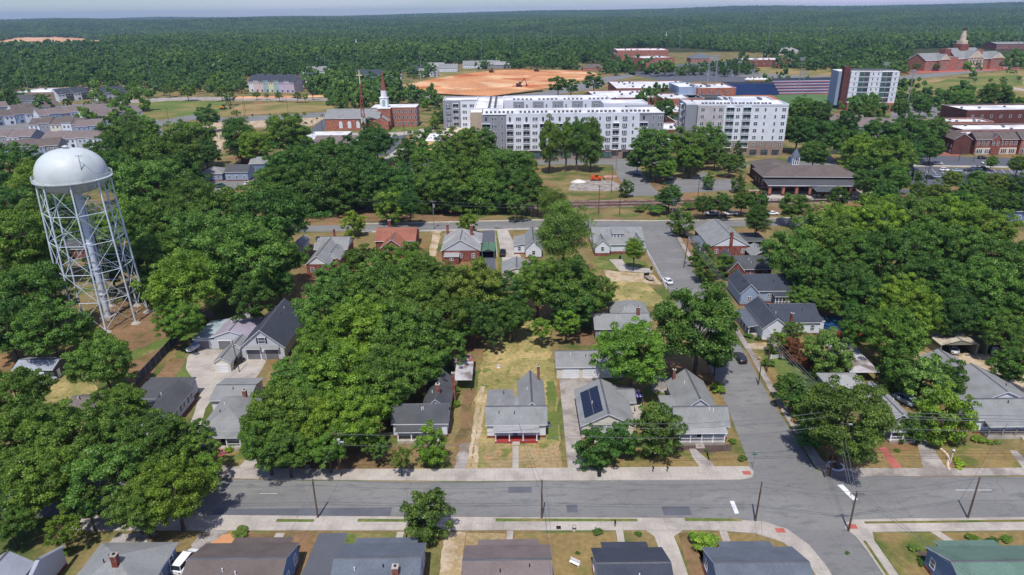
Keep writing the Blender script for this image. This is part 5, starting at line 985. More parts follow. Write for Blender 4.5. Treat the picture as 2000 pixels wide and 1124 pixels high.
def balcony_mesh(w, h, gl=None, rail=None):
    key = ('B', w, h, (gl or GLASS).name)
    if key in WMESH: return WMESH[key]
    m = MB(); gl = gl or GLASS; rail = rail or TRIM
    m.poly([(-w / 2, -.03, 0), (w / 2, -.03, 0), (w / 2, -.03, h), (-w / 2, -.03, h)], DARK)  # flat near-black panel: shade of a recessed balcony put into the colour
    m.poly([(-w / 2 + .3, -.05, .1), (w / 2 - .3, -.05, .1), (w / 2 - .3, -.05, h - .5), (-w / 2 + .3, -.05, h - .5)], gl)
    m.box(-.06, .06, -.09, -.051, .1, h - .5, TRIM); m.box(-w / 2 - .1, w / 2 + .1, -1.1, .02, -.2, -.001, rail)
    for z in (.95,): m.box(-w / 2 - .1, w / 2 + .1, -1.1, -1.04, z, z + .08, rail)
    for k in range(int(w / .35) + 1): X = -w / 2 - .05 + k * .35; m.box(X - .02, X + .02, -1.09, -1.05, 0, .95, rail)
    for s in (-1, 1): m.box(s * (w / 2 + .05) - .06, s * (w / 2 + .05) + .06, -1.1, .0, 0, .06, rail); m.box(s * (w / 2 + .06) - .06, s * (w / 2 + .06) + .06, -1.1, -.98, .001, h, rail)
    m.box(-w / 2 - .12, w / 2 + .12, -1.12, .02, h + .002, h + .14, rail)
    WMESH[key] = m.me('balcony'); return WMESH[key]
def facade(root, side, cols, pos, z0, fh, n, cnt):
    """cols: (along, type) — S single, P pair, T triple, B balcony"""
    for a, ty in cols:
        for k in range(n):
            z = z0 + fh * k
            if ty == 'B':
                if k == n - 1 and cnt.get('top') == 'S': put_win(root, side, a, pos, z + 1.9, .9, 1.9, 'sash', BLACK)
                loc = (a, pos, z + .3) if side in 'sn' else (pos, a, z + .3)
                if not (k == n - 1 and cnt.get('top') == 'S'): inst(balcony_mesh(cnt.get('bw', 3.4), fh - .9, cnt.get('gl')), 'balcony', root, loc, ROT[side])
            else:
                w, st = {'S': (.9, 'sash'), 'P': (1.9, 'pair'), 'T': (2.6, 'trip')}[ty]; put_win(root, side, a, pos, z + 1.9, w, 1.8, st, cnt.get('fr'))
def apartments_a():
    cx, cy = 33.6, 372.6; root = empty('apartment_building', (cx, cy, 0), 'long white and grey U-shaped apartment block with six storeys', 'apartment building'); W = MB(); R = MB(); B = MB()
    X = lambda px: -15.2 + (px - 941) * .2775 - cx
    W.box(X(941), X(988), .6, 22, 5.2, 24, W_GREY); W.box(X(988) + .01, X(1240), 0, 21.9, 5.2, 24.3, W_WHITE); W.box(X(1240) + .02, X(1293), .6, 40, 5.2, 24, W_GREY)
    for k in range(8): a = X(1002) + k * 8.9; W.box(a, a + 5.2, -.35, -.005, 5.2, 24.9, W_WHITE, TRIM)
    B.box(X(941) + .3, X(1240), .3, 22, 0, 5.198, BRICKT); B.box(X(1240) + .02, X(1292), .9, 39, 0, 5.198, BRICKT)
    R.box(X(941) + .3, X(1293) - .3, .3, 21.8, 24.32, 24.5, R_WHITE)
    # parapet caps
    for a, b, c, d, e in ((X(941), X(988), .6, .95, 24.9), (X(988) + .01, X(1240), 0, .35, 25.2), (X(1240) + .02, X(1293), .6, .95, 24.9), (X(941), X(1293), 21.6, 21.95, 24.9)): W.box(a, b, c, d, 24.33, e, W_WHITE, TRIM)
    # back bar, linking wings, west wing over its podium
    flat_box(W, R, -41.3 - cx, -20.5 - cx, 431 - cy, 452 - cy, 5, 24.6, W_GREY); W.box(-30.5 - cx, -20.6 - cx, 430.5 - cy, 430.99 - cy, 5, 24.8, W_WHITE)
    flat_box(W, R, -20.4 - cx, -4 - cx, 395.1 - cy, 453 - cy, 0, 24.2, W_LGREY); flat_box(W, R, -3.9 - cx, 62 - cx, 430 - cy, 454 - cy, 0, 24.4, W_WHITE); flat_box(W, R, 55 - cx, 81 - cx, 412 - cy, 429.9 - cy, 0, 24.1, W_WHITE); flat_box(W, R, 66 - cx, 82.2 - cx, 413 - cy - .7 - 0.0, 441 - cy, 0, 23.9, W_WHITE) if False else None
    W.box(-22 - cx, -15.6 - cx, 384 - cy, 395 - cy, 0, 24.3, W_TAN, TRIM); B.box(-41 - cx, -15.7 - cx, 398 - cy, 430.4 - cy, 0, 9, BRICKT, MATS['stone_pale'])
    for k in range(5): a = 2 - cx + k * 12; W.box(a, a + 6.5, 429.5 - cy, 429.99 - cy, 5, 24.4, W_GREY)
    W.build('wall', root); R.build('roof', root); B.build('brick_base', root)
    z0 = 5.2; fh = 3.75
    facade(root, 's', [(X(995), 'B'), (X(1027), 'B'), (X(1059), 'B'), (X(1091), 'B'), (X(1123), 'B'), (X(1155), 'B'), (X(1169), 'S'), (X(1200), 'B'), (X(1233), 'S')], -.36, z0, fh, 5, {'top': 'S'})
    facade(root, 's', [(X(1011.5), 'T'), (X(1043.5), 'T'), (X(1075), 'T'), (X(1107), 'T'), (X(1139), 'T'), (X(1185), 'T'), (X(1217), 'T')], -.37, z0, fh, 5, {})
    facade(root, 's', [(X(964.5), 'T'), (X(980), 'S'), (X(1273), 'S'), (X(1286), 'T')], .58, z0, fh, 5, {}); facade(root, 's', [(X(949), 'B'), (X(1254), 'B')], .58, z0, fh, 5, {'bw': 4.4, 'top': 'S'})
    facade(root, 's', [(4.8 - cx + 12 * k, 'T') for k in range(5)] + [(10.3 - cx + 12 * k, 'S') for k in range(5)], 429.48 - cy, 16.2, 3.75, 2, {})
    facade(root, 's', [(-38 - cx, 'T'), (-28 - cx, 'T'), (-23.5 - cx, 'T')], 430.48 - cy, 9, 3.75, 4, {}); facade(root, 's', [(-33.4 - cx, 'B')], 430.98 - cy, 9, 3.75, 4, {})
    for px in (1045, 1075, 1105, 1150, 1185): inst(win_mesh(5.5, 2.9, 'trip', BLACK, GLASST), 'shopfront', root, (X(px), .28, 2.4))
    inst(win_mesh(6.5, 3.4, 'trip', BLACK, DARK), 'shopfront', root, (X(1228), .28, 2.3))
    pts = [(X(950) + i * 2.3, 6 + rnd.uniform(-.4, .4)) for i in range(40) if i % 8 != 7] + [(-12 - cx + s, 398 - cy + j * 4.2) for j in range(13) for s in (0, 3.4)] + [(0 - cx + i * 2.6, 436 - cy) for i in range(26) if i % 6]
    roof_units(root, pts, 24.5)
    return root
apartments_a()
def apartments_b():
    a = Vector((102.4, 380.9)); b = Vector((150.2, 377.1)); d = (b - a).normalized(); rz = math.atan2(d.y, d.x); L_ = (b - a).length
    root = empty('apartment_building', (a.x, a.y, 0), 'white seven-storey apartment block with tan end, behind the station', 'apartment building', None, rz); W = MB(); R = MB(); B = MB()
    W.box(14.2, L_, 0, 18, 8, 27, W_WHITE); W.box(0, 14.19, -.2, 18.2, 8, 27, M('wall_taupe', S(190, 184, 184, .8), .7, .03, 3)); W.box(-6, -.01, 3, 28, 4, 26.8, W_GREY); flat_box(W, R, 18, L_ - 1, 18.3, 40, 4, 26.6, W_LGREY)
    for q in ((0, L_, -.2, .2), (0, L_, 17.9, 18.29), (L_ - .4, L_, .21, 17.8), (-6, -.02, 3, 3.4), (-6, -5.6, 3.41, 28)): W.box(*q, 27.01, 27.9, W_WHITE, TRIM)
    R.box(.2, L_ - .4, .2, 17.9, 27.01, 27.15, R_WHITE); R.box(-5.6, 0, 3.4, 28, 26.82, 26.95, R_WHITE)
    B.box(.1, L_ - .1, .1, 18, 0, 7.99, BRICKT); B.box(-5.9, -.02, 3.1, 28, 0, 3.99, BRICKT)
    W.build('wall', root); R.build('roof', root); B.build('brick_base', root)
    facade(root, 's', [(2.6, 'P'), (8.8, 'S'), (12.2, 'P')], -.22, 8, 3.75, 5, {}); facade(root, 's', [(21.6, 'P'), (31.5, 'P'), (36, 'S'), (41.5, 'S'), (45.8, 'P')], -.02, 4.3, 3.75, 6, {})
    facade(root, 's', [(17.3, 'B'), (26.2, 'B')], -.02, 4.3, 3.75, 6, {'bw': 4.2, 'gl': GLASST}); facade(root, 'w', [(8, 'P'), (15, 'B'), (22, 'P')], -6.02, 4.3, 3.75, 6, {})
    for x in (32, 38, 44): inst(win_mesh(3.6, 2.6, 'trip', BLACK), 'shopfront', root, (x, .08, 1.9))
    m = MB(); m.box(20, 33, 9, 15, 27.2, 30, W_WHITE, R_WHITE); m.build('roof_house', root)
    roof_units(root, [(3 + i * 2.0, 4 + (i % 2) * .8) for i in range(19)] + [(20 + (i % 7) * 3.2, 24 + (i // 7) * 3) for i in range(21)], 27.16)
apartments_b()
def midrise():
    a = Vector((268, 558.5)); b = Vector((303.5, 555.0)); d = (b - a).normalized(); rz = math.atan2(d.y, d.x) - .05; L_ = (b - a).length
    root = empty('midrise_building', (a.x, a.y, 0), 'white and dark glass mid-rise with brick stair tower beside the ballpark', 'building', None, rz); W = MB(); R = MB(); B = MB()
    W.box(0, L_, 0, 22, 6, 29.5, W_WHITE); W.box(-7, -.01, 8, 28, 3, 29, W_BLUE); R.box(.3, L_ - .3, .3, 21.7, 29.52, 29.7, R_WHITE); R.box(-6.8, -.2, 8.2, 27.8, 29.02, 29.2, R_WHITE)
    for k in range(6): W.box(-.04, L_ + .04, -.05, 22.04, 9.6 + k * 3.9, 9.75 + k * 3.9, W_DARK)
    B.box(-4.6, -.02, 2, 9, 0, 33, BRICKD); B.box(0, L_, -2.5, 21, 0, 5.99, BRICKL)
    W.build('wall', root); R.build('roof', root); B.build('brick_base', root)
    facade(root, 's', [(3.4, 'S'), (16.5, 'S'), (20.3, 'S'), (33, 'S')], -.02, 6.4, 3.9, 6, {})
    for c in (10.1, 26.6):
        for k in range(6):
            inst(win_mesh(3.6, 3.1, 'trip', W_DARK, GLASST), 'glazed_bay', root, (c - 1.95, -.03, 8.1 + k * 3.9)); inst(win_mesh(3.6, 3.1, 'trip', W_DARK, GLASS), 'glazed_bay', root, (c + 1.95, -.03, 8.1 + k * 3.9))
    for x in (4, 9, 22, 30): inst(win_mesh(3, 2.6, 'pair', BLACK), 'window', root, (x, -2.52, 2.8))
    roof_units(root, [(2 + (i % 15) * 2.2, 5 + (i // 15) * 4) for i in range(42)], 29.72)
midrise()
# ---- church with steeple, brick hall, lattice cross tower
h = house('brick church with long grey roof and arched white windows', [('g', -128.3, -90.5, 481.5, 504, 8.2, 5, 'x', ''), ('g', -93, -84, 479, 486, 6.5, 3.2, 'y', 's')], BRICKL, R_GREY, name='church', cat='church', win=False, found=0)
for x in (-117.5, -111.5, -105.5, -99.8):
    m = MB(); w = 1.2; m.poly([(-w, -.03, 0), (w, -.03, 0), (w, -.03, 3.6)] + [(w * math.cos(t), -.03, 3.6 + w * math.sin(t)) for t in np.linspace(.2, 2.94, 9)] + [(-w, -.03, 3.6)], W_WHITE); m.build('arched_window', h, (x - h['_o'][0], 481.5 - h['_o'][1], 1.6))
X, Y = loc_(h, -88.2, 493); m = MB(); m.box(X - 4.3, X + 4.3, Y - 4.3, Y + 4.3, 0, 13.5, BRICKL); m.box(X - 4.6, X + 4.6, Y - 4.6, Y + 4.6, 13.51, 14, TRIM); m.box(X - 2.6, X + 2.6, Y - 2.6, Y + 2.6, 14, 20.5, TRIM); m.box(X - 2.9, X + 2.9, Y - 2.9, Y + 2.9, 20.51, 21, TRIM); m.cyl((X, Y, 21), (X, Y, 25.5), 2.2, 2.0, 8, TRIM, smooth=False); m.box(X - 1, X + 1, Y - 2.66, Y - 2.61, 15, 19.2, W_TEAL)
m.cyl((X, Y, 25.5), (X, Y, 39.5), 1.9, .06, 8, M('spire_copper', S(150, 92, 78), .6, .06, 1), smooth=False); m.build('steeple', h)
h = house('three-storey brick hall with flat white roof behind the church', [('f', -98, -66.5, 495, 512, 13.5, 0, '', '')], BRICKL, R_WHITE, name='brick_hall', cat='building', win=False, found=0)
for k in range(10):
    for f in range(3): put_win(h, 's', -10.5 + k * 2.85, -8.52, 2.6 + f * 4.1, 1.3, 2.1, 'sash')
for k in range(3):
    for f in range(3): put_win(h, 'e', -5 + k * 4.5, 15.78, 2.6 + f * 4.1, 1.3, 2.1, 'sash')
root = empty('cross_tower', (*G(712, 262), 0), 'red and white lattice mast topped with a pale cross in front of the church', 'mast'); m = MB(); RD = M('mast_red', S(168, 88, 76), .6, .05, 2)
for k in range(9):
    z0, z1 = k * 3.6, (k + 1) * 3.6; w0, w1 = 1.5 - k * .14, 1.5 - (k + 1) * .14; mt = (TRIM, RD)[k % 2 if k < 4 else 1]
    for i in range(4):
        c = [(-1, -1), (1, -1), (1, 1), (-1, 1)]; a, b = c[i], c[(i + 1) % 4]
        m.cyl((a[0] * w0, a[1] * w0, z0), (a[0] * w1, a[1] * w1, z1), .14, n=4, mat=mt); m.cyl((a[0] * w0, a[1] * w0, z0), (b[0] * w1, b[1] * w1, z1), .09, n=4, mat=mt); m.cyl((b[0] * w0, b[1] * w0, z0), (a[0] * w1, a[1] * w1, z1), .09, n=4, mat=mt)
m.build('lattice', root); m = MB(); m.box(-.3, .3, -.3, .3, 32.4, 41, STONE); m.box(-1.9, 1.9, -.25, .25, 37.6, 38.3, STONE); m.build('cross', root)
h = house('wide low building with white flat roof and taupe sloping front at left of the mast', [('s', -112, -88.5, 374, 400, 4.5, 5.5, 'y', ''), ('f', -122, -98, 401, 428, 7.5, 0, '', '')], BRICKT, R_TAUPE, name='low_hall', cat='building', win=False, found=0)
m = MB(); m.box(-121.9 - h['_o'][0], -98.1 - h['_o'][0], 401.2 - h['_o'][1], 427.8 - h['_o'][1], 7.81, 7.9, R_WHITE); m.build('flat_roof', h)
# building having its roof redone
h = house('long brick building with half-stripped mansard roof being rebuilt', [('n', -52, -36, 380, 381, .1, .1, 'y', '')], BRICKT, R_WHITE, name='reroofed_building', cat='building', win=False, found=0, origin=(-44, 380))
m = MB(); m.box(-6.5, 7.5, 0, 34, 0, 4.6, BRICKT); m.build('wall_front', h); PLY = M('bare_plywood', S(214, 180, 128), .8, .06, 2)
m = MB(); zt = 9.2; o = [(-7, -.4), (8, -.4), (8, 34.4), (-7, 34.4)]; i_ = [(-3.6, 3), (4.6, 3), (4.6, 31.5), (-3.6, 31.5)]
for k in range(4):
    a, b = o[k], o[(k + 1) % 4]; c, d = i_[(k + 1) % 4], i_[k]; m.poly([(*a, 4.61), (*b, 4.61), (*c, zt), (*d, zt)], [PLY, R_BLUE, R_BLUE, PLY][k])
m.poly([(*p, zt) for p in i_], R_WHITE); m.build('mansard_roof', h)
for x in (-3.4, 0, 3.4): put_win(h, 's', x, .9, 6.6, 1.3, 1.8, 'sash', BLACK)
m = MB()
for k in range(26): x, y = rnd.uniform(-3, 4), rnd.uniform(4, 30); m.box(x, x + rnd.uniform(.4, 1.4), y, y + rnd.uniform(.4, 1.2), zt + .01, zt + rnd.uniform(.2, .8), rnd.choice([W_GREY, BLACK, TRIM]))
o_ = m.build('roofing_clutter', h); o_['kind'] = 'stuff'
x, y = G(893, 282); m = MB(); m.box(-1.6, 1.6, -1, 1, 0, 2.4, M('bin_yellow', S(222, 172, 50), .6, .05, 2)); m.box(-1.7, 1.7, -1.05, 1.05, 2.402, 2.55, BLACK); tag(m.build('yellow_container', None, (x, y + 12, 0)), 'yellow container beside the building being reroofed', 'container')
# ---- station
def station():
    rz = math.radians(-4); root = empty('station_building', (112, 292, 0), 'brick station with broad brown-grey roof, cupola and arcaded front', 'station', None, rz); W = MB(); R = MB()
    W.box(0, 40, 6, 22, 0, 6.6, BRICKD); R.hip_roof(0, 40, 6, 22, 6.6, 3.6, 1.2, R_BROWN, TRIM, 'x'); W.box(2, 17, 21.9, 38, 0, 6.4, BRICKD); R.hip_roof(2, 17, 16, 38, 6.55, 3.4, 1.0, R_BROWN, TRIM, 'y')
    W.build('wall', root); R.build('roof', root)
    m = MB(); m.shed(-.8, 41, -3.2, 5.95, 4.6, 5.4, 'y', R_DGREY, TRIM, .25); m.build('canopy_roof', root)
    for k in range(8): m = MB(); x = .3 + k * 5.7; m.box(x - .55, x + .55, -2.6, -1.5, 0, 4.6, BRICKL); m.box(x - .65, x + .65, -2.7, -1.4, 0, 1.1, BRICKD); m.build('pier', root)
    for k in range(7): inst(win_mesh(3.4, 2.6, 'trip', BLACK), 'window', root, (3.1 + k * 5.7, 5.97, 2.2))
    for k in range(3): inst(win_mesh(1.6, 2.4, 'sash', BLACK), 'window', root, (-.02, 9 + k * 5, 3.2), -math.pi / 2)
    m = MB(); m.box(15.5, 18.5, 19.5, 22.5, 8.4, 12.4, TRIM); m.cyl((17, 21, 12.4), (17, 21, 16.6), 2.3, .05, 6, R_BLUE, smooth=False); m.box(15.3, 18.7, 19.3, 22.7, 8.1, 8.399, W_DARK)
    for k in range(3): m.box(15.8 + k * .95, 16.3 + k * .95, 19.46, 19.499, 9.4, 11.8, DARK)
    m.build('cupola', root)
    m = MB(); m.box(-9, -.5, 0, .4, 0, 1.6, BRICKL); m.box(-9, -8.6, .41, 10, 0, 1.6, BRICKL); m.build('garden_wall', root)
    m = MB(); 
    m.shed(17.5, 27.5, -9, -3.3, 3.6, 4.2, 'y', W_DARK, GMETAL, .15); m.build('platform_canopy', root)
    for x in (18.5, 26.5): m = MB(); m.cyl((x, -7.5, 0), (x, -7.5, 3.65), .15, n=8, mat=BLACK); m.build('canopy_post', root)
station()
m = MB(); x, y = G(1543, 318); m.box(-1.2, 1.2, -.15, .15, 0, 3.2, M('sign_blue', S(52, 84, 150), .5, .05, 2)); tag(m.build('blue_sign', None, (x, y, 0)), 'plain blue upright sign beside the station cupola', 'sign')
# ---- shops on the right
h = house('long brick shop terrace with brown roof, central gable and white shopfronts', [('g', 254, 277, 374, 384, 8.4, 3.2, 'x', ''), ('g', 262.5, 267.5, 373.4, 379, 8.2, 3.0, 'y', '')], BRICK, R_BROWN, name='shop_terrace', cat='shops', win=False, found=0)
m = MB(); m.box(-11, 11.5, -5.25, -5.01, .2, 3.8, STONE); m.build('shopfront_wall', h)
for k in range(9): put_win(h, 's', -10 + k * 2.55, -5.02 if not 3 <= k <= 4 else -5.62, 6.2, 1.1, 1.8, 'sash')
for k in range(5): inst(win_mesh(3.0, 2.3, 'trip', TRIM, BRICKD if k > 1 else GLASS), 'shop_window', h, (-8.7 + k * 4.4, -5.27, 2.0))
h = house('brick corner wing of the shop terrace with dark windows facing the side road', [('g', 244.5, 253.8, 376, 398, 8.2, 3.0, 'y', 'w')], BRICKD, R_BROWN, name='corner_shop', cat='shops', found=0); h.rotation_euler.z = math.radians(-6)
h = house('brick shop with brown roof and parapet gable, right end of the terrace', [('g', 278, 300, 373, 384, 8.6, 3.4, 'x', 's')], BRICKL, R_BROWN, name='shop_building', cat='shops', found=0)
for k in range(4): inst(win_mesh(3.4, 2.4, 'trip', TRIM), 'shop_window', h, (-8 + k * 5, -5.6, 2.0))
for i, (l, x0, x1, y0, y1, z, mt) in enumerate((('flat white-roofed brick building directly behind the shop terrace', 252, 300, 385.5, 398, 8.5, BRICK), ('second white-roofed brick building back from the shop terrace', 262, 312, 399, 420, 8.8, BRICKD), ('tall brick hall with white roof at the right edge behind the shops', 290, 345, 442, 470, 14, BRICKD), ('low white-roofed brick store left of the tall brick hall', 268, 296, 424, 440, 9.5, BRICKL), ('grey flat-roofed block between the dark trees and the shops', 238, 256, 404, 422, 7, W_GREY))):
    h = empty('flat_roofed_building', ((x0 + x1) / 2, (y0 + y1) / 2, 0), l, 'building'); W = MB(); R = MB(); hx, hy = (x1 - x0) / 2, (y1 - y0) / 2; flat_box(W, R, -hx, hx, -hy, hy, 0, z, mt); W.build('wall', h); R.build('roof', h)
    for k in range(int(hx / 3)): put_win(h, 's', -hx + 4 + k * 6, -hy - .02, z - 3.2, 1.3, 1.8)
    roof_units(h, [(-hx + 4 + rnd.uniform(0, 2 * hx - 8), rnd.uniform(-hy + 3, hy - 3)) for _ in range(5)], z + .14, 1.2)
# ---- blocks behind the apartments
def flatb(label, x0, x1, y0, y1, z, wall, roofm=R_WHITE, name='flat_roofed_building', cat='building', rz=0, win='s', units=6, wsp=5, frame=None, lev=1):
    h = empty(name, ((x0 + x1) / 2, (y0 + y1) / 2, 0), label, cat, None, rz); W = MB(); R = MB(); hx, hy = (x1 - x0) / 2, (y1 - y0) / 2; flat_box(W, R, -hx, hx, -hy, hy, 0, z, wall, roofm); W.build('wall', h); R.build('roof', h)
    if win:
        for sd_ in win:
            n = int((2 * hx if sd_ == 's' else 2 * hy) / wsp)
            for k in range(n):
                for f in range(lev):
                    a = (-hx if sd_ == 's' else -hy) + wsp * (k + .5); put_win(h, sd_, a, {'s': -hy - .02, 'w': -hx - .02, 'e': hx + .02}[sd_], z / lev * (f + .5), 1.5, min(2.4, z / lev * .55), 'sash', frame)
    roof_units(h, [(rnd.uniform(-hx + 3, hx - 3), rnd.uniform(-hy + 3, hy - 3)) for _ in range(units)], z + .13, 1.8)
    return h
flatb('broad white-roofed red brick store at upper centre', 100, 172, 655, 728, 8, BRICK, rz=-.03, units=10, wsp=12)
flatb('white-roofed wing in front of the broad red brick store', 72, 122, 590, 650, 7, BRICK, rz=.04, units=8, wsp=12)
flatb('small white-roofed brick annex left of the ballpark building', 128, 162, 585, 625, 6.5, BRICKL, units=5, wsp=8)
flatb('white-roofed brick building between the two apartment blocks, upper', 98, 128, 500, 540, 7, BRICKL, units=6, wsp=6)
flatb('low white-roofed brick shop between the two apartment blocks', 88, 108, 425, 455, 6.5, BRICK, units=4, wsp=5)
flatb('brick-fronted shop with grey roof beside the left end of the second apartment block', 108, 122, 452, 480, 7, BRICK, R_GREY, units=3, wsp=4)
flatb('pale low shops between the two apartment blocks', 84, 102, 398, 420, 5, STONE, units=4, wsp=4)
flatb('ballpark clubhouse of red brick with pale roof', 163, 196, 612, 655, 12, BRICKL, units=6, wsp=7, lev=2)
flatb('blue-grey metal-clad block left of the ballpark clubhouse', 148, 166, 618, 660, 12.5, W_BLUE, units=3, win='', name='clad_building')
flatb('dark low glass wing in front of the ballpark clubhouse', 150, 182, 590, 611, 6.5, W_DARK, R_DGREY, units=0, wsp=4, frame=BLACK, name='glass_wing')
def stands(label, x0, x1, y0, y1, col, n=10, rz=0):
    root = empty('grandstand', ((x0 + x1) / 2, (y0 + y1) / 2, 0), label, 'grandstand', None, rz); m = MB(); hx, hy = (x1 - x0) / 2, (y1 - y0) / 2
    for k in range(n):
        y = -hy + 2 * hy * k / n; m.box(-hx, hx, y, y + 2 * hy / n - .01, 0, 1 + k * .75, col(k), col(k))
    m.build('seating', root); m = MB(); m.box(-hx, hx, hy + .01, hy + .3, 0, n * .75 + 2, W_DARK); m.build('back_rail', root)
SB = M('seat_blue', S(44, 66, 112), .6, .1, .3); SR = M('seat_red', S(156, 96, 104), .6, .08, .5)
stands('blue seating bank of the ballpark', 205, 255, 668, 690, lambda k: SB, 11, -.1); stands('striped red white and blue seating bank of the ballpark', 256, 316, 672, 694, lambda k: (SR, M('seat_pale', S(190, 188, 196), .6, .08, .5), SB)[k % 3], 15, .05)
root = empty('sports_screen', (182, 640, 0), 'tall steel frame of the ballpark light rig above the clubhouse', 'light rig'); m = MB()
for x in (-3.5, 3.5): m.cyl((x, 0, 0), (x, 0, 38), .5, .4, 8, GMETAL)
m.build('pole', root); m = MB()
for k in range(4): m.box(-4, 4, -.3, .3, 33.5 + k * 1.3, 34.2 + k * 1.3, W_GREY)
m.build('lamp_rack', root)
flatb('brick civic building with flat white roof and rows of windows', 170, 218, 965, 1010, 16, BRICKL, rz=.35, wsp=5, lev=2, units=6, win='se')
flatb('larger brick and dark glass building behind the brick civic building', 160, 235, 1060, 1120, 21, BRICKL, R_WHITE, rz=-.05, wsp=7, lev=2, units=6, win='sw')
flatb('low brick centre with white roof at upper right of the ballpark', 330, 405, 1010, 1060, 9, BRICK, rz=-.1, wsp=9, units=5)
def sm(label, px, py, w, d, ze, rise, wall, roofm, ty='g', ax='x', rz=0, name='house'):
    x, y = G(px, py); return house(label, [(ty, x - w / 2, x + w / 2, y, y + d, ze, rise, ax, 's')], wall, roofm, rz=rz, found=0, name=name, ov=.5)
sm('house with dark hip roof and flagpole, above the car park near the civic building', 1370, 122, 34, 26, 6, 6, BRICKL, R_BLUE, 'h')
sm('brick pavilion with small white cupola beside the road to the clay site', 1160, 139, 30, 20, 4.5, 4, BRICKL, R_BROWN, 'h')
sm('white mansion-like house alone against the wood at upper right', 1542, 108, 40, 30, 6, 7, W_CREAM, R_LGREY, 'h')
# school
def school():
    root = empty('school', (596, 925, 0), 'large red brick school with cream pediments and cupola on the green hill', 'school', None, math.radians(14)); root.scale = (.8, .85, 1.08); W = MB(); R = MB(); T = MB()
    for x0, x1, y0, y1, z, r, ax in ((-82, -42, 6, 40, 12, 7, 'x'), (-42, -24, 2, 40, 15, 0, ''), (-24, 30, 4, 44, 13, 11, 'x'), (30, 76, 8, 42, 12, 7, 'x')):
        if ax: W.gable_wall(x0, x1, y0, y1, z, r, ax, BRICKL); R.gable_roof(x0, x1, y0, y1, z, r, ax, .8, R_GREY, TRIM, .5)
        else: W.box(x0, x1, y0, y1, 0, z, BRICKL); R.box(x0, x1, y0, y1, z + .01, z + .5, R_GREY)
    for x0, x1, y0, z, r in ((-60, -40, 1, 12, 6.5), (-8, 22, -2, 13.5, 8), (44, 70, 3, 12, 6.5)):
        W.box(x0, x1, y0, y0 + 10, 0, z, BRICKL if x0 != -8 else STONE); R.gable_roof(x0, x1, y0, 24, z, r, 'y', .6, R_GREY, TRIM, .5); K = MB(); K.section([(x0 + .5, z + .4), (x1 - .5, z + .4), ((x0 + x1) / 2, z + r - .2)], 'y', y0 - .72, y0 - .6, STONE); K.build('pediment', root)
    for k in range(5): C_ = MB(); C_.cyl((-6 + k * 6.4, -2.8, 5), (-6 + k * 6.4, -2.8, 13.5), .8, .7, 10, STONE); C_.build('column', root)
    T.box(-8, 22, -3.6, -2.01, 0, 5, STONE); W.box(-42, -30, 12, 24, 15.5, 24, BRICK); W.box(-6, 10, 18, 32, 13, 29, BRICK); W.box(26, 38, 16, 28, 12, 22, BRICKL)
    K = MB(); K.box(-3.4, 7.4, 19.6, 30.4, 29.01, 33, STONE); K.cyl((2, 25, 33), (2, 25, 40), 4.4, 4.1, 8, STONE, smooth=False); K.cyl((2, 25, 40), (2, 25, 44.5), 3.0, 2.7, 8, STONE, smooth=False); K.lathe([(3.2, 0), (2.7, 1.5), (1.4, 2.7), (.1, 3.2)], 10, BLACK, (2, 25, 44.5)); K.build('cupola', root)
    W.build('wall', root); R.build('roof', root); T.build('stone_portico', root)
    for x in list(range(-78, -62, 4)) + list(range(-21, -9, 4)) + list(range(25, 42, 4)):
        for z in (3.4, 8.2): put_win(root, 's', x, (5.97 if x < -60 else 3.97 if x < 30 else 7.97), z, 1.8, 2.4)
    for c, y in ((-50, .97), (57, 2.97)):
        for dx in (-6.5, -2.2, 2.2, 6.5):
            for z in (3.4, 8.2): put_win(root, 's', c + dx, y, z, 2.0, 2.4)
    for dx in range(4): put_win(root, 's', -2.8 + dx * 6.4, -2.02, 9, 3.2, 5, 'big', STONE); put_win(root, 's', -2.8 + dx * 6.4, -3.62, 2.4, 2.8, 3, 'big', STONE)
school()
# ---- townhouses
def terrace(label, px, py, n, w, d, ze, rise, walls, roofm, rz, name='townhouse_row', group=None, stag=0, dark=True):
    x, y = G(px, py); L_ = n * w; root = empty(name, (x, y, 0), label, 'townhouses', group, rz); W = MB(); R = MB()
    for k in range(n):
        e = (k % 2) * .5 + .003 * k; a = -L_ / 2 + k * w; W.gable_wall(a, a + w - .01, e, d, ze + stag * (k % 2), rise, 'x', walls[k % len(walls)]); R.gable_roof(a + .1, a + w - .12, e, d, ze + stag * (k % 2) + .01, rise, 'x', .35, roofm, TRIM, .2)
    W.build('wall', root); R.build('roof', root)
    for k in range(n):
        a = -L_ / 2 + (k + .5) * w; e = (k % 2) * .5 + .003 * k - .02
        put_win(root, 's', a - w * .2, e, ze - 1.6, 1.2, 1.5); put_win(root, 's', a + w * .2, e, ze - 1.6, 1.2, 1.5); put_win(root, 's', a + w * .15, e, 1.6, 1.8, 1.7, 'pair', BLACK)
    for s in (0, 1):
        for j in range(3): put_win(root, 'e' if s else 'w', 2 + j * (d - 4) / 2, (L_ / 2 + .01) if s else (-L_ / 2 - .03), ze - 1.6, 1, 1.4)
    return root
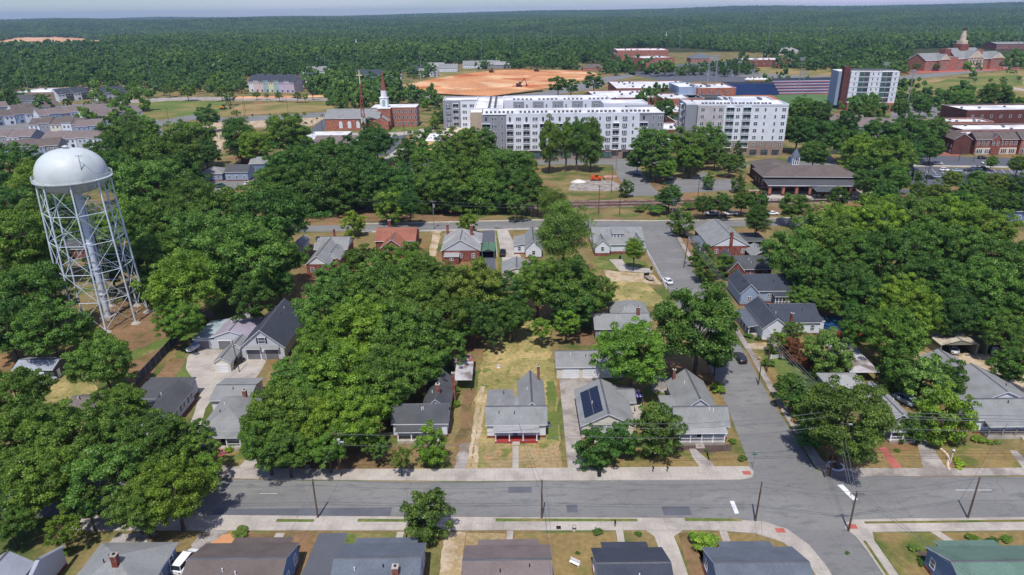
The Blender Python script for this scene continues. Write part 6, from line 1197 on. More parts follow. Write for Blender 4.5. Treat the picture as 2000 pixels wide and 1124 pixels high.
for i, a in enumerate((
    ('white-ended townhouse row nearest the round field, right of the estate', 228, 243, 6, 7.0, 15, 7, 4, [W_WHITE, W_DARK, W_LGREY], R_TAUPE, .95, .5),
    ('long townhouse row in the middle of the estate with grey-blue front', 150, 236, 7, 7, 14, 6.5, 3.6, [W_WHITE, W_BLUE, W_GREY], R_TAUPE, .85, .4),
    ('townhouse row with stepped brown roofs and white bays', 112, 264, 5, 7.2, 13, 7, 3.4, [W_WHITE, W_GREY, W_CREAM], R_BROWN, .02, 1.0),
    ('townhouse row at the top left of the estate with a white gable', 78, 228, 5, 7, 14, 6.5, 3.6, [W_WHITE, W_GREY], R_BROWN, .9, .6),
    ('townhouse row second from the top left of the estate', 22, 244, 5, 7, 14, 6.5, 3.6, [W_WHITE, W_BLUE], R_BROWN, .9, .6),
    ('townhouse row at the left edge of the picture, highest one', -8, 226, 3, 7, 14, 6.5, 3.6, [W_GREY], R_TAUPE, .8, .5),
    ('townhouse row with long brown roof just above the water tank', 152, 290, 6, 7, 14, 6, 3.2, [W_WHITE, W_LGREY], R_TAUPE, .0, .4),
    ('townhouse row at the left edge with white upper band', 18, 290, 4, 7.5, 14, 6.5, 3.4, [W_WHITE, W_GREY], R_TAUPE, .02, .5),
    ('townhouse row lowest in the estate, brown roof left of the water tank', 66, 308, 4, 7, 14, 6, 3.2, [W_BLUE, W_GREY], R_BROWN, .2, .4),
    ('townhouse row behind the stepped one with plain grey end', 176, 266, 2, 8, 14, 6.5, 3.4, [W_BLUE], R_TAUPE, .25, .3))):
    terrace(*a[:10], a[10], stag=a[11], group=None)
terrace('row of pastel townhouses in pink, teal and lilac against the wood', 531, 181, 9, 6.1, 17, 10.5, 6, [W_WHITE, W_PINK, W_PINK, W_TEAL, W_YEL, W_TEAL, W_LILAC, W_LILAC, W_LILAC], R_CHAR, -.3, stag=1.2)
terrace('white apartment row with dark roof above the green meadow, left one', 147, 197, 4, 7, 16, 7, 4.5, [W_WHITE, W_DARK], R_CHAR, .95)
terrace('white apartment row with dark roof above the green meadow, right one', 222, 195, 4, 7, 16, 7, 4.5, [W_WHITE, W_LGREY], R_CHAR, .95)
flatb('long low commercial building with white roof at the far left', *(lambda a, b: (a[0], b[0], a[1], a[1] + 45))(G(22, 200), G(120, 200)), 8, BRICKT, units=3, wsp=10)
for l, px, py, w, d, ze, r, wl, rf in (('red gabled house leftmost of the three behind the church woods', 697, 160, 16, 16, 8, 5, BRICK, R_CHAR), ('blue gabled house in the middle of the three behind the church woods', 716, 160, 16, 16, 8, 5, W_BLUE, R_CHAR), ('steel blue gabled house rightmost of the three behind the church woods', 738, 160, 18, 16, 8, 5, W_BLUE2, R_CHAR), ('pale low shed with flat grey roof right of the three gabled houses', 765, 156, 24, 12, 5, 1, W_CREAM, R_LGREY), ('grey house left of the clay site, nearest', 836, 150, 24, 18, 5, 4.5, W_WHITE, R_GREY), ('grey-roofed house left of the clay site, behind', 850, 138, 24, 18, 5, 5, W_LGREY, R_LGREY), ('white house with grey hip roof above the clay site', 875, 141, 26, 18, 5, 5, W_WHITE, R_GREY), ('dark-roofed house in the shade left of the tall pylon', 812, 146, 18, 18, 6, 5, W_GREY, R_CHAR), ('grey-roofed house at the top edge of the clay site', 924, 134, 30, 20, 5, 5, W_WHITE, R_GREY), ('second grey-roofed house at the top edge of the clay site', 960, 133, 24, 20, 5, 5, W_GREY, R_GREY), ('third house at the top edge of the clay site with pale roof', 982, 134, 24, 18, 5, 4, W_GREY, R_LGREY), ('small house with blue-grey roof right of the pastel townhouses', 590, 167, 20, 16, 5, 4, W_BLUE, R_GREY), ('tall white and blue house right of the pastel townhouses', 598, 170, 13, 16, 11, 4, W_WHITE, R_CHAR), ('grey house half hidden in the wood above the church', 617, 150, 26, 20, 7, 5, W_LGREY, R_GREY), ('blue-grey house in the shade at far left below the commercial building', 52, 210, 22, 14, 6, 4, W_BLUE, R_DGREY), ('low brick building on the skyline at the far right', 1975, 97, 60, 40, 10, 3, BRICK, R_GREY), ('tan house roof among the dark trees right of the second apartment block', 1655, 262, 22, 14, 7, 4, BRICKD, R_TAUPE), ('brick gabled house left of the mid-rise among trees', 1600, 245, 18, 16, 7, 4, BRICK, R_TAUPE), ('grey building end seen through the trees right of the mid-rise', 1715, 268, 26, 16, 7, 4, W_GREY, R_TAUPE), ('blue house corner at the right edge by the far street', 1990, 432, 10, 9, 4, 2.4, W_BLUE2, R_DGREY), ('pale blue house wall glimpsed in the wood at right', 1890, 640, 9, 8, 3.2, 2, W_BLUE, R_LGREY)):
    sm(l, px, py, w, d, ze, r, wl, rf)
# ---------------------------------------------------------------- vehicles
PAINTM = M('car_paint', (1, 1, 1), .3, .0, 1, spec=.6, objcol=True, var2=0)
TYRE = M('tyre', (.015, .015, .016), .9, .1, 3); RIM = M('rim', S(170, 172, 176), .35, 0, 1, metal=.6, var2=0); CGL = M('car_glass', (.02, .028, .035), .08, 0, 1, spec=.9, var2=0)
LAMP = M('lamp_lens', S(226, 228, 230), .2, 0, 1, var2=0); TAIL = M('tail_lens', S(150, 30, 30), .3, 0, 1, var2=0)
def car_meshes(kind):
    # profile along x (nose at +x): body stations (x, half width, z bottom, z top); cabin (x, z, half width)
    P = {'sedan': (4.7, [(-2.35, .72, .45, .82), (-2.2, .86, .3, .95), (-1.3, .9, .25, 1.0), (.6, .9, .25, 1.0), (1.9, .88, .28, .86), (2.3, .74, .38, .7)], [(-1.75, 1.0), (-1.0, 1.42), (.35, 1.44), (1.15, .99)]),
         'suv': (4.7, [(-2.35, .8, .5, 1.0), (-2.25, .9, .35, 1.1), (-1.3, .93, .3, 1.1), (.7, .93, .3, 1.1), (2.0, .9, .35, 1.02), (2.32, .8, .45, .85)], [(-2.2, 1.1), (-1.85, 1.68), (.3, 1.7), (1.1, 1.09)]),
         'van': (4.9, [(-2.45, .84, .5, 1.1), (-2.35, .95, .35, 1.15), (-1.3, .96, .3, 1.15), (1.0, .96, .3, 1.15), (2.0, .92, .35, 1.0), (2.4, .8, .45, .85)], [(-2.35, 1.14), (-2.15, 1.82), (.7, 1.84), (1.6, 1.12)]),
         'pickup': (5.7, [(-2.85, .9, .55, 1.05), (-2.8, .95, .45, 1.1), (-.9, .96, .4, 1.1), (1.0, .96, .4, 1.12), (2.5, .93, .42, 1.08), (2.82, .82, .5, .9)], [(-.85, 1.1), (-.65, 1.78), (.75, 1.8), (1.45, 1.11)])}[kind]
    Lc, st, cab = P; mb = MB(); vs = []
    for x, hw, zb, zt in st: vs += [(x, -hw * .9, zb), (x, -hw, zb + .2), (x, -hw, zt - .12), (x, -hw * .86, zt), (x, hw * .86, zt), (x, hw, zt - .12), (x, hw, zb + .2), (x, hw * .9, zb)]
    n = len(st); fs = [(i * 8 + j, i * 8 + (j + 1) % 8, (i + 1) * 8 + (j + 1) % 8, (i + 1) * 8 + j) for i in range(n - 1) for j in range(8)]
    mb.mesh_(vs, fs, PAINTM, True); mb.mesh_(vs, [tuple(range(8)), tuple(range((n - 1) * 8, n * 8))[::-1]], PAINTM)
    (xa, za), (xb, zb), (xc, zc), (xd, zd) = cab; hw = st[2][1]; rw = hw * .72
    mb.box(xb + .02, xc - .02, -rw, rw, zb - .05, zb + .03, PAINTM)
    for s in (-1, 1):
        for (x0, z0), (x1, z1) in (((xa, za), (xb, zb)), ((xd, zd), (xc, zc))): mb.cyl((x0, s * hw * .86, z0 - .02), (x1, s * rw, z1), .045, n=5, mat=PAINTM)
        xm = (xb + xc) / 2 - .05; mb.cyl((xm, s * hw * .86, za), (xm, s * rw, zb), .045, n=5, mat=PAINTM)
    if kind == 'pickup':
        mb.box(-2.62, -1.0, -.78, .78, 1.095, 1.115, DARK)
        for s in (-1, 1): mb.box(-2.8, -.95, s * .88 - .08, s * .88 + .08, 1.05, 1.3, PAINTM)
        mb.box(-2.84, -2.74, -.8, .8, 1.05, 1.3, PAINTM)
    body = mb.me('body')
    g = MB(); hb = hw * .86; c = [[(x, -h, z), (x, h, z)] for (x, z), h in (((xa + .03, za), hb), ((xb, zb), rw), ((xc, zc), rw), ((xd - .03, zd), hb))]
    for i in range(3):
        if i != 1: g.poly([c[i][0], c[i + 1][0], c[i + 1][1], c[i][1]], CGL)
    g.poly([c[k][0] for k in (0, 3, 2, 1)], CGL); g.poly([c[k][1] for k in range(4)], CGL); glass = g.me('windows')
    w = MB(); R_ = .34 if kind in ('sedan', 'suv', 'van') else .4; w.cyl((0, -.11, 0), (0, .11, 0), R_, n=14, mat=TYRE); w.cyl((0, -.125, 0), (0, .125, 0), R_ * .6, n=10, mat=RIM); wheel = w.me('wheel')
    l = MB(); l.box(-.05, .05, -.17, .17, -.08, .08, LAMP); lamp = l.me('headlight'); t = MB(); t.box(-.05, .05, -.14, .14, -.1, .1, TAIL); tail = t.me('tail_light')
    return body, glass, wheel, lamp, tail, Lc, R_, hw, st
CM = {k: car_meshes(k) for k in ('sedan', 'suv', 'van', 'pickup')}
PC = {'white': (.75, .76, .78), 'silver': (.42, .44, .47), 'grey': (.16, .17, .19), 'black': (.015, .016, .019), 'dark blue': (.025, .045, .11), 'red': (.62, .03, .03), 'blue-grey': (.10, .15, .21), 'pale blue': (.3, .38, .46), 'green': (.05, .12, .09)}
NAMES = {'sedan': ('sedan_car', 'car'), 'suv': ('suv_car', 'car'), 'van': ('minivan', 'van'), 'pickup': ('pickup_truck', 'pickup truck')}
def car(kind, colr, px, py, deg, label, group=None, z=.05):
    x, y = G(px, py); b, g, w, l, t, Lc, R_, hw, st = CM[kind]; nm, ct = NAMES[kind]
    r = empty(nm, (x, y, z), label, ct, group, math.radians(deg)); c = PC[colr]
    inst(b, 'body', r, col=c); inst(g, 'windows', r)
    for sx in (-1, 1):
        for sy in (-1, 1): inst(w, 'wheel', r, (sx * Lc * .3, sy * (hw - .06), R_))
    if py > 300:
        for sy in (-1, 1): inst(l, 'headlight', r, (st[-1][0] - .04, sy * hw * .6, .68)); inst(t, 'tail_light', r, (st[0][0] + .02, sy * hw * .66, .82))
    return r
for a in (('van', 'white', 365, 1104, 80, 'white minivan on the gravel drive at the bottom left'), ('pickup', 'silver', 84, 750, 10, 'silver pickup in front of the metal shed on the left lawn'), ('pickup', 'black', 982, 498, 88, 'dark pickup on the long pale driveway beside the green carport'), ('sedan', 'white', 1303, 553, 108, 'white sedan parked at the end of the rail fence on the side street'),
          ('suv', 'black', 1445, 704, 92, 'black car half under the big dark tree on the side street'), ('van', 'pale blue', 1765, 786, 112, 'pale blue van with ladder rack beside the grey hidden house'), ('pickup', 'red', 1660, 661, -10, 'bright red pickup beside the round blue pool'), ('sedan', 'silver', 1861, 687, 70, 'silver car under the tan metal carport'), ('sedan', 'white', 1941, 690, 62, 'white car on the left under the pale carport'), ('sedan', 'silver', 1966, 690, 62, 'silver car on the right under the pale carport'), ('sedan', 'black', 452, 683, 78, 'dark car squeezed beside the small long garage') if False else ('sedan', 'black', 462, 712, 68, 'dark car squeezed beside the small long garage'),
          ('pickup', 'silver', 1390, 421, 180, 'silver pickup parked on the far street by the brick bungalow'), ('pickup', 'white', 1425, 421, 180, 'white pickup parked on the far street, right of the silver one'), ('sedan', 'white', 1509, 420, 0, 'white car on the far street left of the pale leafy tree'), ('sedan', 'silver', 1613, 417, 0, 'silver sedan on the far street right of the pale leafy tree'), ('van', 'white', 1760, 412, 5, 'white van on the far street among the right-hand trees'),
          ('sedan', 'blue-grey', 1244, 342, -30, 'blue-grey car in the shade of the large tree below the long apartment block'), ('suv', 'white', 1299, 346, 15, 'white car just behind the black pickup in the gravel car park'), ('pickup', 'black', 1309, 352, 0, 'black pickup in the gravel car park'), ('suv', 'black', 1328, 324, 160, 'black car under the trees below the second apartment block'), ('suv', 'blue-grey', 1350, 325, 160, 'blue-grey car under the trees, right of the black one'),
          ('sedan', 'white', 781, 302, 55, 'white car driving up the avenue towards the church'), ('suv', 'blue-grey', 771, 312, 60, 'dark blue car leading down the avenue near the crossroads'), ('pickup', 'black', 1651, 339, 170, 'dark pickup beside the yellow bush near the station'),
          ('van', 'green', 431, 366, 60, 'dark car by the blue house on the back street'), ('suv', 'white', 487, 362, 20, 'white car partly under the trees on the back street'), ('sedan', 'white', 520, 358, 20, 'second white car under the trees on the back street'), ('suv', 'pale blue', 280, 196, 0, 'lone pale car on the road above the green meadow')):
    car(*a)
LOT = [('sedan', 'dark blue', 1806, 308, 5, 'blue car on the street beside the brick plaza'), ('sedan', 'black', 1799, 323, -8, 'black car alone at the left end of the top parking row'), ('suv', 'silver', 1831, 322, -14, 'silver estate car in the top parking row'), ('suv', 'white', 1845, 335, -22, 'white car in the middle of the car park'), ('sedan', 'pale blue', 1868, 336, -22, 'pale blue car next to the white one in the middle of the car park'),
       ('sedan', 'black', 1892, 335, -12, 'black car leftmost of three side by side near the round parking tree'), ('suv', 'dark blue', 1905, 333, -12, 'dark blue car between two black ones near the round parking tree'), ('pickup', 'black', 1918, 332, -12, 'black pickup nearest the round parking tree'), ('sedan', 'white', 1781, 350, -20, 'white car half hidden at the left of the bottom parking row'), ('sedan', 'blue-grey', 1794, 350, -25, 'blue-grey car in the bottom parking row beside the short lamp'), ('suv', 'black', 1817, 350, -12, 'dark car left one of a pair in the bottom parking row'), ('sedan', 'pale blue', 1830, 348, -12, 'pale blue car right one of a pair in the bottom parking row'), ('sedan', 'black', 1868, 349, -12, 'black car behind the round shrubs in the bottom parking row'), ('sedan', 'black', 1890, 348, -12, 'black car alone at the right of the bottom parking row'), ('suv', 'white', 1855, 294, -15, 'white car at the side road by the corner shop'), ('suv', 'black', 1918, 311, 0, 'black car in front of the shop terrace'), ('sedan', 'black', 1940, 311, 0, 'second black car in front of the shop terrace, to the right'), ('sedan', 'white', 1926, 321, 0, 'white car just left of the round parking tree')]
for a in LOT: car(*a, group='cars in and around the town car park')
for i in range(12): car(('sedan', 'suv')[i % 2], ('white', 'silver', 'grey', 'black', 'dark blue')[i % 5], 1755 + i * 20, 214 + (i % 3) * 3, 80, '%s car in the car park behind the shops, %s from the left' % (('white', 'silver', 'grey', 'black', 'dark blue')[i % 5], ('first', 'second', 'third', 'fourth', 'fifth', 'sixth', 'seventh', 'eighth', 'ninth', 'tenth', 'eleventh', 'twelfth')[i]), group='cars parked behind the shops')
ORD = ['first', 'second', 'third', 'fourth', 'fifth', 'sixth', 'seventh', 'eighth', 'ninth', 'tenth', 'eleventh', 'twelfth', 'thirteenth', 'fourteenth', 'fifteenth', 'sixteenth', 'seventeenth', 'eighteenth', 'nineteenth', 'twentieth', 'twenty-first', 'twenty-second', 'twenty-third', 'twenty-fourth', 'twenty-fifth', 'twenty-sixth']
for i in range(16): car(('sedan', 'suv')[i % 2], ('black', 'silver', 'white', 'dark blue')[i % 4], 1262 + i * 12, 146 + (i % 3) * 1.2, 85, '%s car in the row below the civic building, %s from the left' % (('black', 'silver', 'white', 'dark blue')[i % 4], ORD[i]), group='cars in the civic car park row')
for i in range(6): car('suv', ('white', 'silver')[i % 2], 684 + (i % 3) * 5, 277 + (i // 3) * 8, 20, '%s car between the taupe hall and the church, %s %s' % (('white', 'silver')[i % 2], ('upper row', 'lower row')[i // 3], ('left', 'middle', 'right')[i % 3]), group='cars beside the taupe hall')
for i in range(9): car('suv', ('white', 'black', 'silver')[i % 3], 1650 + i * 17, 139 + (i % 2), 10, '%s car in front of the school woods, %s from the left' % (('white', 'black', 'silver')[i % 3], ORD[i]), group='cars in front of the school woods')
# boat, telehandler, barriers, trailer, pool, bins, bench, excavators
x, y = G(383, 684); r = empty('motor_boat', (x, y, 0), 'small white covered boat on its trailer beside the metal workshop', 'boat', None, 1.3); m = MB(); HULL = TRIM
st = [(-2.4, .9, .7), (-1, 1.05, .62), (.8, .95, .62), (2.1, .45, .75), (2.7, .04, 1.0)]; vs = []
for X, hw, zb in st: vs += [(X, -hw, 1.35), (X, -hw * .7, zb + .1), (X, 0, zb), (X, hw * .7, zb + .1), (X, hw, 1.35), (X, 0, 1.5)]
m.mesh_(vs, [(i * 6 + j, i * 6 + (j + 1) % 6, (i + 1) * 6 + (j + 1) % 6, (i + 1) * 6 + j) for i in range(4) for j in range(6)] + [tuple(range(6))], HULL, True); m.build('hull', r)
m = MB(); m.box(-.6, .9, -.6, .6, 1.45, 1.95, W_BLUE2); m.build('cover', r); m = MB(); m.box(-2.2, 3.2, -.08, .08, .4, .52, GMETAL); m.box(-.8, -.7, -1, 1, .35, .45, GMETAL); m.build('trailer_frame', r)
for s in (-1, 1): inst(CM['sedan'][2], 'wheel', r, (-.75, s * 1.05, .34))
x, y = G(1165, 353); r = empty('telehandler', (x, y, 0), 'orange telehandler parked on the gravel pad beside the white heap', 'telehandler', None, 0); OR = M('machine_orange', S(226, 88, 34), .5, .05, 2)
m = MB(); m.box(-2.8, 2.0, -1.0, 1.0, .9, 1.8, OR); m.box(-2.8, -1.2, -1.0, 1.0, 1.8, 2.3, OR); m.build('body', r); m = MB(); m.box(-.9, .6, -.95, -.05, 1.8, 2.9, CGL); m.box(-1, .7, -1.0, 0, 2.9, 3.0, OR); m.build('cab', r); m = MB(); m.cyl((-2.6, .5, 2.2), (3.4, .5, 1.5), .25, .2, 6, OR); m.build('boom', r); m = MB(); m.box(3.3, 3.5, -.8, .9, .5, 1.6, BLACK); m.box(3.5, 4.7, -.5, -.4, .5, .6, BLACK); m.box(3.5, 4.7, .5, .6, .5, .6, BLACK); m.build('forks', r)
w = MB(); w.cyl((0, -.22, 0), (0, .22, 0), .62, n=14, mat=TYRE); w.cyl((0, -.23, 0), (0, .23, 0), .3, n=10, mat=OR); w = w.me('wheel')
for sx in (-1.7, 1.5):
    for sy in (-1, 1): inst(w, 'wheel', r, (sx, sy * 1.0, .62))
x, y = G(1183, 349); bm_ = MB()
for k in range(5): bm_.box(-1 + k * .4, -1 + (k + 1) * .4, -.05, .05, .35, .6, (OR, TRIM)[k % 2]); bm_.box(-1 + k * .4, -1 + (k + 1) * .4, -.05, .05, .75, 1.0, (TRIM, OR)[k % 2])
for s in (-.9, .9): bm_.box(s - .04, s + .04, -.3, .3, 0, .08, BLACK); bm_.box(s - .03, s + .03, -.04, .04, .08, 1.1, GMETAL)
bm_ = bm_.me('road_barrier')
for i in range(6):
    o = inst(bm_, 'road_barrier', None, (x + (i % 3) * 2.2, y + (i // 3) * 1.6, .03)); tag(o, 'red and white road barrier, %s row, %s, right of the orange telehandler' % (('front', 'back')[i // 3], ('left', 'middle', 'right')[i % 3]), 'barrier', 'barriers beside the telehandler')
def heap(px, py, r, h_, mat, label, name='gravel_heap'):
    x, y = G(px, py); m = MB(); rr = random.Random(3); n = 16; vs = [(0, 0, h_)]
    for k, (f, z) in enumerate(((.35, .8), (.7, .38), (1, 0))):
        for i in range(n): t = 6.283 * i / n; q = r * f * rr.uniform(.88, 1.1); vs.append((q * math.cos(t), q * .7 * math.sin(t), h_ * z))
    fs = [(0, 1 + i, 1 + (i + 1) % n) for i in range(n)] + [(1 + k * n + i, 1 + (k + 1) * n + i, 1 + (k + 1) * n + (i + 1) % n, 1 + k * n + (i + 1) % n) for k in range(2) for i in range(n)]
    m.mesh_(vs, fs, mat, True); tag(m.build(name, None, (x, y, .02)), label, 'heap')
heap(1130, 356, 3.6, 1.3, M('heap_white', S(226, 222, 214), .9, .08, 2), 'pale gravel heap beside the orange telehandler'); heap(935, 168, 40, 4, MATS['bare_orange_clay'], 'broad earth mound on the orange clay site', 'earth_heap')
for px, py, l, nm in ((1014, 170, 'excavator at the lower right of the orange clay site', 'excavator'), (436, 214, 'yellow excavator beside the lone field tree road', 'excavator'), (960, 142, 'small yellow machine at the top of the orange clay site', 'bulldozer'), (1048, 140, 'dark machine at the top right of the orange clay site', 'bulldozer')):
    x, y = G(px, py); s = 1.6 if py < 180 else 1.2; r = empty(nm, (x, y, 0), l, nm); r.scale = (s, s, s); YE = M('machine_yellow', S(206, 150, 50), .6, .06, 2)
    m = MB(); m.box(-2, 2, -1.5, -.8, 0, 1, BLACK); m.box(-2, 2, .8, 1.5, 0, 1, BLACK); m.build('track', r); m = MB(); m.box(-2.2, 1.2, -1.2, 1.2, 1.1, 2.3, YE if nm == 'excavator' and py > 180 else BRICKD); m.box(-.2, 1.3, -1.1, .2, 2.3, 3.4, CGL); m.build('body', r)
    m = MB(); 
    if nm == 'excavator': m.cyl((1, .5, 2), (3.6, .5, 5.5), .3, .25, 6, BRICKD); m.cyl((3.6, .5, 5.5), (5.2, .5, 1.6), .22, .18, 6, BRICKD); m.box(4.6, 5.6, 0, 1, .4, 1.6, BLACK)
    else: m.box(2.1, 2.4, -1.9, 1.9, .2, 1.5, YE)
    m.build('boom' if nm == 'excavator' else 'blade', r)
x, y = G(1268, 546); r = empty('flat_trailer', (x, y, 0), 'small flatbed trailer with wooden deck on the dirt beside the rail fence', 'trailer', None, 1.9); m = MB(); m.box(-1.8, 1.8, -.9, .9, .5, .62, DECKW); m.build('deck', r); m = MB(); m.box(-1.8, 3.0, -.05, .05, .4, .499, BLACK); m.box(1.7, 1.8, -.9, .9, .63, 1.5, BLACK); m.build('frame', r)
for s in (-1, 1): inst(CM['sedan'][2], 'wheel', r, (-.3, s * 1.02, .34))
x, y = G(1626, 636); r = empty('swimming_pool', (x, y, 0), 'round above-ground pool with dark blue cover behind the white house', 'pool'); m = MB(); m.lathe([(3.5, 0), (3.5, 1.2), (3.62, 1.2), (3.62, 1.28), (3.45, 1.28), (3.45, 1.1)], 32, M('pool_blue', S(48, 98, 150), .5, .05, 1), smooth=False); m.build('pool_wall', r); m = MB(); m.lathe([(3.45, 1.12), (.01, 1.05)], 32, M('pool_cover', S(30, 66, 118), .4, .12, .6, col2=S(52, 110, 150), s2=.4)); m.build('cover', r)
def bin_(px, py, label, col=BLACK): 
    x, y = G(px, py); m = MB(); m.box(-.3, .3, -.35, .35, .05, 1.0, col); m.box(-.34, .34, -.4, .38, 1.002, 1.08, col); m.cyl((-.3, .36, .12), (.3, .36, .12), .12, n=8, mat=BLACK); tag(m.build('wheeled_bin', None, (x, y, .02)), label, 'bin')
bin_(1211, 506, 'black wheeled bin behind the dormer house'); bin_(1272, 528, 'dark wheeled bin against the rail fence', BLACK); bin_(1170, 931, 'dark bin on the pavement below the pair of round trees')
x, y = G(1037, 855); m = MB(); m.box(-.35, .35, -.35, .35, .0, .5, BLACK); m.lathe([(.4, .5), (.36, .8), (.15, .98), (.01, 1.0)], 14, BLACK); tag(m.build('barbecue_grill', None, (x, y + 1.2, .45)), 'black covered barbecue on the red porch of the white house', 'barbecue')
def bench(px, py, rz, label):
    x, y = G(px, py); r = empty('garden_bench', (x, y, 0), label, 'bench', None, rz); m = MB(); m.box(-.8, .8, -.25, .25, .4, .46, TRIM); m.build('seat', r); m = MB(); 
    for z in (.6, .75, .9): m.box(-.8, .8, .22, .27, z, z + .08, TRIM)
    m.build('backrest', r)
    for s in (-.7, .7): m = MB(); m.box(s - .04, s + .04, -.22, .26, 0, .399, TRIM); m.build('leg', r)
bench(1122, 1104, -.6, 'white garden bench on the lawn between two southern houses')
def bird(px, py, label): x, y = G(px, py); m = MB(); m.lathe([(.22, 0), (.1, .1), (.09, .7), (.32, .8), (.36, .88), (.05, .8)], 14, CONC); tag(m.build('bird_bath', None, (x, y, .02)), label, 'bird bath')
bird(1121, 1037, 'pale bird bath on the lawn south of the pavement'); bird(1482, 705, 'white bird bath in the shrub garden')
x, y = G(1091, 1032); m = MB(); m.box(-.35, .35, -.35, .35, 0, .12, CONC); m.cyl((0, 0, .121), (0, 0, .15), .2, n=12, mat=DARK); tag(m.build('meter_cover', None, (x, y, .02)), 'square concrete meter cover on the lawn left of the bird bath', 'cover')
def mail(px, py, label): x, y = G(px, py); m = MB(); m.box(-.05, .05, -.05, .05, 0, 1.0, DECKW); m.box(-.12, .12, -.28, .28, 1.002, 1.2, BLACK); m.cyl((0, -.28, 1.2), (0, .28, 1.2), .12, n=10, mat=BLACK); tag(m.build('mailbox', None, (x, y, .02)), label, 'mailbox')
mail(1201, 1031, 'black mailbox beside the path of the charcoal-roofed house'); mail(1275, 924, 'dark mailbox at the pavement edge below the grey corner house, left'); mail(1303, 924, 'dark mailbox at the pavement edge below the grey corner house, right')
m = MB(); x, y = G(1785, 694); m.cyl((0, 0, 0), (0, 0, 3.2), .75, .5, 10, BARK, smooth=False); 
x, y = G(1856, 905); r = empty('lamp_post', (x, y, 0), 'white post lamp in the rock bed beside the worn concrete drive', 'lamp post'); m = MB(); m.cyl((0, 0, 0), (0, 0, 2.3), .06, n=8, mat=TRIM); m.build('post', r); m = MB(); m.cyl((0, 0, 2.3), (0, 0, 2.7), .12, .2, 6, GLASS, smooth=False); m.cyl((0, 0, 2.7), (0, 0, 2.95), .26, .03, 6, TRIM, smooth=False); m.build('lantern', r)
for i in range(22):
    t = i / 21; x, y = G(1838 + 22 * t + 6 * math.sin(t * 5), 878 + 40 * t); m = MB(); s = rnd.uniform(.14, .28); m.lathe([(s, 0), (s * .9, s * .5), (s * .4, s * .8), (.01, s * .85)], 7, STONE, smooth=False); tag(m.build('edging_stone', None, (x, y, .03)), 'small pale edging stone in the bed beside the worn concrete drive', 'stone', 'edging stones of the rock bed')
# planting ring of white stone at the corner
x, y = G(1632, 912); m = MB(); m.lathe([(1.5, 0), (1.5, .22), (1.15, .22), (1.15, .02)], 20, TRIM, smooth=False); m.lathe([(1.14, .1), (.01, .12)], 20, MULCH); tag(m.build('stone_planter', None, (x, y, .02)), 'round white-edged planting ring behind the corner poles', 'planter'); tree(1628, 895, 18, 'shrub', 'p')
# ---------------------------------------------------------------- signs
def sign(px, py, label, shape, h_=2.2, rz=0):
    x, y = G(px, py); r = empty('road_sign', (x, y, .1), label, 'sign', None, rz); m = MB(); m.cyl((0, 0, 0), (0, 0, h_ + .35), .04, n=6, mat=GMETAL); m.build('post', r); m = MB()
    if shape == 'stop':
        RS = M('sign_red', S(190, 36, 42), .5, 0, 1, var2=0); pts = [(.42 * math.cos(math.pi / 8 + k * math.pi / 4), -.05, h_ + .42 * math.sin(math.pi / 8 + k * math.pi / 4)) for k in range(8)]
        m.poly([(p[0] * 1.08, -.046, h_ + (p[2] - h_) * 1.08) for p in pts], TRIM); m.poly(pts, RS); m.box(-.26, .26, -.06, -.052, h_ - .09, h_ + .09, TRIM)
    elif shape == 'warn':
        YS_ = M('sign_yellow', S(240, 170, 30), .5, 0, 1, var2=0); m.poly([(0, -.05, h_ - .6), (.6, -.05, h_), (0, -.05, h_ + .6), (-.6, -.05, h_)], YS_); m.poly([(0, -.046, h_ - .66), (.66, -.046, h_), (0, -.046, h_ + .66), (-.66, -.046, h_)], BLACK)
        m.box(-.06, .06, -.06, -.052, h_ - .3, h_ + .18, BLACK); m.poly([(-.2, -.055, h_ + .12), (.2, -.055, h_ + .12), (0, -.055, h_ + .34)], BLACK)
    else:
        GS = M('sign_green', S(46, 128, 96), .5, 0, 1, var2=0); m.box(-.5, .5, -.02, .02, h_, h_ + .2, GS); m.box(-.02, .02, -.5, .5, h_ + .202, h_ + .4, GS)
    m.build('sign_plate', r)
sign(1302, 447, 'red stop sign where the side street meets the far street', 'stop', 2.4); sign(1548, 842, 'yellow diamond warning sign on the side street pavement', 'warn', 2.2); sign(1470, 914, 'green street name sign at the near crossing', 'name', 2.6)
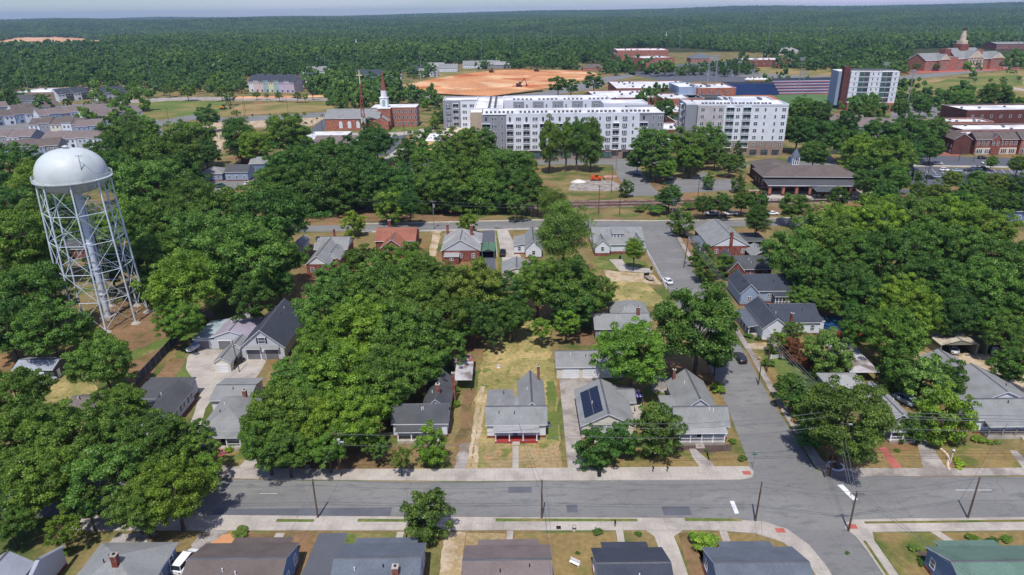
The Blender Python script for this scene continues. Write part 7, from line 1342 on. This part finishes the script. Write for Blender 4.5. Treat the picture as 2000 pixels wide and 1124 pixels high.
# ---------------------------------------------------------------- utility poles and wires
TRF = M('transformer_grey', S(176, 180, 184), .5, .04, 2)
POLES = {}
def pole(key, px, py, h_, label, arm=1, lean=(0, 0), transf=False, lamp=False, mat=None, name='utility_pole', group=None, armrz=0, r0=.16):
    x, y = G(px, py); mat = mat or WOODP; r = empty(name, (x, y, 0), label, 'utility pole' if name == 'utility_pole' else name.replace('_', ' '), group); m = MB(); m.cyl((0, 0, -.2), (lean[0], lean[1], h_), r0, r0 * .7, 8, mat); m.build('pole', r)
    c, s = math.cos(armrz), math.sin(armrz)
    for k in range(arm):
        z = h_ - .35 - k * 1.1; m = MB(); L_ = 1.1; m.mesh_([(lean[0] + a * c * L_ - b * s * .06, lean[1] + a * s * L_ + b * c * .06 - .2, z + q) for a in (-1, 1) for b in (-1, 1) for q in (-.06, .06)], [(0, 1, 3, 2), (4, 6, 7, 5), (0, 4, 5, 1), (2, 3, 7, 6), (0, 2, 6, 4), (1, 5, 7, 3)], mat); m.build('crossarm', r)
        m = MB(); 
        for a in (-1, -.5, .5, 1): m.cyl((lean[0] + a * c * L_, lean[1] + a * s * L_ - .2, z + .06), (lean[0] + a * c * L_, lean[1] + a * s * L_ - .2, z + .26), .05, n=6, mat=TRF)
        m.build('insulators', r)
    if transf: m = MB(); m.cyl((lean[0] * .7 + .38, 0, h_ - 2.6), (lean[0] * .7 + .38, 0, h_ - 1.5), .3, n=12, mat=TRF); m.cyl((lean[0] * .7 + .38, 0, h_ - 1.5), (lean[0] * .7 + .38, 0, h_ - 1.38), .32, .1, 12, TRF); m.build('transformer', r)
    if lamp: m = MB(); m.cyl((0, 0, h_ - 1.8), (1.2, -1.0, h_ - 1.4), .04, n=6, mat=GMETAL); m.box(.9, 1.5, -1.15, -.85, h_ - 1.45, h_ - 1.3, TRF); m.build('street_light', r)
    POLES[key] = (x + lean[0], y + lean[1], h_); return r
pole('a', 621, 1012, 7.6, 'wooden pole at the south kerb left of the brown-green street tree', 0); pole('b', 1058, 1013, 7.5, 'wooden pole at the south kerb across from the white house', 0); pole('c', 1475, 1019, 7.4, 'leaning wooden pole at the south kerb beside the stop line', 0, (.25, .3)); pole('d', 1657, 1038, 7.6, 'wooden pole at the south-east corner of the crossing', 1); pole('e', 1890, 1013, 7.5, 'wooden pole at the south kerb near the right edge', 0, (.5, .6))
pole('f', 666, 931, 9.2, 'wooden pole with grey transformer on the north pavement at left', 1, (-.1, 0), True, True); pole('g', 1620, 931, 12.6, 'tall pole with three crossarms at the north-east corner of the crossing', 2, (.2, .8), False, True, armrz=.2); pole('g2', 1611, 933, 6.5, 'short stub pole leaning against the tall corner pole', 0, (.3, 1.2))
pole('h', 1335, 524, 11.5, 'wooden pole with crossarm on the side street, near the brick bungalow', 1, (.8, 0), True); pole('i', 1497, 727, 9.0, 'dark wooden pole and crossbar beside the small shrub garden', 1, armrz=.1); pole('i2', 1481, 752, 5.5, 'short leaning pole beside the shrub garden pavement', 0)
pole('j', 1311, 452, 12.0, 'tall grey pole at the far end of the side street', 1, mat=GMETAL); pole('k', 848, 448, 11.0, 'grey pole on the far street left of the steep-gabled brick house', 1, mat=GMETAL, transf=True); pole('l', 1038, 425, 9, 'thin pale pole on the far street verge', 0, mat=GMETAL, r0=.12)
pole('m', 1169, 419, 12.0, 'pole with crossarm left one of two beside the railway', 1); pole('n', 1210, 420, 13.0, 'plain pole right one of two beside the railway', 0); pole('o', 1194, 377, 12.5, 'dark pole beside the road barriers', 0); pole('p', 1203, 335, 12, 'tall pale pole beside the car park entrance', 1, mat=GMETAL)
pole('q', 1452, 373, 13, 'grey pole with transformers at the left corner of the station', 1, mat=GMETAL, transf=True); pole('r', 1362, 395, 9, 'thin dark pole in the railway bushes', 0); pole('s', 1777, 385, 11, 'pole beside the railway at right', 0, mat=GMETAL)
pole('t', 505, 770, 9.5, 'dark slim pole beside the small long garage', 0) if False else pole('t', 468, 727, 8.0, 'dark slim pole beside the small long garage', 0, r0=.1, mat=BLACK, lean=(-.4, 0))
pole('u', 415, 330, 12, 'pale pole by the blue house on the back street', 1, mat=GMETAL); pole('v', 425, 310, 9, 'thin dark pole behind the blue house roofs', 0)
def wires(a, b, offs, sag=.5, label='', r=.028, n=12, name='power_line', **_):
    A, B_ = POLES[a] if isinstance(a, str) else a, POLES[b] if isinstance(b, str) else b; m = MB()
    for dx, dy, dz in offs:
        pv = None
        for i in range(n + 1):
            t = i / n; p = (A[0] + (B_[0] - A[0]) * t + dx, A[1] + (B_[1] - A[1]) * t + dy, A[2] + (B_[2] - A[2]) * t + dz - sag * 4 * t * (1 - t))
            if pv: m.cyl(pv, p, r, n=4, mat=WIRE, caps=False)
            pv = p
    tag(m.build(name), label, 'power line')
WIRE = M('cable', S(120, 122, 126), .6, .05, 2)
OFF = (-75, 88.6, 7.2); OFE = (120, 87, 7.2)
wires(OFF, 'a', [(0, 0, -.1), (0, 0, -1.2)], .5, 'pair of cables along the south kerb, leftmost span'); wires('a', 'b', [(0, 0, -.1), (0, 0, -1.2)], .6, 'pair of cables along the south kerb over the brown-green tree'); wires('b', 'c', [(0, 0, -.1), (0, 0, -1.2)], .6, 'pair of cables along the south kerb between the house-front poles'); wires('c', 'd', [(0, 0, -.1), (0, 0, -.9)], .3, 'pair of cables crossing the side street mouth'); wires('d', 'e', [(0, 0, -.1), (0, 0, -.9)], .4, 'pair of cables along the south kerb right of the crossing'); wires('e', OFE, [(0, 0, -.1)], .5, 'cable along the south kerb at the right edge')
wires('g', (130, 97, 12), [(-.0, -.9, -.2), (0, .9, -.2), (0, .3, -.5), (0, -.3, -2.6)], 1.2, 'bundle of overhead cables running right from the tall corner pole', r=.042); wires('g', (10, 98.6, 10.5), [(0, -.7, -.2), (0, .7, -.2), (0, 0, -2.6)], 1.4, 'bundle of overhead cables running left from the tall corner pole', r=.036); wires((10, 98.6, 10.5), 'f', [(0, 0, -.4), (0, 0, -2.6)], 1.0, 'cables along the north pavement in front of the houses')
wires('g', 'h', [(-.9, 0, 0), (-.3, 0, 0), (.3, 0, 0), (.9, 0, 0)], 2.2, 'four overhead cables following the side street north', r=.045); wires('h', 'j', [(-.6, 0, 0), (0, 0, 0), (.6, 0, 0)], .8, 'overhead cables at the far end of the side street', r=.03); wires('g', 'd', [(-.3, 0, -1), (.3, 0, -1), (0, 0, -3)], .5, 'cables slanting across the near crossing'); wires('d', (63, 55, 8), [(-.3, 0, 0), (.3, 0, 0)], .4, 'cables running south from the crossing over the green-roofed house lawn')
wires('i', 'g', [(0, 0, -1), (0, 0, -2)], .8, 'low cables along the side street pavement'); wires('f', 'a', [(0, 0, -1)], .4, 'service cable crossing the near street at left'); wires('b', (5, 60, 6), [(-.1, 0, 0), (.5, 0, 0)], .2, 'service cables running south over the taupe-roofed house')
wires('j', 'q', [(-.5, 0, 0), (.5, 0, 0)], 1.5, 'overhead cables from the side street end towards the station', r=.035); wires('k', (-60, 252, 11), [(0, 0, 0), (0, 0, -1)], .8, 'cables along the far street at left', r=.03); wires('k', 'j', [(0, 0, -.2), (0, 0, -1.4)], 1.6, 'long cables along the far street', r=.03); wires('m', (120, 262, 11), [(0, 0, 0)], 1.0, 'cable beside the railway', r=.03); wires('u', (-60, 330, 11), [(0, 0, 0), (0, 0, -1)], .8, 'cables over the back street', r=.035)
for i, (k_, q, l) in enumerate((('f', (-18, 108.5, 3.6), 'service cable to the dark-roofed porch house'), ('b', (1, 109.5, 4.2), 'service cable to the white house with the red porch'), ('c', (36, 78, 3.6), 'service cable to the southern corner house'), ('g', (72, 108, 3.4), 'service cable to the hidden grey house'), ('e', (92, 108, 4), 'service cable to the large white right-edge house'), ('h', (66, 187, 4), 'service cable to the cross-gabled brick house'), ('a', (-34, 78, 3.6), 'service cable to the brown southern house'))): wires(k_, q, [(0, 0, -.6)], .5, l)
# railway track
for i, (ya, yb, yc) in enumerate(((275.5, 279, 287), (280.2, 283.2, 291))):
    r = empty('railway_track', (0, 0, 0), ('nearer railway track beyond the far street', 'farther railway track beside the station platform')[i], 'railway track'); m = MB(); s_ = MB(); RAIL = M('rail_rust', S(110, 82, 74), .6, .1, 2); SL = M('sleeper', S(96, 82, 76), .9, .2, 2)
    P_ = [(-200, ya), (24, ya + .6), (120, yb), (300, yc)]
    for (x0, y0), (x1, y1) in zip(P_, P_[1:]):
        for o in (-.72, .72): m.mesh_([(x0, y0 + o - .05, .12), (x1, y1 + o - .05, .12), (x1, y1 + o + .05, .12), (x0, y0 + o + .05, .12), (x0, y0 + o - .05, .32), (x1, y1 + o - .05, .32), (x1, y1 + o + .05, .32), (x0, y0 + o + .05, .32)], [(0, 1, 5, 4), (1, 2, 6, 5), (2, 3, 7, 6), (3, 0, 4, 7), (4, 5, 6, 7)], RAIL)
        n = int((x1 - x0) / .9)
        for k in range(n): X = x0 + (x1 - x0) * k / n; Y = y0 + (y1 - y0) * k / n; s_.box(X - .14, X + .14, Y - 1.25, Y + 1.25, .03, .119, SL)
    m.build('rails', r); s_.build('sleepers', r)
# street lamps of the car park and avenue; tall steel pylons far off; floodlight masts
def lamp(px, py, h_, label, arm=True, group=None, name='street_lamp'):
    x, y = G(px, py); r = empty(name, (x, y, 0), label, 'street lamp', group); m = MB(); m.cyl((0, 0, 0), (0, 0, h_), .13, .09, 8, BLACK); m.build('post', r); m = MB(); m.box(-.5 if arm else -.25, .5 if arm else .25, -.2, .2, h_, h_ + .22, BLACK if arm else W_GREY); m.build('lamp_head', r)
for i, (px, py, hh) in enumerate(((1810, 318, 7), (1872, 316, 7), (1901, 316, 5), (1803, 353, 8), (1809, 356, 9), (1904, 345, 5), (757, 262, 0), (630, 257, 11), (790, 268, 12), (796, 322, 9), (331, 245, 12), (478, 227, 13), (480, 221, 13), (563, 222, 13), (1470, 372, 6), (1507, 340, 5), (1550, 372, 6), (1640, 372, 6))):
    if hh: lamp(px, py, hh, 'black street lamp, %s of those about the town roads counting from the left' % ORD[sorted(q[0] for q in ((1810,), (1872,), (1901,), (1803,), (1809,), (1904,), (630,), (790,), (796,), (331,), (478,), (480,), (563,), (1470,), (1507,), (1550,), (1640,))).index(px)], group='black street lamps about town')
PYL = ((57, 181, 34), (301, 183, 38), (639, 165, 32), (823, 158, 33), (941, 134, 36), (1003, 106, 34), (1077, 106, 34), (1176, 92, 36), (1327, 92, 34), (1498, 107, 36), (1600, 108, 36), (1985, 102, 44))
for i, (px, py, hh) in enumerate(PYL):
    x, y = G(px, py); d = math.hypot(x, y); r = empty('steel_pylon', (x, y, terr(x, y)), 'slim pale transmission pole above the woods, %s from the left' % ORD[i], 'pylon', 'line of transmission poles'); k = max(.5, d / 1500); m = MB(); m.cyl((0, 0, 0), (0, 0, hh * (d / 900 if d > 900 else 1)), .55 * k, .35 * k, 8, GMETAL); m.build('mast', r); m = MB()
    for q in (.82, .9, .97): z = hh * q * (d / 900 if d > 900 else 1); m.box(-2.6 * k, 2.6 * k, -.15, .15, z, z + .25, GMETAL)
    m.build('arms', r)
for i, (px, py, hh) in enumerate(((1555, 205, 38), (1562, 215, 30), (1395, 178, 32), (1469, 175, 30), (1717, 205, 34), (1766, 235, 34), (1440, 170, 26))):
    x, y = G(px, py); r = empty('floodlight_mast', (x, y, 0), 'floodlight mast around the ballpark, %s from the left' % ORD[sorted([1555, 1562, 1395, 1469, 1717, 1766, 1440]).index(px)], 'floodlight', 'floodlight masts of the ballpark'); m = MB(); m.cyl((0, 0, 0), (0, 0, hh), .4, .22, 8, GMETAL); m.build('mast', r); m = MB()
    for k in range(3): m.box(-2.4, 2.4, -.2, .2, hh - 2.2 + k * .9, hh - 1.7 + k * .9, W_GREY)
    m.build('lamp_rack', r)
x, y = G(1583, 175); m = MB(); m.cyl((0, 0, 0), (0, 0, 14), .35, n=8, mat=M('foul_pole', S(222, 190, 60), .5, 0, 1, var2=0)); tag(m.build('foul_pole', None, (x, y, 0)), 'yellow foul pole at the ballpark fence', 'pole')
for i in range(5): x, y = G(1460 + i * 9, 160); m = MB(); m.cyl((0, 0, 2.6), (0, 0, 4.6), 4.2, .1, 4, TRIM, smooth=False); m.box(-.1, .1, -.1, .1, 0, 2.6, GMETAL); tag(m.build('marquee_tent', None, (x, y, 0)), 'small white peaked tent behind the blue stand, %s from the left' % ORD[i], 'tent', 'tents behind the stand')
for px, py, h_, l in ((248, 47, 0, ''), (697, 92, 14, 'tiny white spire above the distant woods, upper centre left'), (1301, 70, 18, 'tiny white church spire above the distant woods, upper centre')):
    if h_: x, y = G(px, py + 6); z = terr(x, y); d = math.hypot(x, y); m = MB(); w = 2.0; m.box(-w, w, -w, w, 0, h_, TRIM); m.cyl((0, 0, h_), (0, 0, h_ * 1.9), w * .9, .1, 4, TRIM, smooth=False); tag(m.build('church_spire', None, (x, y, z)), l, 'spire')
# distant clay clearing, draped on the rolling ground
def on_terrain(px, py):
    d = (_f * FPX + _r * (px - CX) - _u * (py - CY)).normalized(); t = 300.0
    while t < 14000:
        p = Vector((0, 0, CAM_H)) + d * t
        if p.z < terr(p.x, p.y) + 1: return (p.x, p.y, terr(p.x, p.y) + 1.2)
        t += 8
    return (p.x, p.y, p.z)
m = MB(); cols = 26; top = lambda u: 79 - 8 * math.sin(min(1, u * 1.2) * 3.0) + 1.2 * math.sin(u * 23); bot = lambda u: 88.5 - 1.5 * math.sin(u * 17) - 5 * max(0, u - .6)
vs = [on_terrain(-25 + 240 * i / cols, top(i / cols) + (bot(i / cols) - top(i / cols)) * j / 4) for i in range(cols + 1) for j in range(5)]
m.mesh_(vs, [(i * 5 + j, (i + 1) * 5 + j, (i + 1) * 5 + j + 1, i * 5 + j + 1) for i in range(cols) for j in range(4)], DIRTO, True); struct(m.build('clay_clearing'))
# ---------------------------------------------------------------- a label for every tree: kind, colour, size and the landmark it stands by
LM = [(140, 320, 'the water tower tank'), (215, 560, 'the water tower legs'), (85, 715, 'the grey metal shed'), (310, 780, 'the dark flat-roofed house'), (435, 830, 'the bungalow with brick steps'), (530, 640, 'the loft garage'), (430, 640, 'the purple-roofed workshop'), (640, 490, 'the two-gabled brick house'), (775, 455, 'the orange-roofed house'), (820, 820, 'the porch house by the dirt drive'), (905, 735, 'the tin-roofed shed'), (1010, 800, 'the white house with the red porch'), (1130, 705, 'the twin garage'), (1180, 790, 'the solar panel house'), (1365, 800, 'the grey corner house'), (900, 470, 'the steep-gabled brick house'), (1040, 475, 'the narrow white house'), (1195, 460, 'the dormer house'), (1210, 620, 'the grey house with the small gable'), (1410, 460, 'the brick bungalow'), (1490, 560, 'the blue-grey house'), (1530, 625, 'the red-chimney white house'), (1626, 634, 'the blue pool'), (1690, 725, 'the long open carport'), (1865, 675, 'the tan carport'), (1950, 790, 'the large white right-edge house'), (1545, 340, 'the station'), (1440, 240, 'the second apartment block'), (1120, 260, 'the long apartment block'), (960, 240, 'the apartment block left end'), (690, 230, 'the brick church'), (640, 270, 'the taupe hall'), (855, 290, 'the reroofed building'), (1680, 180, 'the mid-rise'), (1920, 280, 'the shop terrace'), (1870, 340, 'the town car park'), (1865, 110, 'the hilltop school'), (1270, 110, 'the civic building'), (1250, 165, 'the broad brick store'), (1370, 175, 'the ballpark clubhouse'), (530, 165, 'the pastel townhouses'), (180, 190, 'the white apartment rows'), (130, 250, 'the townhouse estate'), (460, 205, 'the dry field'), (1165, 345, 'the orange telehandler'), (970, 160, 'the orange clay site'), (740, 1090, 'the blue-grey southern house'), (500, 1090, 'the brown southern house'), (990, 1090, 'the taupe southern house'), (1225, 1090, 'the charcoal southern house'), (1450, 1090, 'the patched southern corner house'), (1900, 1090, 'the green-roofed house'), (265, 1080, 'the hip-roofed southern house'), (60, 1090, 'the bottom-left house'), (1620, 900, 'the tall corner pole'), (666, 890, 'the transformer pole'), (1765, 786, 'the pale blue van'), (1590, 115, 'the lone white mansion'), (430, 350, 'the back-street blue houses'), (760, 390, 'the railway bushes'), (1040, 360, 'the railway verge'), (1670, 470, 'the right-hand wood edge')]
def tree_labels():
    groups = {}
    for t in TREES:
        x, y, r, px, py, tint, root, kind, w = t
        best = min(LM, key=lambda q: math.hypot(q[0] - px, (q[1] - py) * 1.5))
        dx, dy = px - best[0], py - best[1]
        rel = ('right of' if dx > 0 else 'left of') if abs(dx) > 1.1 * abs(dy) else ('behind' if dy < 0 else 'in front of')
        size = 'huge' if r > 9 else 'large' if r > 6.5 else 'medium-sized' if r > 3.6 else 'small' if r > 1.4 else 'tiny'
        kd = {'shrub': 'shrub', 'cone': 'pointed conifer', 'pine': 'pine', 'tall': 'tall tree', 'loose': 'open tree', 'small': 'round tree', 'pine': 'dense pine'}.get(kind, 'leafy tree')
        groups.setdefault('%s %s %s %s %s' % (size, TW[tint], kd, rel, best[2]), []).append(t)
    for k, g in groups.items():
        g.sort(key=lambda t: t[3])
        for i, t in enumerate(g):
            t[6]['label'] = k if len(g) == 1 else k + (', leftmost' if i == 0 and len(g) > 2 else ', rightmost' if i == len(g) - 1 and len(g) > 2 else ', left one' if i == 0 else ', right one' if len(g) == 2 else ', %s from the left' % ORD[i])
tree_labels()
# ---------------------------------------------------------------- haze
def haze():
    m = bpy.data.materials.new('haze'); m.use_nodes = True; n = m.node_tree; n.nodes.clear(); o = n.nodes.new('ShaderNodeOutputMaterial'); v = n.nodes.new('ShaderNodeVolumePrincipled')
    v.inputs['Color'].default_value = (.5, .7, 1, 1); v.inputs['Density'].default_value = HAZE; v.inputs['Anisotropy'].default_value = .2
    n.links.new(v.outputs[0], o.inputs['Volume']); b = MB(); b.box(-15000, 15000, -400, 16500, -40, 175, TRIM); ob = b.build('haze'); ob.data.materials.clear(); ob.data.materials.append(m); ob['kind'] = 'stuff'; ob['label'] = 'thin blue summer haze over the far woods'
HAZE = 6.5e-5
haze()
